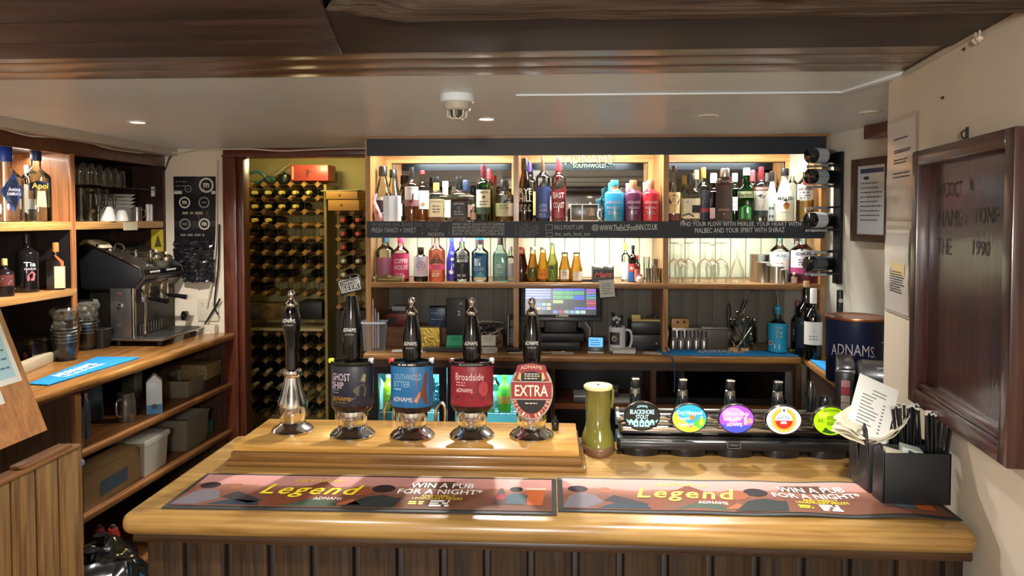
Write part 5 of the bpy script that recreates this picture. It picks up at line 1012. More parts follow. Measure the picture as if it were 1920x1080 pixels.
# ice bucket
Yb = 3.22; t = thing('ice_bucket', 'navy Adnams ice bucket with copper rim on the side counter', 'ice bucket', (aY(1603, 640, Yb).x, Yb, ZT+.008)); r_ = sz(52, Yb, 1603); h_ = hz(1603, 592, Yb)-.008
NV = mat('16224A', .35, var=.05)
link('pail', lat([(r_*.93, 0), (r_*.95, .005), (r_*1.0, h_*.97), (r_*.97, h_*.97), (r_*.93, .03), (0, .03)], 40), NV, t, smooth=True)
link('rim', lat([(r_*.99, h_*.95), (r_*1.03, h_*.965), (r_*1.03, h_*.99), (r_*1.0, h_), (r_*.96, h_*.99)], 40), mat('B87858', .25, .9), t, smooth=True)
mp = cylmap(r_*.985, -PI/2-.42, 0); letter(t, 'ADNAMS.', r_*1.55, .048, mp, mat('D8D4D8', .5), (-.004, h_*.50), bow=.012, lift=.003); letter(t, 'SOUTHWOLD', r_*1.0, .015, mp, mat('B8B4BC', .5), (.0, h_*.33), lift=.003)
link('inner', lat([(r_*.94, h_*.6), (r_*.94, h_*.62)], 30), mat('B89880', .4, .6), t)
# black machine on its stand, right of the fonts
a = aZ(1556, 790, .98); mx0, mx1, my0, my1 = .985, 1.30, 2.52, 2.86
t = thing('machine_stand', 'dark low cabinet hidden behind the bar carrying the black machine', 'cabinet', (0, 0, 0)); link('cabinet', bx(mx0, 1.5, my0-.02, my1+.03, .001, .93), mat('1E1A18', .6), t); link('top', bx(mx0-.01, 1.5, my0-.03, my1+.035, .93, .95), DKWOOD, t)
t = thing('black_machine', 'bulky black dispenser with sloping lid and red sticker beside the pillar', 'machine', (mx0, my0, .951), math.radians(-21)); zt = aY(1556, 684, my0).z-.951; W_, D_ = .33, .24
MB_ = mat('1A1C20', .28, coat=.3)
bm = new(); prism(bm, [(0, 0), (D_, 0), (D_, zt+.0), (.05, zt+.0), (0, zt-.014)], .062, lambda u, v, w: Vector((w, u, v))); link('case', bm, MB_, t, bev=.012)
bm = new(); prism(bm, [(.0, 0), (D_, 0), (D_, zt-.004), (.05, zt-.02), (0, zt-.05)], W_-.066, lambda u, v, w: Vector((w+.066, u-.035, v))); link('drawer_case', bm, mat('22252A', .3, coat=.3), t, bev=.022, bseg=3)
for j, c_ in enumerate(('E0A0B0', 'C84868', 'D8D8D4', 'C8C8C4')): patch(t, plane((0, -.0008, 0), (1, 0, 0), (0, 0, 1)), mat(c_, .5), rect(.018, .046, zt-.075-j*.026, zt-.051-j*.026), .0004, name='sticker')
link('chrome_edge', bx(.0, .062, -.002, .01, zt-.026, zt-.016), mat('8A8E92', .2, .8), t, bev=.003); link('keyhole', lat([(.008, 0), (.008, .004)], 12, mtx=Matrix.Rotation(PI/2, 4, 'X')), CHROME, t, loc=(.02, 0, .06))
for x_ in (.13, .21): link('lid_badge', bx(x_, x_+.04, .05, .08, zt-.018, zt-.012), mat('8A8A8E', .4), t)
# wine pegs on the side wall with bottles
q = aW(1575, 400); t = thing('wall_wine_rack', 'black wall mounted wine rack with steel pegs right of the shelving', 'wine rack', q)
zt, zb_ = aW(1575, 285).z-q.z, aW(1575, 532).z-q.z
bm = new(); prism(bm, [(-.03, zb_), (.03, zb_), (.03, zt), (-.03, zt)], .018, lambda u, v, w: WD*u+Vector((0, 0, v))+WN*(w+.001)); link('back_plate', bm, mat('2A2C30', .4, .6), t, bev=.002)
rows_ = [(310, True), (349, True), (388, False), (430, True), (471, False), (512, True)]
for py, full in rows_:
    z_ = aW(1575, py).z-q.z
    for s_ in (-.028, .028):
        link('peg', tub([WD*s_+WN*.018+Vector((0, 0, z_)), WD*s_+WN*.155+Vector((0, 0, z_-.006))], .005, 8), mat('3A3C40', .3, .8), t, smooth=True)
        link('peg_tip', tub([WD*s_+WN*.09+Vector((0, 0, z_-.004)), WD*s_+WN*.17+Vector((0, 0, z_-.007))], .0062, 8), mat('A8B0B8', .3, .6), t, smooth=True)
k0 = 0
for py, full in rows_:
    if not full: continue
    z_ = aW(1575, py).z+.048
    # bottle lies on the two pegs, base towards the shelving, neck towards the wall
    o = q+WN*.175; o.z = z_; ax = (-WN*.62+WD*-.2).normalized(); lab = ('topmost dark bottle with pale label on the wall wine rack', 'second dark bottle with silver shoulder on the wall wine rack', 'middle dark bottle with white label on the wall wine rack', 'lowest dark glossy bottle on the wall wine rack')[k0]
    tt = thing('wine_bottle', lab, 'wine bottle', o, 0, 'bottles on the wall wine rack', rot=ax.to_track_quat('Z', 'Y').to_euler())
    link('glass_body', lat([(.030, 0), (.038, .004), (.040, .02), (.040, .15), (.034, .185), (.018, .21), (.015, .23), (.015, .275)], 24), mat('0C1214', .1, coat=.6), tt, smooth=True)
    link('capsule', lat([(.0162, .215), (.0162, .285), (.014, .288), (0, .288)], 18), mat(('C8C8C8', 'C4C4C6', '14161A', '1A1C20')[k0], .35), tt, smooth=True)
    mpb = lambda u, v, w=0: Vector(((.0402+w)*math.cos(u/.04), (.0402+w)*math.sin(u/.04), v))
    gridpatch(tt, mpb, mat(('B8C4CC', 'A8B4BC', 'D0D4D8', '3A4248')[k0], .25), -.125, .125, .025, .10, 24); k0 += 1  # topmost bottle's pale band is a reflection put in as colour
# framed certificate on the side wall
ctl, cbr = aW(1603, 300), aW(1668, 450); u1 = (cbr-ctl).dot(WD); H = .4
t = thing('framed_certificate', 'dark framed blue and white certificate on the side wall', 'certificate', ctl-Vector((0, 0, H)))
mpw = plane((0, 0, 0), WD, (0, 0, 1)); mpw2 = lambda u, v, w=0: WD*u+Vector((0, 0, v))+WN*w; u1 = .28
for r_ in (rect(0, .035, 0, H), rect(u1-.035, u1, 0, H), rect(.035, u1-.035, 0, .035), rect(.035, u1-.035, H-.035, H)):
    bm = new(); prism(bm, r_, .02, lambda u, v, w: mpw2(u, v, w+.001)); link('frame', bm, DKWOODZ, t, bev=.003)
bm = new(); prism(bm, rect(.035, u1-.035, .035, H-.035), .006, lambda u, v, w: mpw2(u, v, w+.001)); link('certificate_sheet', bm, mat('C8D0D8', .3, coat=.4), t)
NB = mat('2A3A6A', .5); patch(t, mpw2, NB, rect(.055, u1-.055, H-.072, H-.05), .0075)
scrib(t, mpw2, mat('3A4450', .6), .06, u1-.06, [H-.12-.022*i for i in range(9)], .006, .0078); patch(t, mpw2, mat('2A3038', .5), disc(.10, H-.095, .022, .008), .0078)
# ------------------------------------------------------------------ under the back counter: bottle fridge and dark cupboards
FY = 3.86
fr = thing('bottle_fridge', 'black glass-fronted bottle fridge glowing cyan under the back counter', 'fridge', (0, 0, 0))
BK = mat('121417', .35)
fx0, fx1, fz0, fz1 = -.975, .0, .12, 1.0
link('case_back', bx(fx0, fx1, 4.24, 4.26, fz0, fz1), mat('9AD0D8', .5), fr)  # white lining coloured cyan, the fridge light is in the tint
for a, c in ((fx0, fx0+.03), (fx1-.03, fx1)): link('case_side', bx(a, c, FY+.04, 4.24, fz0, fz1), BK, fr)
link('case_top', bx(fx0, fx1, FY+.04, 4.24, fz1, fz1+.03), BK, fr); link('case_base', bx(fx0, fx1, FY+.04, 4.24, .02, fz0), BK, fr)
dm = (aY(838, 740, FY).x)
for k, (a, c) in enumerate(((fx0, dm-.003), (dm+.003, fx1))):
    d = link('door_glass', bx(a+.04, c-.04, FY+.012, FY+.018, fz0+.03, .955), glass('E8F6F6', .6), fr)
    link('door_frame', bx(a, c, FY, FY+.035, .955, 1.0), BK, fr); link('door_frame', bx(a, a+.04, FY, FY+.035, fz0, .955), BK, fr); link('door_frame', bx(c-.04, c, FY, FY+.035, fz0, .955), BK, fr); link('door_frame', bx(a, c, FY, FY+.035, .05, fz0+.03), BK, fr)
link('handle_strip', bx(aY(868, 688, FY).x, fx1, FY-.006, FY, .999, 1.006), mat('A8ACB0', .25, .8), fr)
zsh = .735
for i in range(26): link('shelf_wire', tub([(fx0+.045+i*.0345, FY+.05, zsh-.004), (fx0+.045+i*.0345, 4.23, zsh-.004)], .003, 5), STEEL, fr)
for y in (FY+.055, FY+.10, FY+.2): link('shelf_rail', tub([(fx0+.03, y, zsh-.008), (fx1-.03, y, zsh-.008)], .0035, 6), mat('D8E4E8', .3, .5), fr)
lamp('fridge_lamp', 'AREA', ((fx0+fx1)/2, FY+.06, .985), 5, (.45, .92, 1), (math.radians(18), 0, 0), shape='RECTANGLE', size=.85, size_y=.02)
link('light_tube', bx(fx0+.06, fx1-.06, FY+.045, FY+.055, .99, .998), mat('C8F4FF', .4, emit=4), fr)
FU = 'drinks on the lit fridge shelf'
def fb(label, cx, wp, top, Y, shape, gl, cap, marks=(), liq=None): return bottle(label, cx, wp, top, Y, zsh, shape, gl, cap, marks, liq, FU, 'fridge_bottle')
fb('pale plastic bottle with blue label at the left edge of fridge', 708, 24, 694, FY+.1, 'pet', mat('C8D8DC', .3), ('4A90B0', .92, 1.1), [('P', [(-.6, .5), (.6, .55), (.6, .85), (-.6, .8)], '5AA0C0')])
fb('bright yellow lemonade bottle in the fridge, left of the blue badge', 728, 26, 703, FY+.12, 'pet', mat('C8C41C', .3), ('C8C8A0', .92, 1.1), [('D', .5, .3, 'D8D060')])
fb('clear bottle in the fridge hidden low behind the blue badge', 742, 22, 730, FY+.07, 'pet', 'C0E0E0', ('5A8A90', .9, 1.1), [('L', .2, .5, 'B09060')])
fb('tall cyan water bottle with white script in the fridge', 827, 28, 694, FY+.1, 'round', '8ADCE8', ('D8F0F4', .86, 1.2), [('s', [.5, .4, .3], .05, .7, 'D8F4F8'), ('S', .7, .95, -.3, .3, 'E0F4F8')], ('7AD0DC', .8, .5))
fb('cyan bottle at the left of second fridge door', 811, 22, 700, FY+.16, 'round', '6AC8D8', ('5AB8C8', .86, 1.2), [('L', .2, .5, '88D8E4')], ('6AC0D0', .8, .5))
fb('pink bottle squeezed by the fridge door post', 846, 16, 715, FY+.13, 'round', 'E890A8', ('D86080', .86, 1.2), [('L', .2, .6, 'D04870')], None)
fb('green soda bottle with orange and blue label in the fridge', 946, 25, 703, FY+.1, 'pet', mat('6AAA28', .25), ('5A9020', .93, 1.1), [('L', .22, .44, 'E08A30'), ('P', [(-.8, .30), (.8, .28), (.8, .40), (-.8, .38)], '3A58A8'), ('D', .58, .25, 'A8D8B0')])
fb('pale plastic bottle in the fridge left of green soda', 928, 20, 700, FY+.18, 'pet', 'C8DCC8', ('B8D0B0', .9, 1.1), [('L', .2, .5, 'B8CCB4')])
t = thing('juice_carton', 'small white juice carton with purple grapes on the fridge shelf', 'carton', (aY(916, 780, FY+.08).x, FY+.08, zsh+.001), .4)
link('box', bx(-.03, .03, -.02, .02, 0, .10), mat('D0DCE4', .4), t, bev=.002); mpj = plane((0, -.0205, 0), (1, 0, 0), (0, 0, 1))
for (u, v) in ((.004, .06), (.012, .05), (.004, .045), (.010, .036), (.006, .028)): patch(t, mpj, mat('5A3A80', .5), disc(u, v, .007), .0005)
patch(t, mpj, mat('7A9A40', .5), rect(-.03, .03, .0, .012), .0003)
link('straw', tub([(.026, -.022, .02), (.026, -.022, .09)], .002, 6), mat('E0E4E4', .4), t)
# open shelf and dark glass cupboards further right
cb = thing('back_cupboard', 'dark cupboard with open shelf under the back counter right of fridge', 'cupboard', (0, 0, 0))
xp = aY(1225, 720, FY).x
link('back_panel', bx(.005, 1.30, 4.22, 4.24, .02, 1.0), mat('1A1D22', .5), cb)
link('post', bx(.005, .03, FY, 4.22, .02, 1.0), DKWOODZ, cb); link('post', bx(xp-.014, xp+.014, FY, 4.22, .02, 1.0), BRNZ, cb)
zs = aY(1080, 757, FY).z
link('shelf', bx(.03, xp-.014, FY+.005, 4.22, zs-.03, zs-.002), wood('6A3A1C', '9A5A2C', 'x', .4), cb)
link('shelf', bx(xp+.014, 1.265, FY+.005, 4.22, zs-.032, zs-.004), BRNX, cb)
link('rail', bx(.03, 1.265, FY+.01, FY+.03, .985, 1.0), DKWOOD, cb)
link('glass_pane', bx(xp+.02, 1.26, FY+.04, FY+.045, zs+.03, .985), glass('9AA0B0', 1.2), cb)
link('door_rail', bx(xp+.014, 1.265, FY+.03, FY+.05, zs+.0, zs+.03), mat('22201E', .4), cb)
def us(nm_, lab, cat, px, Y, z, w_, d_, h_, m_, rz=0, extra=None):
    t = thing(nm_, lab, cat, (aY(px, 740, Y).x, Y, z+.0008), rz); link('body', bx(-w_/2, w_/2, -d_/2, d_/2, 0, h_), m_, t, bev=.002)
    if extra: link(extra, bx(-w_/2*.96, w_/2*.96, -d_/2*.96, d_/2*.96, h_+.0002, h_+.005), PAPER, t)
    return t
us('papers_tray', 'grey document tray on open shelf behind the boot', 'tray', 1098, 3.96, zs, .14, .15, .03, mat('4A4C54', .5), 0, 'paper_stack')
us('letter_pile', 'pile of white envelopes on the open shelf right of boot', 'envelopes', 1165, 3.95, zs, .18, .16, .012, mat('B0B4BC', .6), .1, 'top_envelope')
us('blue_ledger', 'blue grey ledger lying on the document tray', 'book', 1140, 4.02, zs+.0, .12, .14, .05, mat('3A4454', .5), -.15, 'page_block')
for i, px in enumerate((1300, 1345, 1395, 1440)):
    t = thing('tumbler', 'dim tumbler in the dark glass cupboard, %s from left' % ('first', 'second', 'third', 'fourth')[i], 'glass', (aY(px, 730, 4.05).x, 4.05, zs), 0, 'tumblers in the dark cupboard')
    link('cup', lat([(.030, 0), (.034, .004), (.038, .11), (.036, .11)], 18, cap=False), glass('C8CCD4', 1.5), t, smooth=True); link('base', lat([(.029, .001), (.03, .008)], 18), glass('C8CCD4', 1.5), t)
# ------------------------------------------------------------------ beer font on the bar
ff = thing('beer_font', 'chrome bridge beer font with five lit oval badges and black drip tray', 'beer font', (0, 0, ZB+.0006))
X = lambda px, py, Y: aY(px, py, Y).x
Z = lambda px, py, Y: aY(px, py, Y).z-ZB
yb = 2.21
x0, x1 = X(1157, 785, yb), .955
link('chrome_bridge', tub([(x0, yb, Z(1200, 780, yb)), (x1, yb, Z(1200, 780, yb))], .025, 24), CHROME, ff, smooth=True)
link('bridge_end', tub([(x0-.004, yb, Z(1200, 780, yb)), (x0+.004, yb, Z(1200, 780, yb))], .027, 24), STEEL, ff, smooth=True)
link('chrome_skirt', bx(x0+.004, x1, 2.165, 2.235, Z(1200, 817, 2.165), Z(1200, 790, 2.2)), mat('C8BEB0', .14, 1), ff, bev=.012, bseg=3)
zt_ = Z(1200, 817, 2.165)
link('tray_lip', bx(x0-.002, x1, 2.112, 2.15, zt_*.45, zt_*.985), mat('101215', .3, coat=.2), ff, bev=.004)
link('tray_body', bx(x0-.004, x1, 2.15, 2.24, 0, zt_), mat('101215', .3, coat=.2), ff, bev=.006)
LENS = [(1203, 779, 'black oval tap badge reading Blackshore Stout'), (1291, 783, 'blue, green and yellow oval tap badge with white script'), (1379, 784, 'purple oval tap badge reading Ghost Ship'), (1467, 786, 'white oval tap badge with gold ring and red half'), (1555, 788, 'lime green oval tap badge half behind napkins')]
yl_ = 2.135
for i, (px, py, lab) in enumerate(LENS):
    cx, cz = X(px, py, yl_), Z(px, py, yl_); rx, ry = 33*yl_/FPX, 27*yl_/FPX
    # scalloped drip tray lobe
    o = [(cx-.058, 2.15)]+[(cx+.058*math.cos(a), 2.148+.035*math.sin(a)) for a in [PI+PI*k/14 for k in range(15)]]+[(cx+.058, 2.15)]
    bm = new(); prism(bm, o, zt_*.93, lambda u, v, w: Vector((u, v, w))); link('tray_lobe', bm, mat('101215', .3, coat=.2), ff, bev=.003)
    if i < 4: link('tray_bar', bx(cx+.060, cx+.060+.032, 2.138, 2.149, zt_*.38, zt_*.48), mat('D0CCC0', .25, .7), ff, bev=.002)
    mt = Matrix.Rotation(PI/2, 4, 'X')
    bm = new(); lathe(bm, [(.85, -.004), (1, 0), (1.04, .006), (1.0, .012), (.96, .010)], 36, fl=ry/rx)
    for v in bm.verts: v.co = Vector((v.co.x*rx, -v.co.z*1.6, v.co.y*rx))+Vector((cx, yl_+.006, cz))
    k = link('badge_rim', bm, mat('6A6660', .2, .9), ff, smooth=True)
    k['label'] = lab
    mpl = plane((cx, yl_-.012, cz), (1, 0, 0), (0, 0, 1)); EM = lambda c, e=.55: mat(c, .2, emit=e, coat=.6)
    bgc = ('14181A', '2E9AC8', '9A4AC0', 'D4D0CC', 'A8D818')[i]
    patch(k, mpl, EM(bgc, .1 if i == 0 else .3), disc(0, 0, rx*.95, ry*.95, 36), .0005, name='badge_face')
    P_ = lambda c, pl, l=.0010, e=.3: patch(k, mpl, EM(c, e), pl, l)
    E_ = lambda a0, a1, r0=.94: [(rx*r0*math.cos(math.radians(a)), ry*r0*math.sin(math.radians(a))) for a in range(a0, a1+1, 8)]
    T_ = lambda s, w_, h_, v, c, u=0, **q: letter(k, s, rx*w_, ry*h_, mpl, EM(c, .5), (rx*u, ry*v), lift=.0022, **q)
    if i == 0:
        T_('ADNAMS', .6, .16, .66, 'A8E0E0', bow=.003); T_('BLACKSHORE', 1.35, .32, .33, 'B4ECEC', bold=.012); T_('STOUT', .70, .30, -.03, 'B4ECEC', bold=.012)
        for j, u in enumerate((-.62, -.34, -.02, .28, .56)):
            a = [(rx*(u-.13), -ry*.72*(1 if abs(u) < .5 else .82)), (rx*(u+.13), -ry*.72*(1 if abs(u) < .5 else .82)), (rx*(u+.13), -ry*.32), (rx*u, -ry*.18), (rx*(u-.13), -ry*.32)]; P_('8ACCCC', a, .001, .5); P_('14181A', disc(rx*u, -ry*.52, rx*.05, ry*.09), .0015, .05)
        for s_ in (-1, 1): P_('8ACCCC', [(s_*rx*.9, -ry*.18), (s_*rx*.74, -ry*.30), (s_*rx*.80, -ry*.45)])
    elif i == 1:
        P_('D8C838', E_(150, 262)+[(-rx*.1, -ry*.3), (-rx*.55, ry*.1)]); P_('E0D030', E_(262, 310)+[(rx*.3, -ry*.5), (-rx*.1, -ry*.6)], .0012); P_('58B048', E_(240, 360)+[(rx*.55, ry*.0), (0, -ry*.45)], .0008)
        P_('D8D83C', [(rx*.55, -ry*.5), (rx*.62, ry*.15), (rx*.72, ry*.2), (rx*.8, -ry*.4)], .0013); P_('38B0D8', disc(-rx*.1, ry*.35, rx*.35, ry*.25), .0009); P_('E07830', disc(rx*.15, ry*.12, rx*.16, ry*.2), .0014); P_('D8583A', disc(rx*.1, -ry*.5, rx*.12, ry*.1), .0014)
        T_('Dry Hopped', 1.4, .34, .38, 'E0F4F8', bold=.02); T_('Lager', .70, .30, .0, 'E0F4F8', u=-.28); T_('ADNAMS', .85, .22, -.42, 'E0F4F8', u=-.2)
    elif i == 2:
        P_('C890D8', disc(-rx*.2, ry*.3, rx*.6, ry*.5), .0008); P_('3A48B8', E_(200, 340)+[(rx*.3, -ry*.45), (-rx*.4, -ry*.5)], .0012); P_('E0A890', [(rx*.4, ry*.1), (rx*.55, ry*.3), (rx*.62, -ry*.35), (rx*.42, -ry*.4)], .0012); P_('D88A90', disc(rx*.75, -ry*.1, rx*.14, ry*.2), .0011)
        T_('Ghost Ship', 1.35, .34, .36, 'F0DCF0'); T_('0.5% ABV', .95, .24, .0, 'F0DCF0', u=-.25); T_('ADNAMS', .85, .26, -.40, 'F4F0F8', u=-.12, bow=.003); T_('adnams', .3, .08, .68, 'D0B0D8')
    elif i == 3:
        rr = ry*.95
        P_('C88A28', disc(0, 0, rr*.88, rr*.88, 32), .0009); P_('E8C860', disc(0, 0, rr*.82, rr*.82, 32), .0011); P_('D89A30', disc(0, 0, rr*.76, rr*.76, 32), .0013); P_('DCE8EC', disc(0, 0, rr*.62, rr*.62, 32), .0015)
        P_('D82A20', [(rr*.62*math.cos(math.radians(a)), rr*.62*math.sin(math.radians(a))) for a in range(182, 359, 8)], .0018); P_('DCE8EC', [(-rr*.3, rr*.3), (rr*.3, rr*.3), (rr*.12, rr*.95), (-rr*.12, rr*.95)], .0017)
        T_('AMSTEL', .78, .26, .14, '2A4A68'); T_('BIER', .34, .17, -.16, 'F0E8E0', bold=.03); P_('3A5A80', disc(0, rr*.72, rr*.10, rr*.10), .002)
    else:
        P_('2E5A1C', [(-rx*.5, -ry*.75), (-rx*.3, -ry*.42), (-rx*.1, -ry*.62), (rx*.3, -ry*.8), (0, -ry*.88)], .0012, .1); P_('C8EC48', disc(-rx*.4, ry*.45, rx*.3, ry*.2), .0009)
        T_('ADNAMS', .9, .2, .68, '2A3A10', bow=.004); T_('WILD', .6, .30, .22, '2A3A10', u=.05); T_('WAVE', .6, .30, -.16, '2A3A10', u=.05); scrib(k, mpl, EM('3A7A30', .3), -rx*.72, -rx*.4, (ry*.1, -ry*.02), ry*.06, .0022)
    # tall black tap behind the badge
    pxt = px-12+i*1; yt_ = 2.215; zt0, zt1 = cz+.01, Z(pxt, 708+i*2, yt_); xt = X(pxt, 740, yt_)
    if i < 4:
        link('tap_handle', bx(xt-.0125, xt+.0125, yt_-.011, yt_+.011, zt0+.052, zt1), mat('0E1013', .15, coat=.5), ff, bev=.006, bseg=3); link('tap_tip', bx(xt-.011, xt+.011, yt_-.013, yt_-.009, zt1-.004, zt1), mat('D8D4C8', .3, .6), ff)
        link('tap_collar', lat([(.016, zt0+.038), (.015, zt0+.052), (.012, zt0+.055)], 16), mat('9A9890', .2, .9), ff, loc=(xt, yt_, 0), smooth=True)
    else: link('tap_handle', lat([(.014, zt0), (.016, zt0+.05), (.008, zt0+.085)], 16), mat('0E1013', .15, coat=.5), ff, loc=(X(1520, 740, yt_), yt_, 0), smooth=True)
    link('tap_body', lat([(.017, zt0-.02), (.018, zt0+.03), (.014, zt0+.042)], 16), mat('14161A', .15, coat=.5), ff, loc=(xt, yt_, 0), smooth=True)
a, c = (X(1364, 842, 2.11), Z(1364, 842, 2.11)), (X(1389, 829, 2.11), Z(1389, 829, 2.11)); mpt = plane((0, 2.112, 0), (1, 0, 0), (0, 0, 1))
bmx = rect(a[0], c[0], a[1], c[1])
for r_ in (rect(a[0], c[0], a[1], a[1]+.0016), rect(a[0], c[0], c[1]-.0016, c[1]), rect(a[0], a[0]+.0016, a[1], c[1]), rect(c[0]-.0016, c[0], a[1], c[1]), rect(a[0]+.008, c[0]-.008, (a[1]+c[1])/2-.0012, (a[1]+c[1])/2+.0012)): patch(ff, mpt, mat('6A6C70', .4), r_, .0008, name='maker_plate')

# ------------------------------------------------------------------ napkin caddy on the right end of the bar
cA, cB, cC = aZ(1657, 950, ZB), aZ(1592, 906, ZB), Vector((wr(1.80)-.012, 1.775, ZB))
cA = Vector((.807, 1.766, ZB)); e1 = Vector((.172, .0, 0)); e2 = Vector((cB.x-cA.x-.0, cB.y-cA.y, 0))
t = thing('napkin_caddy', 'black caddy holding napkins, price card and straws on the bar', 'caddy', cA+Vector((0, 0, .0085)))
L1_, L2_ = e1.length, .175; d1, d2 = Vector((1, 0, 0)), Vector((-.05, 1, 0)).normalized()
BKP = mat('1B1D20', .42, coat=.1)
def wall2(name, o, d, l, prof, th, nrm):
    bm = new(); prism(bm, [(u*l, v) for u, v in prof], th, lambda u, v, w: o+d*u+Vector((0, 0, v))+nrm*w); return link(name, bm, BKP, t, bev=.0015)
hC = .125
R01 = [(0, 0), (1, 0), (1, hC), (0, hC)]
o0 = Vector((0, 0, 0))
wall2('front_panel', o0, d1, L1_*.93, R01, .005, d2); wall2('back_panel', d2*L2_, d1, L1_*.93, [(0, 0), (1, 0), (1, hC+.03), (0, hC+.03)], .005, d2)
wall2('right_panel', d1*L1_*.93, d2, L2_, R01, .005, d1*-1)
wall2('left_panel', o0, d2, L2_*.30, [(0, 0), (1, 0), (1, hC), (.5, hC+.012), (0, hC)], .005, d1)
wall2('left_panel', d2*L2_*.42, d2, L2_*.58, [(0.05, 0), (.9, 0), (1, .02), (1.1, hC+.03), (.75, hC+.03), (.62, hC-.03), (.55, .04), (.48, hC-.02), (.3, hC+.045), (.15, hC+.03), (.0, .05)], .005, d1)
wall2('divider', d2*L2_*.40, d1, L1_*.93, R01, .004, d2); wall2('divider', d1*L1_*.42+d2*.005, d2, L2_*.38, R01, .004, d1)
link('base', bx(.005, L1_*.92, .006, L2_*.98, 0, .004), BKP, t)
t0 = t.location.copy()
def napk(lab, fn, nu, nv, th, col='D8CCB0'):
    tt = thing('napkin', lab, 'napkin', t0, 0, 'cream paper napkins'); bm = new()
    for s_ in (0, 1):
        g = [[bm.verts.new(fn(i/nu, j/nv)+Vector((0, 0, -th*s_))) for i in range(nu+1)] for j in range(nv+1)]
        for j in range(nv):
            for i in range(nu): bm.faces.new((g[j][i], g[j][i+1], g[j+1][i+1], g[j+1][i]))
    bmesh.ops.bridge_loops(bm, edges=[e for e in bm.edges if e.is_boundary])
    o = link('fold', bm, mat(col, .85, var=.06, nscale=60, bump=.2), tt, smooth=True)
    return tt
FE = arc([aY(px, py, 1.86)-t0 for px, py in ((1561, 802), (1590, 813), (1620, 827), (1655, 823), (1685, 806), (1703, 785))], 6)
BE = arc([aY(px, py, 1.955)-t0 for px, py in ((1574, 782), (1600, 793), (1630, 804), (1660, 800), (1690, 783), (1704, 764))], 6)
def sag(k):
    def f(u, v):
        i = u*(len(FE)-1); a = int(min(i, len(FE)-2)); fr_ = i-a
        p = FE[a].lerp(FE[a+1], fr_); q = BE[a].lerp(BE[a+1], fr_)
        return p.lerp(q, v)+Vector((.003*(k-1), .004*math.sin(k*2), .0065*(k-1)+.0025*math.sin(u*23+k*2)*(1-v)))
    return f
for k_ in range(3): napk(('lowest of the sagging napkins draped over the caddy', 'middle of the sagging napkins draped over the caddy', 'topmost of the sagging napkins draped over the caddy')[k_], sag(k_), 28, 5, .003, ('CFC2A4', 'D6CAAE', 'DED4BC')[k_])
QD = [aY(1563, 789, 1.865)-t0, aY(1600, 765, 1.945)-t0, aY(1637, 802, 1.925)-t0, aY(1606, 816, 1.85)-t0]
napk('square folded napkin tipped up towards the taps', lambda u, v: QD[0].lerp(QD[3], u).lerp(QD[1].lerp(QD[2], u), v)+Vector((0, 0, .012+.002*math.sin(u*9))), 6, 6, .006, 'DDD2B6')
for i in range(2):
    napk('napkin bundle stood upright in the left %s slot of caddy' % ('front', 'rear')[i], lambda u, v, i=i: Vector((.012+u*.05+i*.045+v*.01, .014+i*.012+v*.04, hC+.002+.006*i-.014*u)), 4, 3, .05, ('D8D0B4', 'C4CCC0')[i])
# price card
tt = thing('price_card', 'tall white price card leaning back in the napkin caddy', 'card', t0)
pa = [aY(1612, 700, 1.93), aY(1691, 738, 1.90), aY(1660, 835, 1.86), aY(1585, 800, 1.88)]
o_, u_, v_ = pa[3]-t0, (pa[2]-pa[3]), (pa[0]-pa[3])
mpk = lambda a_, b_, w_=0: o_+u_*a_+v_*b_+(u_.cross(v_)).normalized()*w_
bm = new(); prism(bm, [(0, 0), (1, 0), (1, .97), (0.98, 1), (0, 1)], .0015, mpk); kc = link('card', bm, mat('DCDAD2', .5), tt)
bm = new(); prism(bm, [(1, 0), (1, .99), (1.02, .98), (1.16, 0)], .0012, lambda a_, b_, w_: mpk(a_, b_, -.012-w_)+Vector((0, .012, 0))); link('back_leaf', bm, mat('B0AA9C', .6), tt)
rn = random.Random(4)
for j in range(12):
    v0 = .80-.062*j; l = .25+.25*rn.random()
    patch(kc, mpk, mat('6A6A6C', .6), [(.18 if j > 1 else .4, v0), (.18+l if j > 1 else .75, v0), (.18+l if j > 1 else .75, v0+.017), (.18 if j > 1 else .4, v0+.017)], .0022)
    if j > 2: patch(kc, mpk, mat('5A5A5C', .6), [(.72, v0), (.78, v0), (.78, v0+.02), (.72, v0+.02)], .0022)
# straws
rn = random.Random(9); SM = mat('121316', .35); SE = mat('D8D4C8', .5)
sm = lat([(.0032, 0), (.0032, .205)], 7); me_s = None
for i in range(44):
    cl = i < 14
    u = (.095+.028*rn.random() if cl else .125+.032*rn.random()); v = (.085+.06*rn.random() if cl else .03+.12*rn.random())
    ts = thing('straw', 'black paper straw with pale tip in the %s bundle of the caddy' % ('left' if cl else 'right'), 'straw', t0+Vector((u, v, .005)), 0, 'black straws in the caddy %s bundle' % ('left' if cl else 'right'), rot=(.10*(rn.random()-.5)-.02, .22*(rn.random()-.45)-(.06 if cl else 0), 0))
    h_ = .19+.02*rn.random()
    if me_s is None:
        o1 = link('tube', sm, SM, ts, smooth=True); o2 = link('tip', lat([(.0033, .2035), (.0033, .2062), (.0, .2064)], 7), SE, ts); me_s = (o1.data, o2.data)
    else:
        for nme, me in zip(('tube', 'tip'), me_s):
            o = bpy.data.objects.new(nme, me); COL.objects.link(o); o.parent = ts

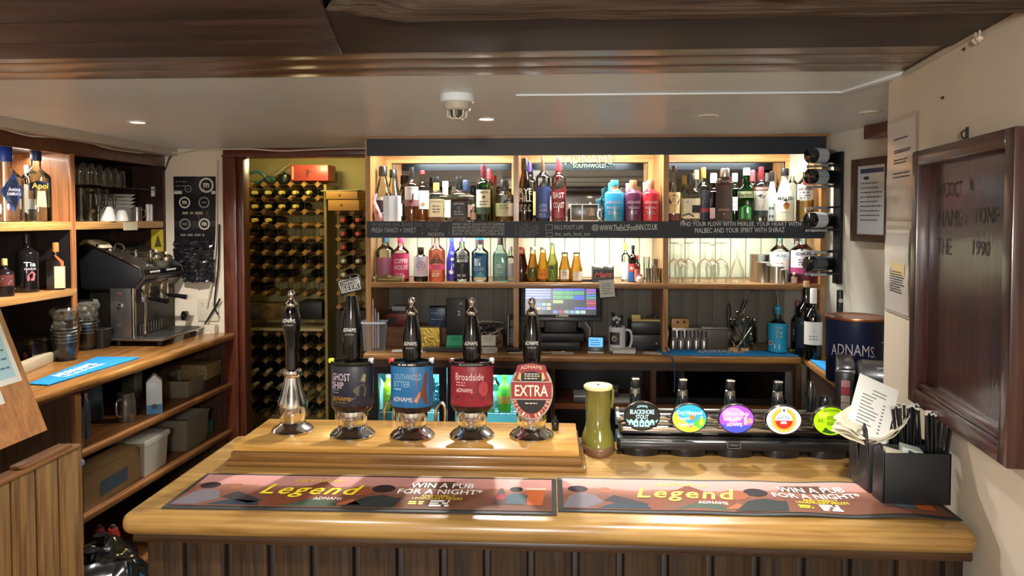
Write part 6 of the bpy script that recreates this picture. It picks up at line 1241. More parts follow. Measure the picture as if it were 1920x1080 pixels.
# ------------------------------------------------------------------ right wall: notices and the old menu board
RD = Vector((-.139, -1, 0)).normalized(); RN = Vector((-1, .139, 0)).normalized(); RP = Vector((1.073, 2.36, EYE))
def aR(px, py, off=0):
    r = ray(px, py); t_ = (RP+RN*off-Vector((0, 0, EYE))).dot(RN)/r.dot(RN); return Vector((r.x*t_, r.y*t_, EYE+r.z*t_))
OFF = .045
a = aR(1711, 285, OFF); c = aR(1888, 880, OFF); W = (c-a).dot(RD); zt_, zb_ = a.z, c.z; H = zt_-zb_
t = thing('menu_board', 'large dark mahogany framed wall board with faded chalk marks', 'board', Vector((a.x, a.y, zb_))-RN*OFF)
mr = lambda u, v, w=0: RD*u+Vector((0, 0, v))+RN*(w+.001)
fwid = .04
FM = wood('301A14', '54322A', 'z', .3, coat=.3); FMX = wood('301A14', '54322A', 'y', .3, coat=.3)
for nme, r_, m_ in (('stile', rect(0, fwid, 0, H), FM), ('stile', rect(W-fwid, W, 0, H), FM), ('rail', rect(fwid, W-fwid, H-fwid, H), FMX), ('rail', rect(fwid, W-fwid, 0, fwid), FMX)):
    bm = new(); prism(bm, r_, OFF, mr); link(nme, bm, m_, t, bev=.004)
bm = new(); prism(bm, rect(fwid, W-fwid, fwid, H-fwid), .012, mr); pn = link('panel', bm, wood('2E1812', '4C2A22', 'z', .3, coat=.3, bump=.2), t)
bm = new(); prism(bm, rect(fwid, W-fwid, fwid, fwid+.018), .034, mr); link('ledge', bm, FMX, t, bev=.005)
FC = mat('1C0E0A', .5)
for s_, u, v, w_, h_ in (('HADOCT', .30, .84, .26, .055), ('N', .52, .85, .03, .05), ('NAME', .30, .735, .26, .06), ('FONE', .66, .745, .20, .05), ('THE', .25, .63, .16, .06), ('1990', .62, .635, .15, .05)): letter(pn, s_, w_*W, h_*H, mr, FC, (u*W, v*H), lift=.0132, name='faded_marks')
ribbon(pn, lambda u, v, w: mr(u, v, .0133), [(.80*W, .645*H), (.88*W, .648*H)], .008, FC)
letter(pn, '1468', .10*W, .028*H, mr, mat('7A6A70', .6), (.80*W, .205*H), lift=.0134, name='faded_marks')
# laminated notices on the pillar
for (p0, p1, lab, bulge) in (((1668, 236), (1717, 408), 'upper laminated white notice on the pillar edge', 0), ((1664, 430), (1706, 578), 'lower creased laminated notice on the pillar edge', .004)):
    a = aR(*p0, .002); c = aR(*p1, .002); Wn = (c-a).dot(RD); Hn = a.z-aR(p0[0], p1[1], .002).z
    t = thing('laminated_notice', lab, 'notice', Vector((a.x, a.y, a.z-Hn)), 0)
    def mq(u, v, w=0, b_=bulge): return RD*u+Vector((0, 0, v))+RN*(w+.002+.003*math.sin(v*16)**2+b_*max(0, math.sin(PI*min(1, max(0, (v/Hn-.55)/.4)))))
    s_ = link('sheet', new(), mat('D8CFC8' if not bulge else 'DAD4C4', .25, coat=.5), t); s_.data = gridmesh(mq, 0, Wn, 0, Hn, 6, 30, .001); s_.data.materials.append(mat('D8CFC8', .25, coat=.5))
    b2 = link('laminate', new(), mat('C8BCA8', .2, coat=.6), t); b2.data = gridmesh(mq, -.006, Wn+.006, -.008, Hn+.012, 6, 30, -.0005); b2.data.materials.append(mat('C8BCA8', .2, coat=.6))
    scrib(s_, mq, DARKTXT, Wn*.25, Wn*.85, [Hn*f for f in ((.82, .70, .68, .60, .57, .46, .42) if not bulge else (.52, .49, .46, .43, .40, .37, .34, .31, .28, .25))], .004, .0022)
    if bulge: patch(s_, mq, mat('D8C088', .6), rect(Wn*.3, Wn*.85, Hn*.44, Hn*.60), .0018)
# hook, nails, fixings
for i, (px, py, s_) in enumerate(((1769, 183, 1), (1809, 92, 1), (1657, 643, .8))):
    p = aR(px, py); t = thing('nail_plug', ('dark nail hole plug high on the right wall', 'dark nail hole plug near the ceiling on right wall', 'small dark mark fixing on the pillar')[i], 'nail', p); link('plug', lat([(.004*s_, 0), (.0045*s_, .002), (.002, .004)], 10, mtx=RN.to_track_quat('Z', 'Y').to_matrix().to_4x4()), mat('2A201A', .6), t); link('pin', lat([(.0015, .003), (.0015, .007)], 6, mtx=RN.to_track_quat('Z', 'Y').to_matrix().to_4x4()), mat('3A3028', .5), t)
p = aR(1815, 262); t = thing('wall_hook', 'small dark hook just above the mahogany board', 'hook', p); bm = new(); prism(bm, rect(-.006, .006, 0, .03), .003, lambda u, v, w: RD*u+Vector((0, 0, v))+RN*(w+.0005)); link('plate', bm, mat('2A2420', .5), t); link('hook', tub(arc([RN*.004+Vector((0, 0, .024)), RN*.014+Vector((0, 0, .018)), RN*.012+Vector((0, 0, .006)), RN*.005+Vector((0, 0, .004))], 4), .0022, 6), mat('2A2420', .4), t)
# ceiling edge bead along the right wall, little hooks at the beam end
bm = new(); a, c = Vector((wr(1.72)-.004, 1.72, ZC-.012)), Vector((wr(2.2)-.004, 2.2, ZC-.012)); tube(bm, [a, c], .008, 8); struct(link('trim_5', bm, mat('B8AC9A', .6), smooth=True))
for i, (px, py) in enumerate(((1830, 45), (1838, 18))):
    p = aR(px, py, .01); p.z = min(p.z, ZC-.03); t = thing('cup_hook', ('pale cup hook under the beam end by right wall', 'upper pale cup hook at the beam end by the right wall')[i], 'hook', p); link('shank', tub([(0, 0, .03), (0, 0, 0)], .003, 6), mat('C8B8A0', .4), t); link('knob', lat([(0, -.012), (.008, -.006), (.009, 0), (.004, .006)], 10), mat('C8B8A0', .4), t, smooth=True)
# ------------------------------------------------------------------ left side: counter, shelving, coffee corner
LW = thing('left_worktop', 'long oak counter with rounded nosing along the left wall', 'worktop', (0, 0, 0))
LTM = wood('7A4E24', 'B47E40', 'y', .32, coat=.35, bump=.05)
bm = new(); prism(bm, [(-2.795, 2.0), (-2.12, 2.0), (-1.985, 4.44), (-2.795, 4.44)], .045, lambda u, v, w: Vector((u, v, ZT-.045+w))); link('top', bm, LTM, LW, bev=.016, bseg=3)
def lx(y): return -2.12+.0553*(y-2.0)          # counter nosing
lc = thing('left_base_unit', 'open dark wood base shelves under the left counter', 'shelving', (0, 0, 0))
z1, z2 = aX(135, 860, -2.07).z, aX(140, 985, -2.07).z
for z in (z1, z2, .06):
    bm = new(); prism(bm, [(-2.76, 3.052), (lx(3.052)-.02, 3.052), (lx(4.43)-.02, 4.43), (-2.76, 4.43)], .028, lambda u, v, w: Vector((u, v, z-.028+w))); link('shelf', bm, BRNY, lc, bev=.004)
link('partition', bx(-2.76, lx(3.03)-.02, 3.015, 3.05, .001, ZT-.047), BRNZ, lc); link('edge_strip', bx(lx(3.03)-.02, lx(3.03)-.004, 3.008, 3.052, .001, ZT-.047), wood('6A4222', '9A6636', 'z', .4), lc)
link('partition', bx(-2.76, lx(4.4)-.04, 4.431, 4.448, .001, ZT-.047), DKWOODZ, lc); link('back_panel', bx(-2.775, -2.76, 2.1, 4.43, .001, ZT-.047), mat('241A16', .6), lc)
# upper open shelving
XL = -2.462; XB = -2.795; YP = 3.55; YE = 4.42
ls = thing('left_shelving', 'tall lit wooden shelving on the left wall with glass shelf', 'shelving', (0, 0, 0))
PM = wood('8A5430', 'B47848', 'z', .38, coat=.2); PMY = wood('A8743C', 'D4A264', 'y', .4, coat=.2); DRK = mat('1C1614', .5)
zu, zl = ZS2, 1.443
link('partition', bx(XB, XL+.02, YP, YP+.02, zu, 2.13), PM, ls); link('partition', bx(-2.795, XL+.02, YP, YP+.02, ZT+.001, zu-.045), mat('1E1A1C', .5), ls)
link('edge_strip', bx(XL+.02, XL+.034, YP-.006, YP+.024, ZT+.001, 2.13), PM, ls, bev=.002)
link('shelf', bx(XB, XL+.03, 2.4, YE, zu-.042, zu), PMY, ls, bev=.003); link('shelf', bx(XB, XL+.035, 2.4, YP+.02, zl-.035, zl), PMY, ls, bev=.003)
link('back_panel', bx(XB-.0, XB+.012, 2.4, YP, zu, 2.13), PM, ls); link('back_panel', bx(XB-.0, XB+.012, YP+.02, YE, ZT+.001, 2.13), mat('2A1A14', .5, var=.2, nscale=6), ls); link('back_panel', bx(XB-.0, XB+.012, 2.4, YP, ZT+.001, zu-.042), mat('2C2826', .6), ls)
link('end_panel', bx(XB, XL+.03, YE, YE+.028, ZT+.001, 2.13), wood('24140E', '3E241A', 'z', .4), ls)
link('header', bx(XL+.0, XL+.03, 2.2, YE+.03, 2.125, 2.194), MAHOGX, ls, bev=.003); link('header_top', bx(XB, XL, 2.2, YE+.03, 2.13, 2.15), DRK, ls)
link('glass_shelf', bx(XB, XL+.01, YP+.02, YE, 1.975, 1.982), glass('B8C8C4', 1.5), ls)
link('led_strip', bx(XB+.002, XB+.012, YP-.012, YP-.002, zu, 2.13), LED, ls)
link('led_strip', bx(XB+.10, XB+.11, 2.6, YP-.1, 2.118, 2.126), LED, ls)
lamp('left_shelf_led', 'AREA', (XB+.16, 3.2, 2.115), 2.6, (1, .95, .86), (0, math.radians(-12), 0), shape='RECTANGLE', size=.02, size_y=.9)
link('price_tag', bx(XL+.031, XL+.033, 3.99, 4.13, zu-.052, zu-.004), mat('D0C4A4', .6), ls)
q_ = [aY(px, py, YE-.001) for px, py in ((284, 472), (309, 430))]; yb_ = link('warning_label', bx(q_[0].x, min(q_[1].x, XL+.028), YE-.002, YE-.0005, q_[0].z, q_[1].z), mat('B8A428', .5), ls); patch(yb_, plane((0, YE-.0022, 0), (1, 0, 0), (0, 0, 1)), mat('4A4014', .6), [(q_[0].x+.02, q_[0].z+.03), (q_[1].x-.02, q_[0].z+.03), ((q_[0].x+q_[1].x)/2, q_[1].z-.03)], .0004)
link('plastic_clip', bx(XL-.04, XL-.02, YE-.012, YE-.001, 1.94, 2.0), WHITE, ls)
def lb(label, cx, wp, top, xx, z, shape, gl, cap, marks=(), liq=None, name='spirit_bottle', cat='bottle'):
    p = aX(cx, 400, xx); Y = p.y; k = (p-Vector((0, 0, EYE))).dot(_F)/FPX
    # bottle() works at a given depth, so hand over that depth
    return bottle(label, cx, wp, top, Y, z, shape, gl, cap, marks, liq, 'bottles in the left shelving', name, cat, rz=.5)
lb('large clear liqueur bottle with blue cap and blue diamond label at the left edge', 6, 62, 275, -2.53, zu, 'flask', CLEAR, ('1E3C9A', .80, 1.15), [('P', [(-.1, .40), (.55, .66), (1.1, .40), (.55, .12)], '24509A'), ('P', [(-.02, .40), (.55, .63), (1.02, .40), (.55, .15)], '1E4488'), ('T', 'Antica', .43, .26, .05, 'D8DCE8', .55), ('T', 'SAMBUCA', .37, .32, .04, 'D8DCE8', .55)])
lb('clear bottle with white cap left of the yellow lettered bottle', 51, 26, 310, -2.62, zu, 'round', CLEAR, ('DCD8D8', .84, 1.25), [('L', .22, .40, 'D0D4D0'), ('L', .02, .22, '2A2A2A')])
lb('clear bottle with dark blue cap and yellow lettered navy band', 67, 48, 280, -2.50, zu, 'round', CLEAR, ('1A2450', .84, 1.15), [('P', [(-.35, .42), (1.1, .48), (1.1, .54), (.2, .56), (-.35, .52)], '1E2C50'), ('T', 'Apol', .48, .55, .10, 'D8B838', .38), ('P', [(-.9, .15), (-.45, .1), (-.4, .5), (-.9, .52)], 'D4D4CC'), ('P', [(.1, .2), (.8, .2), (.7, .42), (.2, .42)], 'C8B890')])
lb('cream liqueur bottle with gold stopper and oval label at the left edge', 8, 30, 485, -2.50, zl, 'round', mat('1A1214', .25), ('D8C070', .82, 1.0), [('L', .28, .58, '6A3430'), ('P', [(-.9, .40), (0, .50), (.9, .42), (.5, .33), (-.5, .32)], 'B8B0A0')])
lb('big black bottle with white script and pink flower label', 50, 38, 438, -2.54, zl, 'tall', mat('0E0E12', .15, coat=.5), (K, .86, 1.1), [('T', 'Tia', .48, .5, .08, 'D8D4D0', .35), ('T', 'MARIA', .40, .5, .04, 'B8B4B0', .4), ('P', [(.1, .20), (.7, .20), (.8, .32), (.5, .37), (.1, .28)], 'C86A70')])
lb('dark liqueur bottle with orange cap, orange ribbon and cream label', 104, 30, 455, -2.475, zl, 'square', mat('140E0C', .2, coat=.4), ('C87838', .80, 1.0), [('S', .04, .50, -.1, 1.15, 'D8C8A0'), ('s', [.3, .2], .05, .0, '8A6A40'), ('P', [(-.1, .74), (.1, .74), (.75, .60), (.75, .50), (.55, .50), (.5, .58)], 'D8602A')], name='liqueur_bottle')
# glasses, mugs, cups in the far bay
GL = glass('DCE4E0', 1.8)
def put(nm_, lab, cat, px, xx, z, group=None, rz=0): p = aX(px, 400, xx); return thing(nm_, lab, cat, (xx, p.y, z+.0008), rz, group), p.y
for i, (px, xx) in enumerate(((150, -2.5), (166, -2.5), (181, -2.5), (196, -2.52), (210, -2.52), (224, -2.54), (158, -2.66), (186, -2.66))):
    t, y = put('tumbler', 'upturned tumbler on the glass shelf, %s along' % ('front row first', 'front row second', 'front row third', 'front row fourth', 'front row fifth', 'front row last', 'back row first', 'back row second')[i], 'glass', px, xx, 1.983, 'tumblers on the glass shelf')
    link('cup', lat([(.038, 0), (.036, .06), (.032, .115), (.028, .12)], 18, cap=False), GL, t, smooth=True); link('base', lat([(.031, .113), (.0, .118)], 18), GL, t)
for i, (px, xx) in enumerate(((152, -2.52), (170, -2.5), (187, -2.52))):
    t, y = put('beer_mug', 'clear handled glass mug, %s of three beside the tray stack' % ('leftmost', 'middle', 'rightmost')[i], 'mug', px, xx, zu, 'glass mugs on the left shelf')
    link('cup', lat([(.036, 0), (.038, .01), (.044, .17), (.046, .18)], 20, cap=False), GL, t, smooth=True); link('base', lat([(.037, .001), (.037, .012)], 18), GL, t); link('handle', tub(arc([(.042, 0, .15), (.08, 0, .145), (.085, 0, .09), (.06, 0, .05), (.038, 0, .045)], 5), .008, 8), GL, t, smooth=True)
for i in range(4):
    t, y = put('serving_tray', 'white tray in the low stack, %s' % ('bottom one', 'second from bottom', 'second from top', 'top one')[i], 'tray', 215, -2.65, zu+.075+i*.022, 'stack of white trays'); link('tray', lat([(.10, 0), (.115, .008), (.125, .018)], 4, fl=1.0), mat('B8B4AC', .4), t, rot=(0, 0, PI/4)); link('rim', lat([(.125, .0165), (.130, .0165), (.130, .0200), (.125, .0200)], 4, cap=False), mat('C4C0B8', .4), t, rot=(0, 0, PI/4))
t, y = put('tray_stand', 'low white box under the stack of trays', 'box', 215, -2.65, zu); link('box', bx(-.1, .1, -.1, .1, 0, .073), mat('A8A49C', .5), t, bev=.003); link('flap', bx(-.098, .098, -.098, .0, .0731, .0745), mat('B0ACA4', .5), t)
for i, (px, r_, h_) in enumerate(((202, .040, .075), (228, .036, .058))):
    t, y = put('cup', 'upturned white cup in front of the trays, %s one' % ('taller left', 'shorter right')[i], 'cup', px, -2.46, zu); link('bowl', lat([(r_, 0), (r_*.98, h_*.3), (r_*.72, h_*.9), (r_*.6, h_), (0, h_)], 24), mat('D8D4CA', .25, coat=.4), t, smooth=True); link('foot', lat([(r_*.55, h_), (r_*.5, h_+.005), (r_*.45, h_)], 20), mat('D0CCC2', .3), t)
t, y = put('steel_cup', 'dim steel cup on the left shelf beside white cups', 'cup', 257, -2.52, zu); link('cup', lat([(.026, 0), (.028, .08), (.029, .085), (.026, .085)], 20), STEEL, t, smooth=True); link('handle', tub(arc([(.027, 0, .07), (.05, 0, .065), (.05, 0, .03), (.028, 0, .02)], 4), .004, 6), STEEL, t, smooth=True)
for i in range(2):
    t, y = put('candle', 'slim white candle stub at the far end of the left shelf, %s' % ('left', 'right')[i], 'candle', 277+i*6, -2.5, zu); link('stub', lat([(.011, 0), (.012, .10), (.006, .105)], 12), WHITE, t, smooth=True); link('wick', lat([(.0015, .104), (.001, .115)], 6), BLACKM, t)
# white lead swagged along the header and across to the shelving
t = thing('swagged_cable', 'thin white cable drooping along the header and above the doorway', 'cable', (0, 0, 0))
q1 = [aX(px, py, XL+.036) for px, py in ((0, 240), (60, 255), (140, 259), (200, 277), (260, 286), (283, 284))]
q2 = [aY(px, py, YW-.045) for px, py in ((330, 287), (370, 281), (412, 270))]
q3 = [aY(px, py, YW-.05) for px, py in ((412, 270), (470, 279), (530, 283), (600, 280), (660, 270), (684, 265))]
for p_ in q1+q2+q3: p_.z = min(p_.z, ZC-.008)
link('cable', tub(arc(q1+q2, 4), .005, 6), mat('C8BCA8', .5), t, smooth=True); link('cable', tub(arc(q3, 4), .005, 6), mat('C8BCA8', .5), t, smooth=True)
t = thing('black_cable', 'thin dark cable dropping from the header end beside poster', 'cable', (0, 0, 0)); link('cable', tub(arc([aY(px, py, YW-.012) for px, py in ((330, 288), (318, 296), (312, 312), (306, 326))], 4), .004, 6), BLACKM, t, smooth=True); link('clip', bx(-.004, .004, -.004, .004, -.006, .006), BLACKM, t, loc=aY(318, 296, YW-.012))
# poster, bag, sockets on the back wall
a, c = aY(325, 331, YW-.004), aY(406, 468, YW-.004); W, H = c.x-a.x, a.z-c.z
t = thing('poster', 'black poster with white round emblems beside the doorway', 'poster', (a.x, YW-.001, c.z)); s_ = link('sheet', bx(0, W, -.003, 0, 0, H), mat('17181C', .25, coat=.5), t); mpo = plane((0, -.0034, 0), (1, 0, 0), (0, 0, 1)); WT_ = mat('C8C4B8', .6)
def emb(u, v, r_, dim):
    m_ = WT_ if not dim else mat('7A7A78', .6)
    ribbon(s_, mpo, [(u+r_*math.cos(PI/10*k), v+r_*math.sin(PI/10*k)) for k in range(21)], r_*.28, m_, 'emblem'); letter(s_, 'm' if not dim else '-', r_*.9, r_*(.7 if not dim else .25), mpo, m_, (u, v), bold=.04)
emb(W*.78, H*.88, .042, 0); emb(W*.26, H*.645, .032, 0); emb(W*.72, H*.645, .032, 1); emb(W*.26, H*.35, .032, 1); emb(W*.72, H*.35, .032, 0); emb(W*.35, H*.83, .02, 1)
scrib(s_, mpo, mat('8A7A60', .6), W*.2, W*.8, (H*.50,), .016); scrib(s_, mpo, mat('6A645C', .6), W*.15, W*.85, (H*.20,), .014); scrib(s_, mpo, mat('5A5A58', .6), W*.05, W*.4, (H*.93, H*.87), .010)
patch(s_, mpo, WT_, rect(W*.01, W*.2, H*.76, H*.80)); patch(s_, mpo, WT_, rect(W*.9, W*.995, H*.76, H*.80))
for k_, (px0, py0, px1, py1, lab) in enumerate(((328, 452, 402, 492, 'crumpled shiny foil bag pinned just below the poster'), (345, 486, 404, 528, 'lower crumpled black foil bag above the white sockets'))):
    a, c = aY(px0, py0, YW-.03), aY(px1, py1, YW-.03); W, H = c.x-a.x, a.z-c.z
    t = thing('foil_bag', lab, 'bag', (a.x, YW-.05, c.z)); bm = new(); n_ = 14; g = []
    for j in range(n_+1):
        g.append([bm.verts.new((W*i/n_, -.03*math.sin(PI*i/n_)+.022*mno.noise(Vector((i*.5, j*.55, k_*7))), H*j/n_+(.014*mno.noise(Vector((i*.9, 3, k_))) if j == 0 else 0))) for i in range(n_+1)])
    for j in range(n_):
        for i in range(n_): bm.faces.new((g[j][i], g[j][i+1], g[j+1][i+1], g[j+1][i]))
    link('bag', bm, mat('4C4C52', .15, .85), t); link('seal', bx(0, W, .012, .018, H-.02, H), mat('5A4030' if k_ == 0 else '3A3A3E', .3, .4), t)
a, c = aY(370, 560, YW-.01), aY(410, 602, YW-.01)
for i, (px0, py0, px1, py1, lab, m_) in enumerate(((371, 561, 411, 598, 'white double wall socket beside the doorway jamb', 'C8BFA8'),)):
    t = thing('wall_socket', lab, 'socket', (a.x, YW-.001, c.z)); W, H = c.x-a.x, a.z-c.z; link('plate', bx(0, W, -.012, 0, 0, H), mat(m_, .4), t, bev=.003)
    for x_ in (.2, .7): link('switch', bx(W*x_, W*(x_+.1), -.015, -.011, H*.65, H*.85), mat('B8AE98', .4), t)
a, c = aY(376, 608, YW-.03), aY(407, 645, YW-.03); t = thing('plug_adapter', 'chunky white plug adapter under the wall socket', 'adapter', (a.x, YW-.001, c.z)); W, H = c.x-a.x, a.z-c.z; link('body', bx(0, W, -.06, 0, 0, H), mat('C4BAA2', .4), t, bev=.012); link('face', lat([(.02, 0), (.018, .004)], 16, mtx=Matrix.Rotation(PI/2, 4, 'X')), mat('D8CEB8', .4), t, loc=(W*.55, -.06, H*.5))
t = thing('socket_leads', 'dark and white leads hanging down to the wall sockets', 'cable', (0, 0, 0))
for pts, m_, r_ in ((((408, 300), (406, 380), (405, 450), (398, 520), (388, 575)), mat('C0B8A8', .5), .005), (((411, 420), (409, 500), (402, 570), (410, 590)), BLACKM, .005), (((413, 560), (395, 590), (382, 612), (378, 628)), BLACKM, .006)): link('lead', tub(arc([aY(px, py, YW-.03) for px, py in pts], 4), r_, 6), m_, t, smooth=True)

# espresso machine
Y0, Y1 = 3.93, 4.40
t = thing('espresso_machine', 'black and chrome two group espresso machine on the left counter', 'coffee machine', (0, Y0, ZT+.0008))
pf = [(146, 462), (162, 457), (205, 476), (262, 503), (268, 520), (250, 541), (152, 541)]
pts = [(aY(px, py, Y0).x, aY(px, py, Y0).z-ZT) for px, py in pf]
ex = lambda d0: (lambda u, v, w: Vector((u, d0+w, v)))
bm = new(); prism(bm, pts[::-1], .018, ex(0)); link('side_cheek', bm, mat('17181B', .4), t, bev=.004)
bm = new(); prism(bm, pts[::-1], .018, ex(Y1-Y0-.018)); link('side_cheek', bm, mat('17181B', .4), t, bev=.004)
ip = [(x*.995+ (-2.35)*.005, z-.010) for x, z in pts]
bm = new(); prism(bm, ip[::-1], Y1-Y0-.036, ex(.018)); link('hood', bm, mat('6A6660', .28, .8), t, bev=.004)
xa, za = pts[2]; xb, zb2 = pts[3]
link('chrome_edge', tub([(pts[1][0], -.002, pts[1][1]+.002), (xa, -.002, za+.002), (xb, -.002, zb2+.002)], .006, 8), CHROME, t, smooth=True)
fx = pts[3][0]; fz0_, fz1_ = pts[5][1], pts[3][1]
link('control_panel', bx(fx-.01, fx+.012, .03, Y1-Y0-.03, pts[4][1]-.03, fz1_-.012), mat('101114', .15, coat=.6), t, bev=.006)
for j in range(2):
    for i in range(5): link('button', lat([(.006, 0), (.006, .004)], 10, mtx=Matrix.Rotation(PI/2, 4, 'Y')), mat('D8D4CC', .3), t, loc=(fx+.012, .09+j*.18+i*.022, fz1_-.028))
xr = aY(250, 560, Y0).x; xl = aY(206, 560, Y0).x
zt_ = aY(260, 634, Y0).z-ZT
link('body', bx(-2.62, xr-.01, .03, Y1-Y0-.02, zt_, fz0_+.005), mat('24211E', .3, .5), t); link('chrome_side', bx(xl, xr, .0, .03, zt_, fz0_), mat('8A8884', .35, .9), t, bev=.003); link('chrome_corner', tub([(xr, .0, zt_), (xr, .0, fz0_)], .012, 10), CHROME, t, smooth=True)
link('gauge', lat([(.016, 0), (.016, .006), (.010, .008)], 18, mtx=Matrix.Rotation(PI/2, 4, 'X')), CHROME, t, loc=((xl+xr)/2-.01, 0, fz0_-.10)); link('lamp_dot', lat([(.006, 0), (.006, .005)], 12, mtx=Matrix.Rotation(PI/2, 4, 'X')), mat('8A3030', .3), t, loc=((xl+xr)/2-.01, 0, fz0_-.03))
xt = aZ(303, 632, ZT+.06).x
xt = max(xt, -2.2); link('tray_base', bx(xl, xt-.012, -.02, Y1-Y0, .028, zt_-.008), mat('1A1B1E', .4), t, bev=.006); link('tray_rim', bx(xl-.004, xt, -.028, Y1-Y0+.004, zt_-.012, zt_), mat('A8A6A2', .2, .9), t, bev=.004)
for i in range(14): link('grille_bar', bx(xr+.02, xt-.012, .02+i*.03, .032+i*.03, zt_+.0005, zt_+.006), mat('8A8884', .25, .9), t)
for x_ in (xl+.03, xt-.05): 
    for y_ in (.03, Y1-Y0-.06): link('foot', lat([(.018, 0), (.016, .03)], 14), BLACKM, t, loc=(x_, y_, 0))
for j, y_ in enumerate((.11, .31)):
    link('group_head', lat([(.034, 0), (.036, .02), (.036, .06), (.042, .065), (.042, .085)], 22), CHROME, t, loc=(fx-.045, y_, fz0_-.062), smooth=True)
    link('portafilter', lat([(.012, -.02), (.030, -.012), (.034, .0), (.034, .012)], 20), STEEL, t, loc=(fx-.045, y_, fz0_-.074), smooth=True)
    link('portafilter_handle', tub([(fx-.03, y_, fz0_-.068), (fx+.04, y_+.012*j, fz0_-.075), (fx+.10, y_+.02*j, fz0_-.085)], [.009, .012, .015], 10), BLACKG, t, smooth=True)
link('steam_wand', tub(arc([(fx-.02, .03, fz0_), (fx+.015, .015, fz0_-.03), (fx+.022, .012, fz0_-.06), (fx+.02, .012, zt_+.04)], 5), .006, 8), CHROME, t, smooth=True); link('steam_nozzle', lat([(.006, 0), (.009, .006), (.008, .02)], 10), CHROME, t, loc=(fx+.02, .012, zt_+.02))
link('steam_knob', lat([(.012, 0), (.03, .006), (.03, .03), (.012, .036)], 18, mtx=Matrix.Rotation(PI/2, 4, 'Y')), BLACKG, t, loc=(fx+.02, Y1-Y0-.05, zt_+.07))
for i in range(9): link('backsplash_rib', tub([(xr+.002, .06+i*.028, zt_+.01), (xr+.002, .06+i*.028, zt_+.07)], .004, 6), mat('9A9488', .25, .9), t)
T0 = t.location.copy()
# things lying on top of the machine
sl = lambda px, py, y: aY(px, py, Y0+y)
t = thing('folded_cloth', 'folded cream cloth on the left top of espresso machine', 'cloth', sl(166, 458, .02)); bm = new(); prism(bm, [(-.06, .004), (-.03, .026), (.02, .024), (.085, -.014), (.085, -.024), (-.055, -.006)], .09, lambda u, v, w: Vector((u, w, v))); link('cloth', bm, mat('DCD2AE', .8), t, bev=.006); link('fold', tub([(.05, .0, -.006), (.05, .09, -.006)], .008, 8), mat('E0D6B4', .8), t, smooth=True)
for i, (px, py, lab) in enumerate(((196, 463, 'cream handled cup loop beside the folded cloth'), (222, 465, 'dark handled jug loop in the middle of the machine top'))):
    p = sl(px, py, .12+.06*i); t = thing('handled_cup', lab, 'jug', p); link('handle', tub(arc([(-.03, 0, -.02), (-.015, 0, .022), (.02, 0, .02), (.035, 0, -.005), (.02, 0, -.03)], 5), .007, 8), mat('C8BC98' if i == 0 else '8A8880', .25, .0 if i == 0 else .9), t, smooth=True); link('rim', lat([(.03, -.045), (.032, -.02), (.028, -.02)], 16, cap=False), CHROME, t, smooth=True)
p = sl(255, 480, .2); t = thing('steel_pipe_rack', 'chrome cup rail lying across the top of espresso machine', 'rail', p)
for dz in (0, .03): link('rail', tub([(-.09, 0, dz), (.11, .0, dz-.012)], .008, 10), CHROME, t, smooth=True)
for x_ in (-.08, -.0, .09): link('rail_post', lat([(.008, -.03), (.010, .0), (.008, .035)], 10), CHROME, t, loc=(x_, 0, 0))
for i, (px, py) in enumerate(((206, 476), (293, 476), (312, 480))):
    p = sl(px, py, .28 if i else .1); t = thing('steel_milk_jug', ('small chrome lid by the chrome cup rail, left', 'chrome teapot lid with knob at the right of machine top', 'chrome saucer stack at the far right of machine top')[i], 'jug', p); link('dome', lat([(.034, -.025), (.034, -.006), (.022, .008), (.005, .012)], 20), CHROME, t, smooth=True); link('knob', lat([(.005, .011), (.010, .018), (.006, .027), (0, .029)], 12), mat('D8C8A8', .3), t, smooth=True)
# knock box, cup stacks, jars
p = aZ(188, 652, ZT); t = thing('knock_box', 'tapered black knock box beside the espresso machine', 'bin', (p.x, p.y, ZT+.0008)); link('bin', lat([(.042, 0, .7), (.058, .105, .7), (.060, .108, .7), (.054, .108, .7)], 24), mat('17181B', .4), t, smooth=True); link('rim', lat([(.060, .104, .7), (.062, .108, .7), (.058, .112, .7)], 24, cap=False), mat('2A2B2E', .3), t, smooth=True)
def cupstack(px, py, lab, k_):
    p = aZ(px, py, ZT); h0 = .095
    for i in range(5):
        tt = thing('paper_cup', '%s dark paper cup of the %s' % (('lowest', 'second', 'third', 'fourth', 'topmost')[i], lab), 'cup', (p.x, p.y, ZT+.0008+i*.017), 0, 'paper cups in the '+lab)
        link('cup', lat([(.036, 0), (.050, h0), (.0485, h0), (.036, .004)], 24), mat('3A4048', .5), tt, smooth=True); link('rim', lat([(.0495, h0-.003), (.053, h0), (.0495, h0+.003)], 24, cap=False), mat('D8D4C8', .4), tt, smooth=True)
    t = thing('plastic_bag', 'crinkled clear bag pulled over the '+lab, 'bag', (p.x, p.y, ZT+.001)); bm = new()
    prof = [(.056, .02), (.060, .09), (.064, .15), (.060, .18), (.054, .21), (.066, .245), (.060, .27)]
    lathe(bm, prof, 22, cap=False); bmesh.ops.subdivide_edges(bm, edges=bm.edges[:], cuts=1)
    for v in bm.verts:
        n = mno.noise(v.co*28+Vector((k_*9, 0, 0))); f = 1+(.10 if v.co.z > .15 else .03)*n*2; v.co.x *= f; v.co.y *= f
    link('film', bm, glass('F0F0EC', 1.2, .15), t); bm = new(); 
    lathe(bm, [(.052, .168), (.055, .19), (.047, .22), (.056, .25), (.03, .262)], 14, cap=False); bmesh.ops.subdivide_edges(bm, edges=bm.edges[:], cuts=1)
    for v in bm.verts: v.co += Vector((mno.noise(v.co*60), mno.noise(v.co*60+Vector((5, 5, 5))), 0))*.014
    link('crumpled_top', bm, liquid('D8D4C4', .5), t)
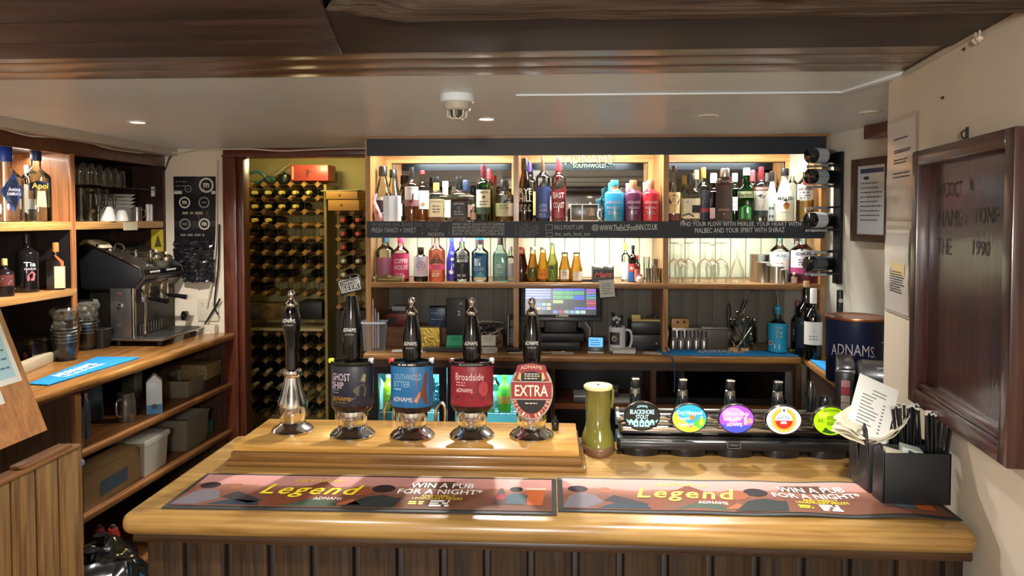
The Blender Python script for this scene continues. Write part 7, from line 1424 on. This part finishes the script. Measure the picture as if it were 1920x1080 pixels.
cupstack(124, 675, 'near cup stack', 1)
p = aZ(166, 660, ZT); 
cupstack(163, 655, 'far cup stack', 2)
p = aZ(60, 690, ZT); t = thing('acrylic_box', 'clear acrylic box with folded papers on the left counter', 'box', (p.x-.12, p.y+.1, ZT+.0008)); link('box', bx(-.10, .10, -.07, .07, 0, .13), glass('D4D8D4', 1.5), t); link('divider', bx(-.098, .098, -.002, .002, .001, .12), glass('C8CCC8', 1.5), t)
p = aZ(54, 680, ZT); t = thing('sauce_bottle', 'brown sauce bottle with cream cap by the acrylic box', 'bottle', (p.x-.0, p.y, ZT+.0008)); link('body', lat([(.026, 0), (.028, .004), (.028, .05), (.018, .075), (.016, .09)], 18), mat('5A3020', .3, var=.3, nscale=40), t, smooth=True); link('cap', lat([(.018, .088), (.022, .092), (.022, .115), (.018, .118)], 14), mat('C8A870', .4), t, smooth=True)
p = aZ(83, 668, ZT); t = thing('crystal_lump', 'pale crumpled tissue lump in front of cup stack', 'tissue', (p.x, p.y, ZT+.001)); bm = new(); bmesh.ops.create_icosphere(bm, subdivisions=2, radius=.03)
for v in bm.verts: v.co = v.co*(1+.25*mno.noise(v.co*60))+Vector((0, 0, .026))
bmesh.ops.translate(bm, verts=bm.verts, vec=(0, 0, .006)); link('lump', bm, mat('B8B0A4', .6), t); link('tag', bx(-.01, .01, -.034, -.031, .02, .03), PAPER, t)
a, c = aZ(42, 704, ZT), aZ(106, 676, ZT); t = thing('cream_strip_box', 'long low cream box along the back of blue towel', 'box', a); d_ = (c-a); n_ = Vector((-d_.y, d_.x, 0)).normalized(); bm = new(); prism(bm, [(0, 0), (1, 0), (1, 1), (0, 1)], .045, lambda u, v, w: d_*u+n_*(v*.05)+Vector((0, 0, w+.0008))); link('box', bm, mat('B8A88A', .6), t, bev=.002); bm = new(); prism(bm, [(.02, .1), (.98, .1), (.98, .9), (.02, .9)], .002, lambda u, v, w: d_*u+n_*(v*.05)+Vector((0, 0, w+.046))); link('lid', bm, mat('C0B090', .6), t)
q = [aZ(px, py, ZT) for px, py in ((52, 722), (90, 724), (262, 672), (182, 671))]
towel('blue Adnams bar towel on the left counter', [(p.x, p.y) for p in q], ZT, None)
tw = bpy.data.objects[[o.name for o in bpy.data.objects if o.get('label') == 'blue Adnams bar towel on the left counter'][0]]
cxy = tw.location; e_ = ((q[2]-q[1])+(q[3]-q[0])).normalized(); f_ = Vector((-e_.y, e_.x, 0)); mt_ = lambda u, v, w=0: e_*u+f_*v+Vector((0, 0, .0072+w))
letter(tw, 'ADNAMS', .30, .055, mt_, WTEXT, (-.02, .02), bold=.04); letter(tw, 'THE LOVE OF THE DRINK', .30, .025, mt_, WTEXT, (-.02, -.03), bold=.02)

# things on the shelves under the left counter
def ub(px, py, z, xx=None): 
    p = aZ(px, py, z); return p
t = thing('siphon_bottle', 'dented steel soda siphon bottle at near end of the top base shelf', 'bottle', aX(143, 845, -2.14)); t.location.z = z1+.001
link('body', lat([(.030, 0), (.034, .006), (.034, .17), (.018, .21)], 20), mat('6A7888', .25, .7), t, smooth=True); link('head', lat([(.02, .205), (.026, .215), (.026, .235), (.010, .25)], 14), CHROME, t, smooth=True)
t = thing('siphon_bottle', 'second thinner siphon bottle just behind the dented one', 'bottle', aX(160, 820, -2.2)); t.location.z = z1+.001; link('body', lat([(.022, 0), (.024, .006), (.024, .17), (.012, .2)], 18), mat('5A6470', .3, .6), t, smooth=True); link('head', lat([(.014, .198), (.016, .215), (.008, .225)], 12), CHROME, t, smooth=True)
t = thing('blue_jug', 'dusty blue plastic jug behind the siphon bottles', 'jug', aX(168, 790, -2.38)); t.location.z = z1+.001; link('body', lat([(.06, 0), (.065, .01), (.06, .19), (.05, .23)], 20), mat('4A5A6C', .5), t, smooth=True); link('lid', lat([(.052, .228), (.055, .25), (.03, .262)], 18), mat('6A84A0', .4), t, smooth=True)
t = thing('steel_jug', 'dull steel milk jug with spout on the top base shelf', 'jug', aX(237, 792, -2.18)); t.location.z = z1+.001; link('body', lat([(.045, 0), (.048, .006), (.044, .10), (.038, .135), (.042, .145), (.038, .145)], 22), mat('8A8478', .3, .85), t, smooth=True); link('handle', tub(arc([(.0, -.042, .12), (.0, -.08, .115), (.0, -.08, .05), (.0, -.045, .03)], 5), .006, 8), STEEL, t, smooth=True)
t = thing('milk_carton', 'blue and white milk carton on the top base shelf', 'carton', aX(290, 775, -2.12), .5); t.location.z = z1+.001; link('box', bx(-.038, .038, -.038, .038, 0, .17), mat('C0C4C4', .4), t, bev=.002); bm = new(); prism(bm, [(-.038, .17), (.038, .17), (.004, .205), (-.004, .205)], .076, lambda u, v, w: Vector((u, w-.038, v))); link('gable', bm, mat('D0D0C8', .4), t)
patch(t, plane((-.0385, 0, 0), (0, -1, 0), (0, 0, 1)), mat('3A6A90', .5), rect(-.036, .036, .002, .12), .0004); patch(t, plane((0, -.0385, 0), (1, 0, 0), (0, 0, 1)), mat('3A7AA8', .5), rect(-.036, .036, .002, .05), .0004); patch(t, plane((0, -.0385, 0), (1, 0, 0), (0, 0, 1)), mat('3A3C40', .5), disc(.0, .04, .014), .0008)
t = thing('white_carton', 'small pale carton half hidden behind the steel jug', 'carton', aX(248, 760, -2.42)); t.location.z = z1+.001; link('box', bx(-.04, .04, -.04, .04, 0, .2), mat('8A8878', .5), t, bev=.002); link('label', bx(-.038, .038, -.0412, -.0405, .04, .15), mat('4A4A40', .5), t)
def crate(nm_, lab, px, py, xx, z, wx_, wy_, h_, m_, lid=None, tap=.9):
    p = aX(px, py, xx); t = thing(nm_, lab, 'tub', (xx, p.y, z+.001))
    bm = new(); n = [(wx_/2*tap, 0, .85), (wx_/2*tap*1.02, .006, .85), (wx_/2, h_, .85), (wx_/2-.004, h_, .85), (wx_/2*tap-.004, .008, .85), (0, .008, .85)]; lathe(bm, n, 28, fl=wy_/wx_); link('tub', bm, m_, t, smooth=True)
    link('rim', lat([(wx_/2, h_-.012, .85), (wx_/2*1.05, h_-.010, .85), (wx_/2*1.05, h_, .85), (wx_/2, h_+.001, .85)], 28, fl=wy_/wx_, cap=False), m_, t, smooth=True)
    if lid: link('lid', lat([(wx_/2*1.07, h_-.006, .85), (wx_/2*1.08, h_+.012, .85), (wx_/2*1.0, h_+.020, .85), (0, h_+.022, .85)], 28, fl=wy_/wx_), lid, t, smooth=True)
    return t
crate('plastic_tub', 'shallow translucent tub at the far end of top base shelf', 343, 762, -2.2, z1, .24, .32, .10, liquid('B8A890', 1.4))
t = thing('storage_box', 'yellowed woven box hanging over the far end of the top base shelf', 'box', aX(385, 745, -2.12)); t.location.z = z1+.07; t.location.y = 4.30; link('box', bx(-.1, .06, -.1, .1, 0, .09), mat('7A6440', .6, var=.3, nscale=50), t, bev=.003); link('stand', bx(-.1, .05, -.09, .09, -.069, -.0005), mat('2A221C', .6), t)
crate('white_tub', 'large white lidded food tub on the lower base shelf', 262, 905, -2.18, z2, .20, .24, .17, mat('C8C4B8', .35), mat('DEDACE', .3))
crate('grey_tub', 'deep grey translucent tub at the far end of lower base shelf', 340, 855, -2.18, z2, .22, .28, .18, liquid('B4A890', 1.4))
t = thing('dark_crate', 'dark plastic crate behind the white lidded tub', 'crate', aX(275, 870, -2.5)); t.location.z = z2+.001; t.location.y = 4.0
for a_, c_ in (((-.18, .12, -.2, -.19), (0, .28)), ((-.18, .12, .19, .2), (0, .28)), ((-.18, -.17, -.19, .19), (0, .28)), ((.11, .12, -.19, .19), (0, .28)), ((-.17, .11, -.19, .19), (0, .01))): link('panel', bx(*a_, *c_), mat('22242A', .5), t)
p = aX(185, 940, -2.16); t = thing('cardboard_box', 'open brown cardboard box with blue print on the lower base shelf', 'box', (-2.27, 3.36, z2+.001)); CB_ = mat('7A5C38', .7, var=.1, nscale=20)
for nme, b_ in (('side', (-.16, .16, -.24, -.236, 0, .16)), ('side', (.156, .16, -.236, .236, 0, .16)), ('side', (-.16, -.156, -.236, .236, 0, .16)), ('side', (-.16, .16, .236, .24, 0, .16)), ('bottom', (-.156, .156, -.236, .236, 0, .004))): link(nme, bx(*b_), CB_, t)
bm = new(); prism(bm, [(-.236, 0), (.236, 0), (.22, .09), (-.22, .10)], .003, lambda u, v, w: Vector((.158-v*.9, u, .161+v*.28+w))); link('flap', bm, CB_, t)
patch(t, plane((.1605, 0, 0), (0, 1, 0), (0, 0, 1)), mat('3A4A58', .6), rect(-.12, .10, .03, .10), .0005)
t = thing('green_box', 'small dull green box at the far end of lower base shelf', 'box', (-2.16, 4.33, z2+.001)); link('box', bx(-.06, .05, -.06, .06, 0, .07), mat('2E6A58', .5), t, bev=.003); link('lid', bx(-.062, .052, -.062, .062, .0705, .08), mat('2A6050', .5), t, bev=.002)
# bin bags and canisters on the floor
rn = random.Random(2)
for i, (px, py, s_) in enumerate(((172, 1075, .22), (190, 1040, .18))):
    Yb_ = (2.62, 3.02)[i]; p = aY(px, py, Yb_); t = thing('bin_bag', ('nearest shiny black bin bag on the floor by the hatch', 'shiny black bin bag behind the nearest one')[i], 'bin bag', (p.x, Yb_, .001)); bm = new(); bmesh.ops.create_icosphere(bm, subdivisions=4, radius=s_)
    H_ = max(.3, p.z+.05)
    for v in bm.verts:
        n = mno.noise(v.co*9+Vector((i*4, 0, 0)))*.16+mno.noise(v.co*22)*.10+mno.noise(v.co*50)*.03; v.co *= (1+n); v.co.z = max(0, (v.co.z/s_*.5+.5))*H_
    link('bag', bm, mat('0C0D0F', .16, coat=.6), t, smooth=True); link('tie', lat([(.02, H_-.02), (.012, H_), (.03, H_+.04), (.0, H_+.045)], 10), mat('16171A', .2), t)
for i, (px, py, lab) in enumerate(((186, 1005, 'red canister in the dark below the base shelves, left'), (212, 1000, 'red canister beside the bar counter end, right'))):
    Yc = 3.25; p = aY(px, py, Yc); t = thing('red_canister', lab, 'canister', (p.x, Yc, .001)); h_ = aY(px, 985, Yc).z; link('body', lat([(.028, 0), (.03, .006), (.03, h_-.05), (.02, h_-.015)], 18), mat('8A2A22', .35), t, smooth=True); link('valve', lat([(.012, h_-.018), (.012, h_), (0, h_+.004)], 12), mat('6A6A68', .3, .8), t)

# ------------------------------------------------------------------ near left: boarded hatch wall and leaning menu
XH = -1.515
hw = thing('hatch_wall', 'low boarded wooden wall of the bar hatch at the left edge', 'partition', (0, 0, 0))
y_ = 2.22
while y_ > .9:
    link('board', bx(XH-.022, XH, y_-.088, y_, .002, 1.062), wood('5E4022', '8E6A3E', 'z', .4), hw, bev=.005); y_ -= .0985
link('backing', bx(XH-.04, XH-.022, .9, 2.22, .002, 1.062), DKWOODZ, hw); link('cap', bx(XH-.045, XH+.006, .9, 2.225, 1.062, 1.075), wood('6A4424', '98683A', 'y', .4), hw, bev=.003); link('end_post', bx(XH-.04, XH-.001, 2.2205, 2.236, .002, 1.062), wood('5E4022', '8E6A3E', 'z', .4), hw, bev=.003)
link('hinge_leaf', bx(XH-.045, XH+.002, 1.98, 2.19, 1.0755, 1.085), BRNY, hw, bev=.002); link('coat_knob', lat([(.012, -.012), (.016, 0), (.010, .012)], 14, mtx=Matrix.Rotation(PI/2, 4, 'X')), mat('5A6080', .4), hw, loc=(XH-.02, 2.25, 1.0), smooth=True)
# menu board leans back, its lower edge just above the hatch cap
Bt, Bb = aY(0, 575, 2.15), aY(90, 806, 2.15); up_ = (Bt-Bb); SL = up_.length; upn = up_.normalized(); dnY = Vector((0, -1, 0)); nb = dnY.cross(upn).normalized()
if nb.x < 0: nb = -nb
t = thing('menu_stand', 'slanted oak menu stand with pale blue menu sheet at left edge', 'menu stand', Bb)
mb_ = lambda u, v, w=0: dnY*u+upn*v+nb*w
bm = new(); prism(bm, [(0, 0), (.9, 0), (.9, SL*1.15), (0, SL*1.15)], -.02, mb_); link('board', bm, wood('9A6236', 'C48A54', 'z', .4, scale=.8), t, bev=.003)
def onb(px, py, off=.001):
    r = ray(px, py); o = Vector((0, 0, EYE)); t_ = (Bb+nb*off-o).dot(nb)/r.dot(nb); q_ = o+r*t_-Bb; return q_.dot(dnY), q_.dot(upn)
c0, c1, c2 = onb(42, 713), onb(0, 600), onb(0, 727)
bm = new(); q_ = [c0, (c0[0], c0[1]+.42), (c0[0]+.5, c0[1]+.42), (c0[0]+.5, c0[1])]; prism(bm, q_, .0012, mb_); s_ = link('menu_sheet', bm, mat('E4E2D4', .6), t)
i_ = .018; patch(s_, mb_, mat('A8D0D8', .6), [(c0[0]+i_, c0[1]+i_), (c0[0]+.5, c0[1]+i_), (c0[0]+.5, c0[1]+.40), (c0[0]+i_, c0[1]+.40)], .0018); patch(s_, mb_, mat('2A6AB0', .6), [(c0[0]+i_, c0[1]+.235), (c0[0]+.5, c0[1]+.235), (c0[0]+.5, c0[1]+.34), (c0[0]+i_, c0[1]+.34)], .0022)
scrib(s_, mb_, mat('4A7080', .6), c0[0]+.03, c0[0]+.45, [c0[1]+.05+.028*j for j in range(6)], .006, .0024); patch(s_, mb_, mat('D8E4E8', .6), rect(c0[0]+.04, c0[0]+.07, c0[1]+.255, c0[1]+.275), .003)
d0 = onb(4, 745); bm = new(); prism(bm, rect(d0[0], d0[0]+.06, d0[1]-.02, d0[1]+.03), .004, mb_); link('bulldog_clip', bm, WHITE, t, bev=.001)
for u in (.3, .7): bm = new(); prism(bm, rect(u, u+.05, -.062, .002), -.018, mb_); link('foot_block', bm, DKWOODZ, t)

# ------------------------------------------------------------------ wine store through the doorway
YR = 5.5
cx0, cx1 = aY(468, 346, YR).x, aY(595, 346, YR).x; dx = (cx1-cx0)/5; zr0 = aY(468, 346, YR).z; dz = (zr0-aY(468, 550, YR).z)/8
RB = wood('7A5424', 'B08440', 'x', .6); SM_ = mat('4A4438', .4, .7)
def diamond():
    return lathe(new(), [(.024, 0), (.024, .26)], 4, mtx=Matrix.Rotation(-PI/2, 4, 'X') @ Matrix.Rotation(PI/4, 4, 'Z'))
dmesh = None
rack = thing('wine_rack', 'tall wood and metal wine rack filling the store wall, upper section', 'wine rack', (0, 0, 0))
rack2 = thing('wine_rack', 'lower dim section of the wine rack under the snack shelf', 'wine rack', (0, 0, 0))
rack3 = thing('wine_rack', 'narrow wine rack under the cardboard boxes, right of store', 'wine rack', (0, 0, 0))
def bar_(x, z, par, y=YR):
    global dmesh
    if dmesh is None:
        o = link('rack_bar', lathe(new(), [(.023, 0), (.023, .26)], 4, mtx=Matrix.Rotation(-PI/2, 4, 'X') @ Matrix.Rotation(PI/4, 4, 'Z')), RB, par); dmesh = o.data
    else: o = bpy.data.objects.new('rack_bar', dmesh); COL.objects.link(o); o.parent = par
    o.location = (x, y, z)
def strips(par, xs, zs, y):
    bm = new()
    for x in xs: box(bm, x-.002, x+.002, y+.02, y+.024, min(zs), max(zs))
    for z in zs: box(bm, min(xs), max(xs), y+.024, y+.027, z-.004, z+.004)
    for x in xs: box(bm, x-.002, x+.002, y+.22, y+.224, min(zs), max(zs))
    o = link('metal_strips', bm, SM_, par); o['kind'] = 'stuff'
xs = [cx0+dx*c for c in range(-1, 6)]; zs = [zr0-dz*r for r in range(9)]
for z in zs:
    for x in xs: bar_(x, z, rack)
strips(rack, xs, zs, YR)
zs2 = [zr0-dz*r for r in range(11, 18)]
for z in zs2:
    for x in xs: bar_(x, z, rack2)
strips(rack2, xs, zs2, YR)
link('side_panel', bx(xs[-1]+.05, xs[-1]+.07, YR, YR+.28, .01, zr0), mat('8A7A48', .7), rack); 
link('shelf_board', bx(xs[0]-.05, xs[-1]+.05, YR-.06, YR+.25, zs2[0]+.035, zs2[0]+.055), wood('8A7A58', 'B0A078', 'x', .5), rack2)
x3 = [aY(px, 450, 5.45).x for px in (634, 661, 688)]; zs3 = [aY(650, 398+25.4*r, 5.45).z for r in range(8)]
for z in zs3:
    for x in x3: bar_(x, z, rack3, 5.45)
strips(rack3, x3, zs3, 5.45)
link('base_cupboard', bx(x3[0]-.02, x3[-1]+.02, 5.45, 5.72, .01, zs3[-1]-.03), mat('2A2418', .6), rack3)
# bottles lying in the racks, necks towards the door
wbm = None; rn = random.Random(6); ORD = ('first', 'second', 'third', 'fourth', 'fifth', 'sixth', 'seventh', 'eighth', 'ninth', 'tenth', 'eleventh')
def rackbottle(x, z, y, cc, lab, g_):
    global wbm
    t = thing('wine_bottle', lab, 'wine bottle', (x, y, z), 0, g_); mt = Matrix.Rotation(-PI/2, 4, 'X')
    if wbm is None:
        o = link('glass_body', lathe(new(), [(.0145, -.06), (.0145, .03), (.03, .065), (.037, .09), (.037, .25), (.03, .255)], 14, mtx=mt), mat('10160E', .12, coat=.5), t, smooth=True); p = link('foil_cap', lathe(new(), [(0, -.068), (.0155, -.066), (.0165, -.05), (.016, .0)], 12, mtx=mt), mat(cc, .35, .3), t, smooth=True); wbm = [o.data, {cc: p.data}, p.data]
        return
    o = bpy.data.objects.new('glass_body', wbm[0]); COL.objects.link(o); o.parent = t
    if cc not in wbm[1]: d_ = wbm[2].copy(); d_.materials.clear(); d_.materials.append(mat(cc, .35, .3)); wbm[1][cc] = d_
    o = bpy.data.objects.new('foil_cap', wbm[1][cc]); COL.objects.link(o); o.parent = t
GOLDC = 'E8D070'
fill = {0: (0, 1, 2, 3, 4, 5), 1: (0, 1, 2, 3, 4), 2: (0, 1, 2)}
CN = ('clears', )
for r in range(8):
    for c in range(6):
        gold = c in fill.get(r, ()); dark = (r in (0, 1, 2) and c in (3, 4, 5) and not gold and c < 5-r) or (r >= 3 and not (r, c) in ((3, 3), (3, 4), (3, 5), (6, 4), (7, 2), (7, 3), (7, 4), (7, 5)) and rn.random() < .85)
        if not (gold or dark): continue
        x = (xs[c]+xs[c+1])/2; z = zs[r]-dz*.5-.012
        rackbottle(x, z, YR-.0, GOLDC if gold else ('1A1A1C', '2A1A1C', '1E1A14')[(r+c) % 3], '%s wine bottle, upper rack, %s row down, %s along' % ('gold capped' if gold else 'dark capped', ORD[r], ORD[c]), 'bottles in the upper wine rack')
for r in range(6):
    for c in range(6):
        if r in (4,) and c > 3: continue
        x = (xs[c]+xs[c+1])/2; z = zs2[r]-dz*.5-.012; wht = r in (2, 3) and c < 4
        rackbottle(x, z, YR-.02 if wht else YR+.04, 'B4B098' if wht else '18181A', '%s wine bottle, lower rack, %s row down, %s along' % ('white capped' if wht else 'dark capped', ORD[r], ORD[c]), 'bottles in the lower wine rack')
for r, row in enumerate((('C85048', 'C85048'), ('C85048', 'C85048'), ('C85048', None), ('D0CCB8', 'D0CCB8'), ('D0CCB8', None))):
    for c in range(2):
        if row[c]: rackbottle((x3[c]+x3[c+1])/2, (zs3[r]+zs3[r+1])/2-.008, 5.44, row[c], '%s capped wine bottle in the narrow rack, row %s, %s column' % ('red' if row[c][0] == 'C' and row[c] != 'D0CCB8' else 'white', ORD[r], ('left', 'right')[c]), 'bottles in the narrow wine rack')
# on top of the racks
def sbox(nm_, lab, x0_, y0_, x1_, y1_, Y, dep, m_, cat='box'):
    a, c = aY(x0_, y1_, Y), aY(x1_, y0_, Y); t = thing(nm_, lab, cat, (a.x, Y, a.z)); link('carton', bx(0, c.x-a.x, 0, dep, 0, c.z-a.z), m_, t, bev=.002); return t, c.x-a.x, c.z-a.z
t, W, H = sbox('gift_carton', 'red and gold glass carton on top of the wine rack', 545, 309, 615, 339, YR+.02, .2, mat('A84438', .35, var=.3, nscale=5))
mpx = plane((0, -.0006, 0), (1, 0, 0), (0, 0, 1)); patch(t, mpx, mat('5A2A28', .5), [(W*.42, H*.78), (W*.5, H*.62), (W*.62, H*.6), (W*.5, H*.55), (W*.44, H*.2), (W*.42, H*.2)], .0006); patch(t, mpx, mat('D8B090', .5), rect(W*.04, W*.08, H*.1, H*.9), .0006)
t, W, H = sbox('cardboard_box', 'upper flat tan cardboard box on the narrow rack', 611, 359, 670, 374, 5.40, .28, mat('A87A38', .6), 'box'); mpx = plane((0, -.0006, 0), (1, 0, 0), (0, 0, 1)); patch(t, mpx, mat('4A3418', .6), rect(W*.4, W*.47, H*.35, H*.6), .0005); t.location.z += .002
bm = new(); prism(bm, [(-.04, 0), (W*1.05, 0), (W*1.05, .26), (-.04, .26)], .004, lambda u, v, w: Vector((u, v, H+.002+w+u*.02))); link('open_flap', bm, mat('C0B890', .6), t)
t, W, H = sbox('cardboard_box', 'lower flat tan cardboard box on the narrow rack', 615, 375, 673, 395, 5.40, .28, mat('A67836', .6), 'box'); mpx = plane((0, -.0006, 0), (1, 0, 0), (0, 0, 1)); patch(t, mpx, mat('4A3418', .6), rect(W*.4, W*.47, H*.4, H*.62), .0005)
t = thing('coiled_hose', 'loop of blue hose lying on top of the wine rack', 'hose', (0, 0, 0)); link('hose', tub(arc([aY(px, py, YR+.02+.01*i) for i, (px, py) in enumerate(((440, 333), (462, 328), (480, 322), (493, 327), (496, 335), (488, 342), (470, 341), (455, 337), (440, 338)))], 5), .011, 8), mat('2E6A7C', .4), t, smooth=True); link('connector', lat([(.014, -.02), (.014, .02)], 12, mtx=Matrix.Rotation(PI/2, 4, 'Y')), mat('2A2A2A', .4), t, loc=aY(447, 338, YR+.08))
t = thing('dark_kettle', 'round black kettle beside the red carton on the rack', 'kettle', aY(533, 343, YR+.05)); link('body', lat([(.05, 0), (.055, .02), (.05, .06), (.02, .075)], 20), mat('14140F', .3), t, smooth=True); link('knob', lat([(.010, .074), (.012, .085), (0, .09)], 10), BLACKM, t)
t = thing('green_net', 'crumpled green net bag beside the blue hose', 'net', aY(508, 343, YR+.06)); bm = new(); bmesh.ops.create_icosphere(bm, subdivisions=3, radius=.05)
for v in bm.verts: v.co = v.co*(1+.3*mno.noise(v.co*40)); v.co.z = max(0, v.co.z*.6+.025)
link('net', bm, mat('2E4A3C', .7, var=.4, nscale=90), t); link('drawstring', tub(arc([(0, 0, .05), (.05, 0, .07), (.10, .02, .12), (.16, .1, .18)], 4), .006, 6), mat('8A8058', .6), t, smooth=True)
t, W, H = sbox('snack_sack', 'big glossy multipack of snacks on the store shelf', 455, 570, 530, 599, YR-.05, .18, mat('6A5430', .2, .2, var=.6, nscale=14))
link('sack_seal', bx(W, W+.02, .02, .16, H*.2, H*.8), mat('8A7448', .25), t); link('sack_front', lat([(.05, 0), (.06, .02), (.03, .03)], 14, mtx=Matrix.Rotation(PI/2, 4, 'X')), mat('3A4048', .25, var=.4, nscale=20), t, loc=(W*.28, .0, H*.45), smooth=True)
t = thing('dark_box', 'black box on the store shelf beside the snack multipack', 'box', aY(575, 599, YR)); link('carton', bx(-.06, .12, 0, .2, 0, .13), mat('14130F', .5), t, bev=.003); link('lid', bx(-.062, .122, -.002, .202, .1305, .14), mat('1A1914', .5), t, bev=.002)
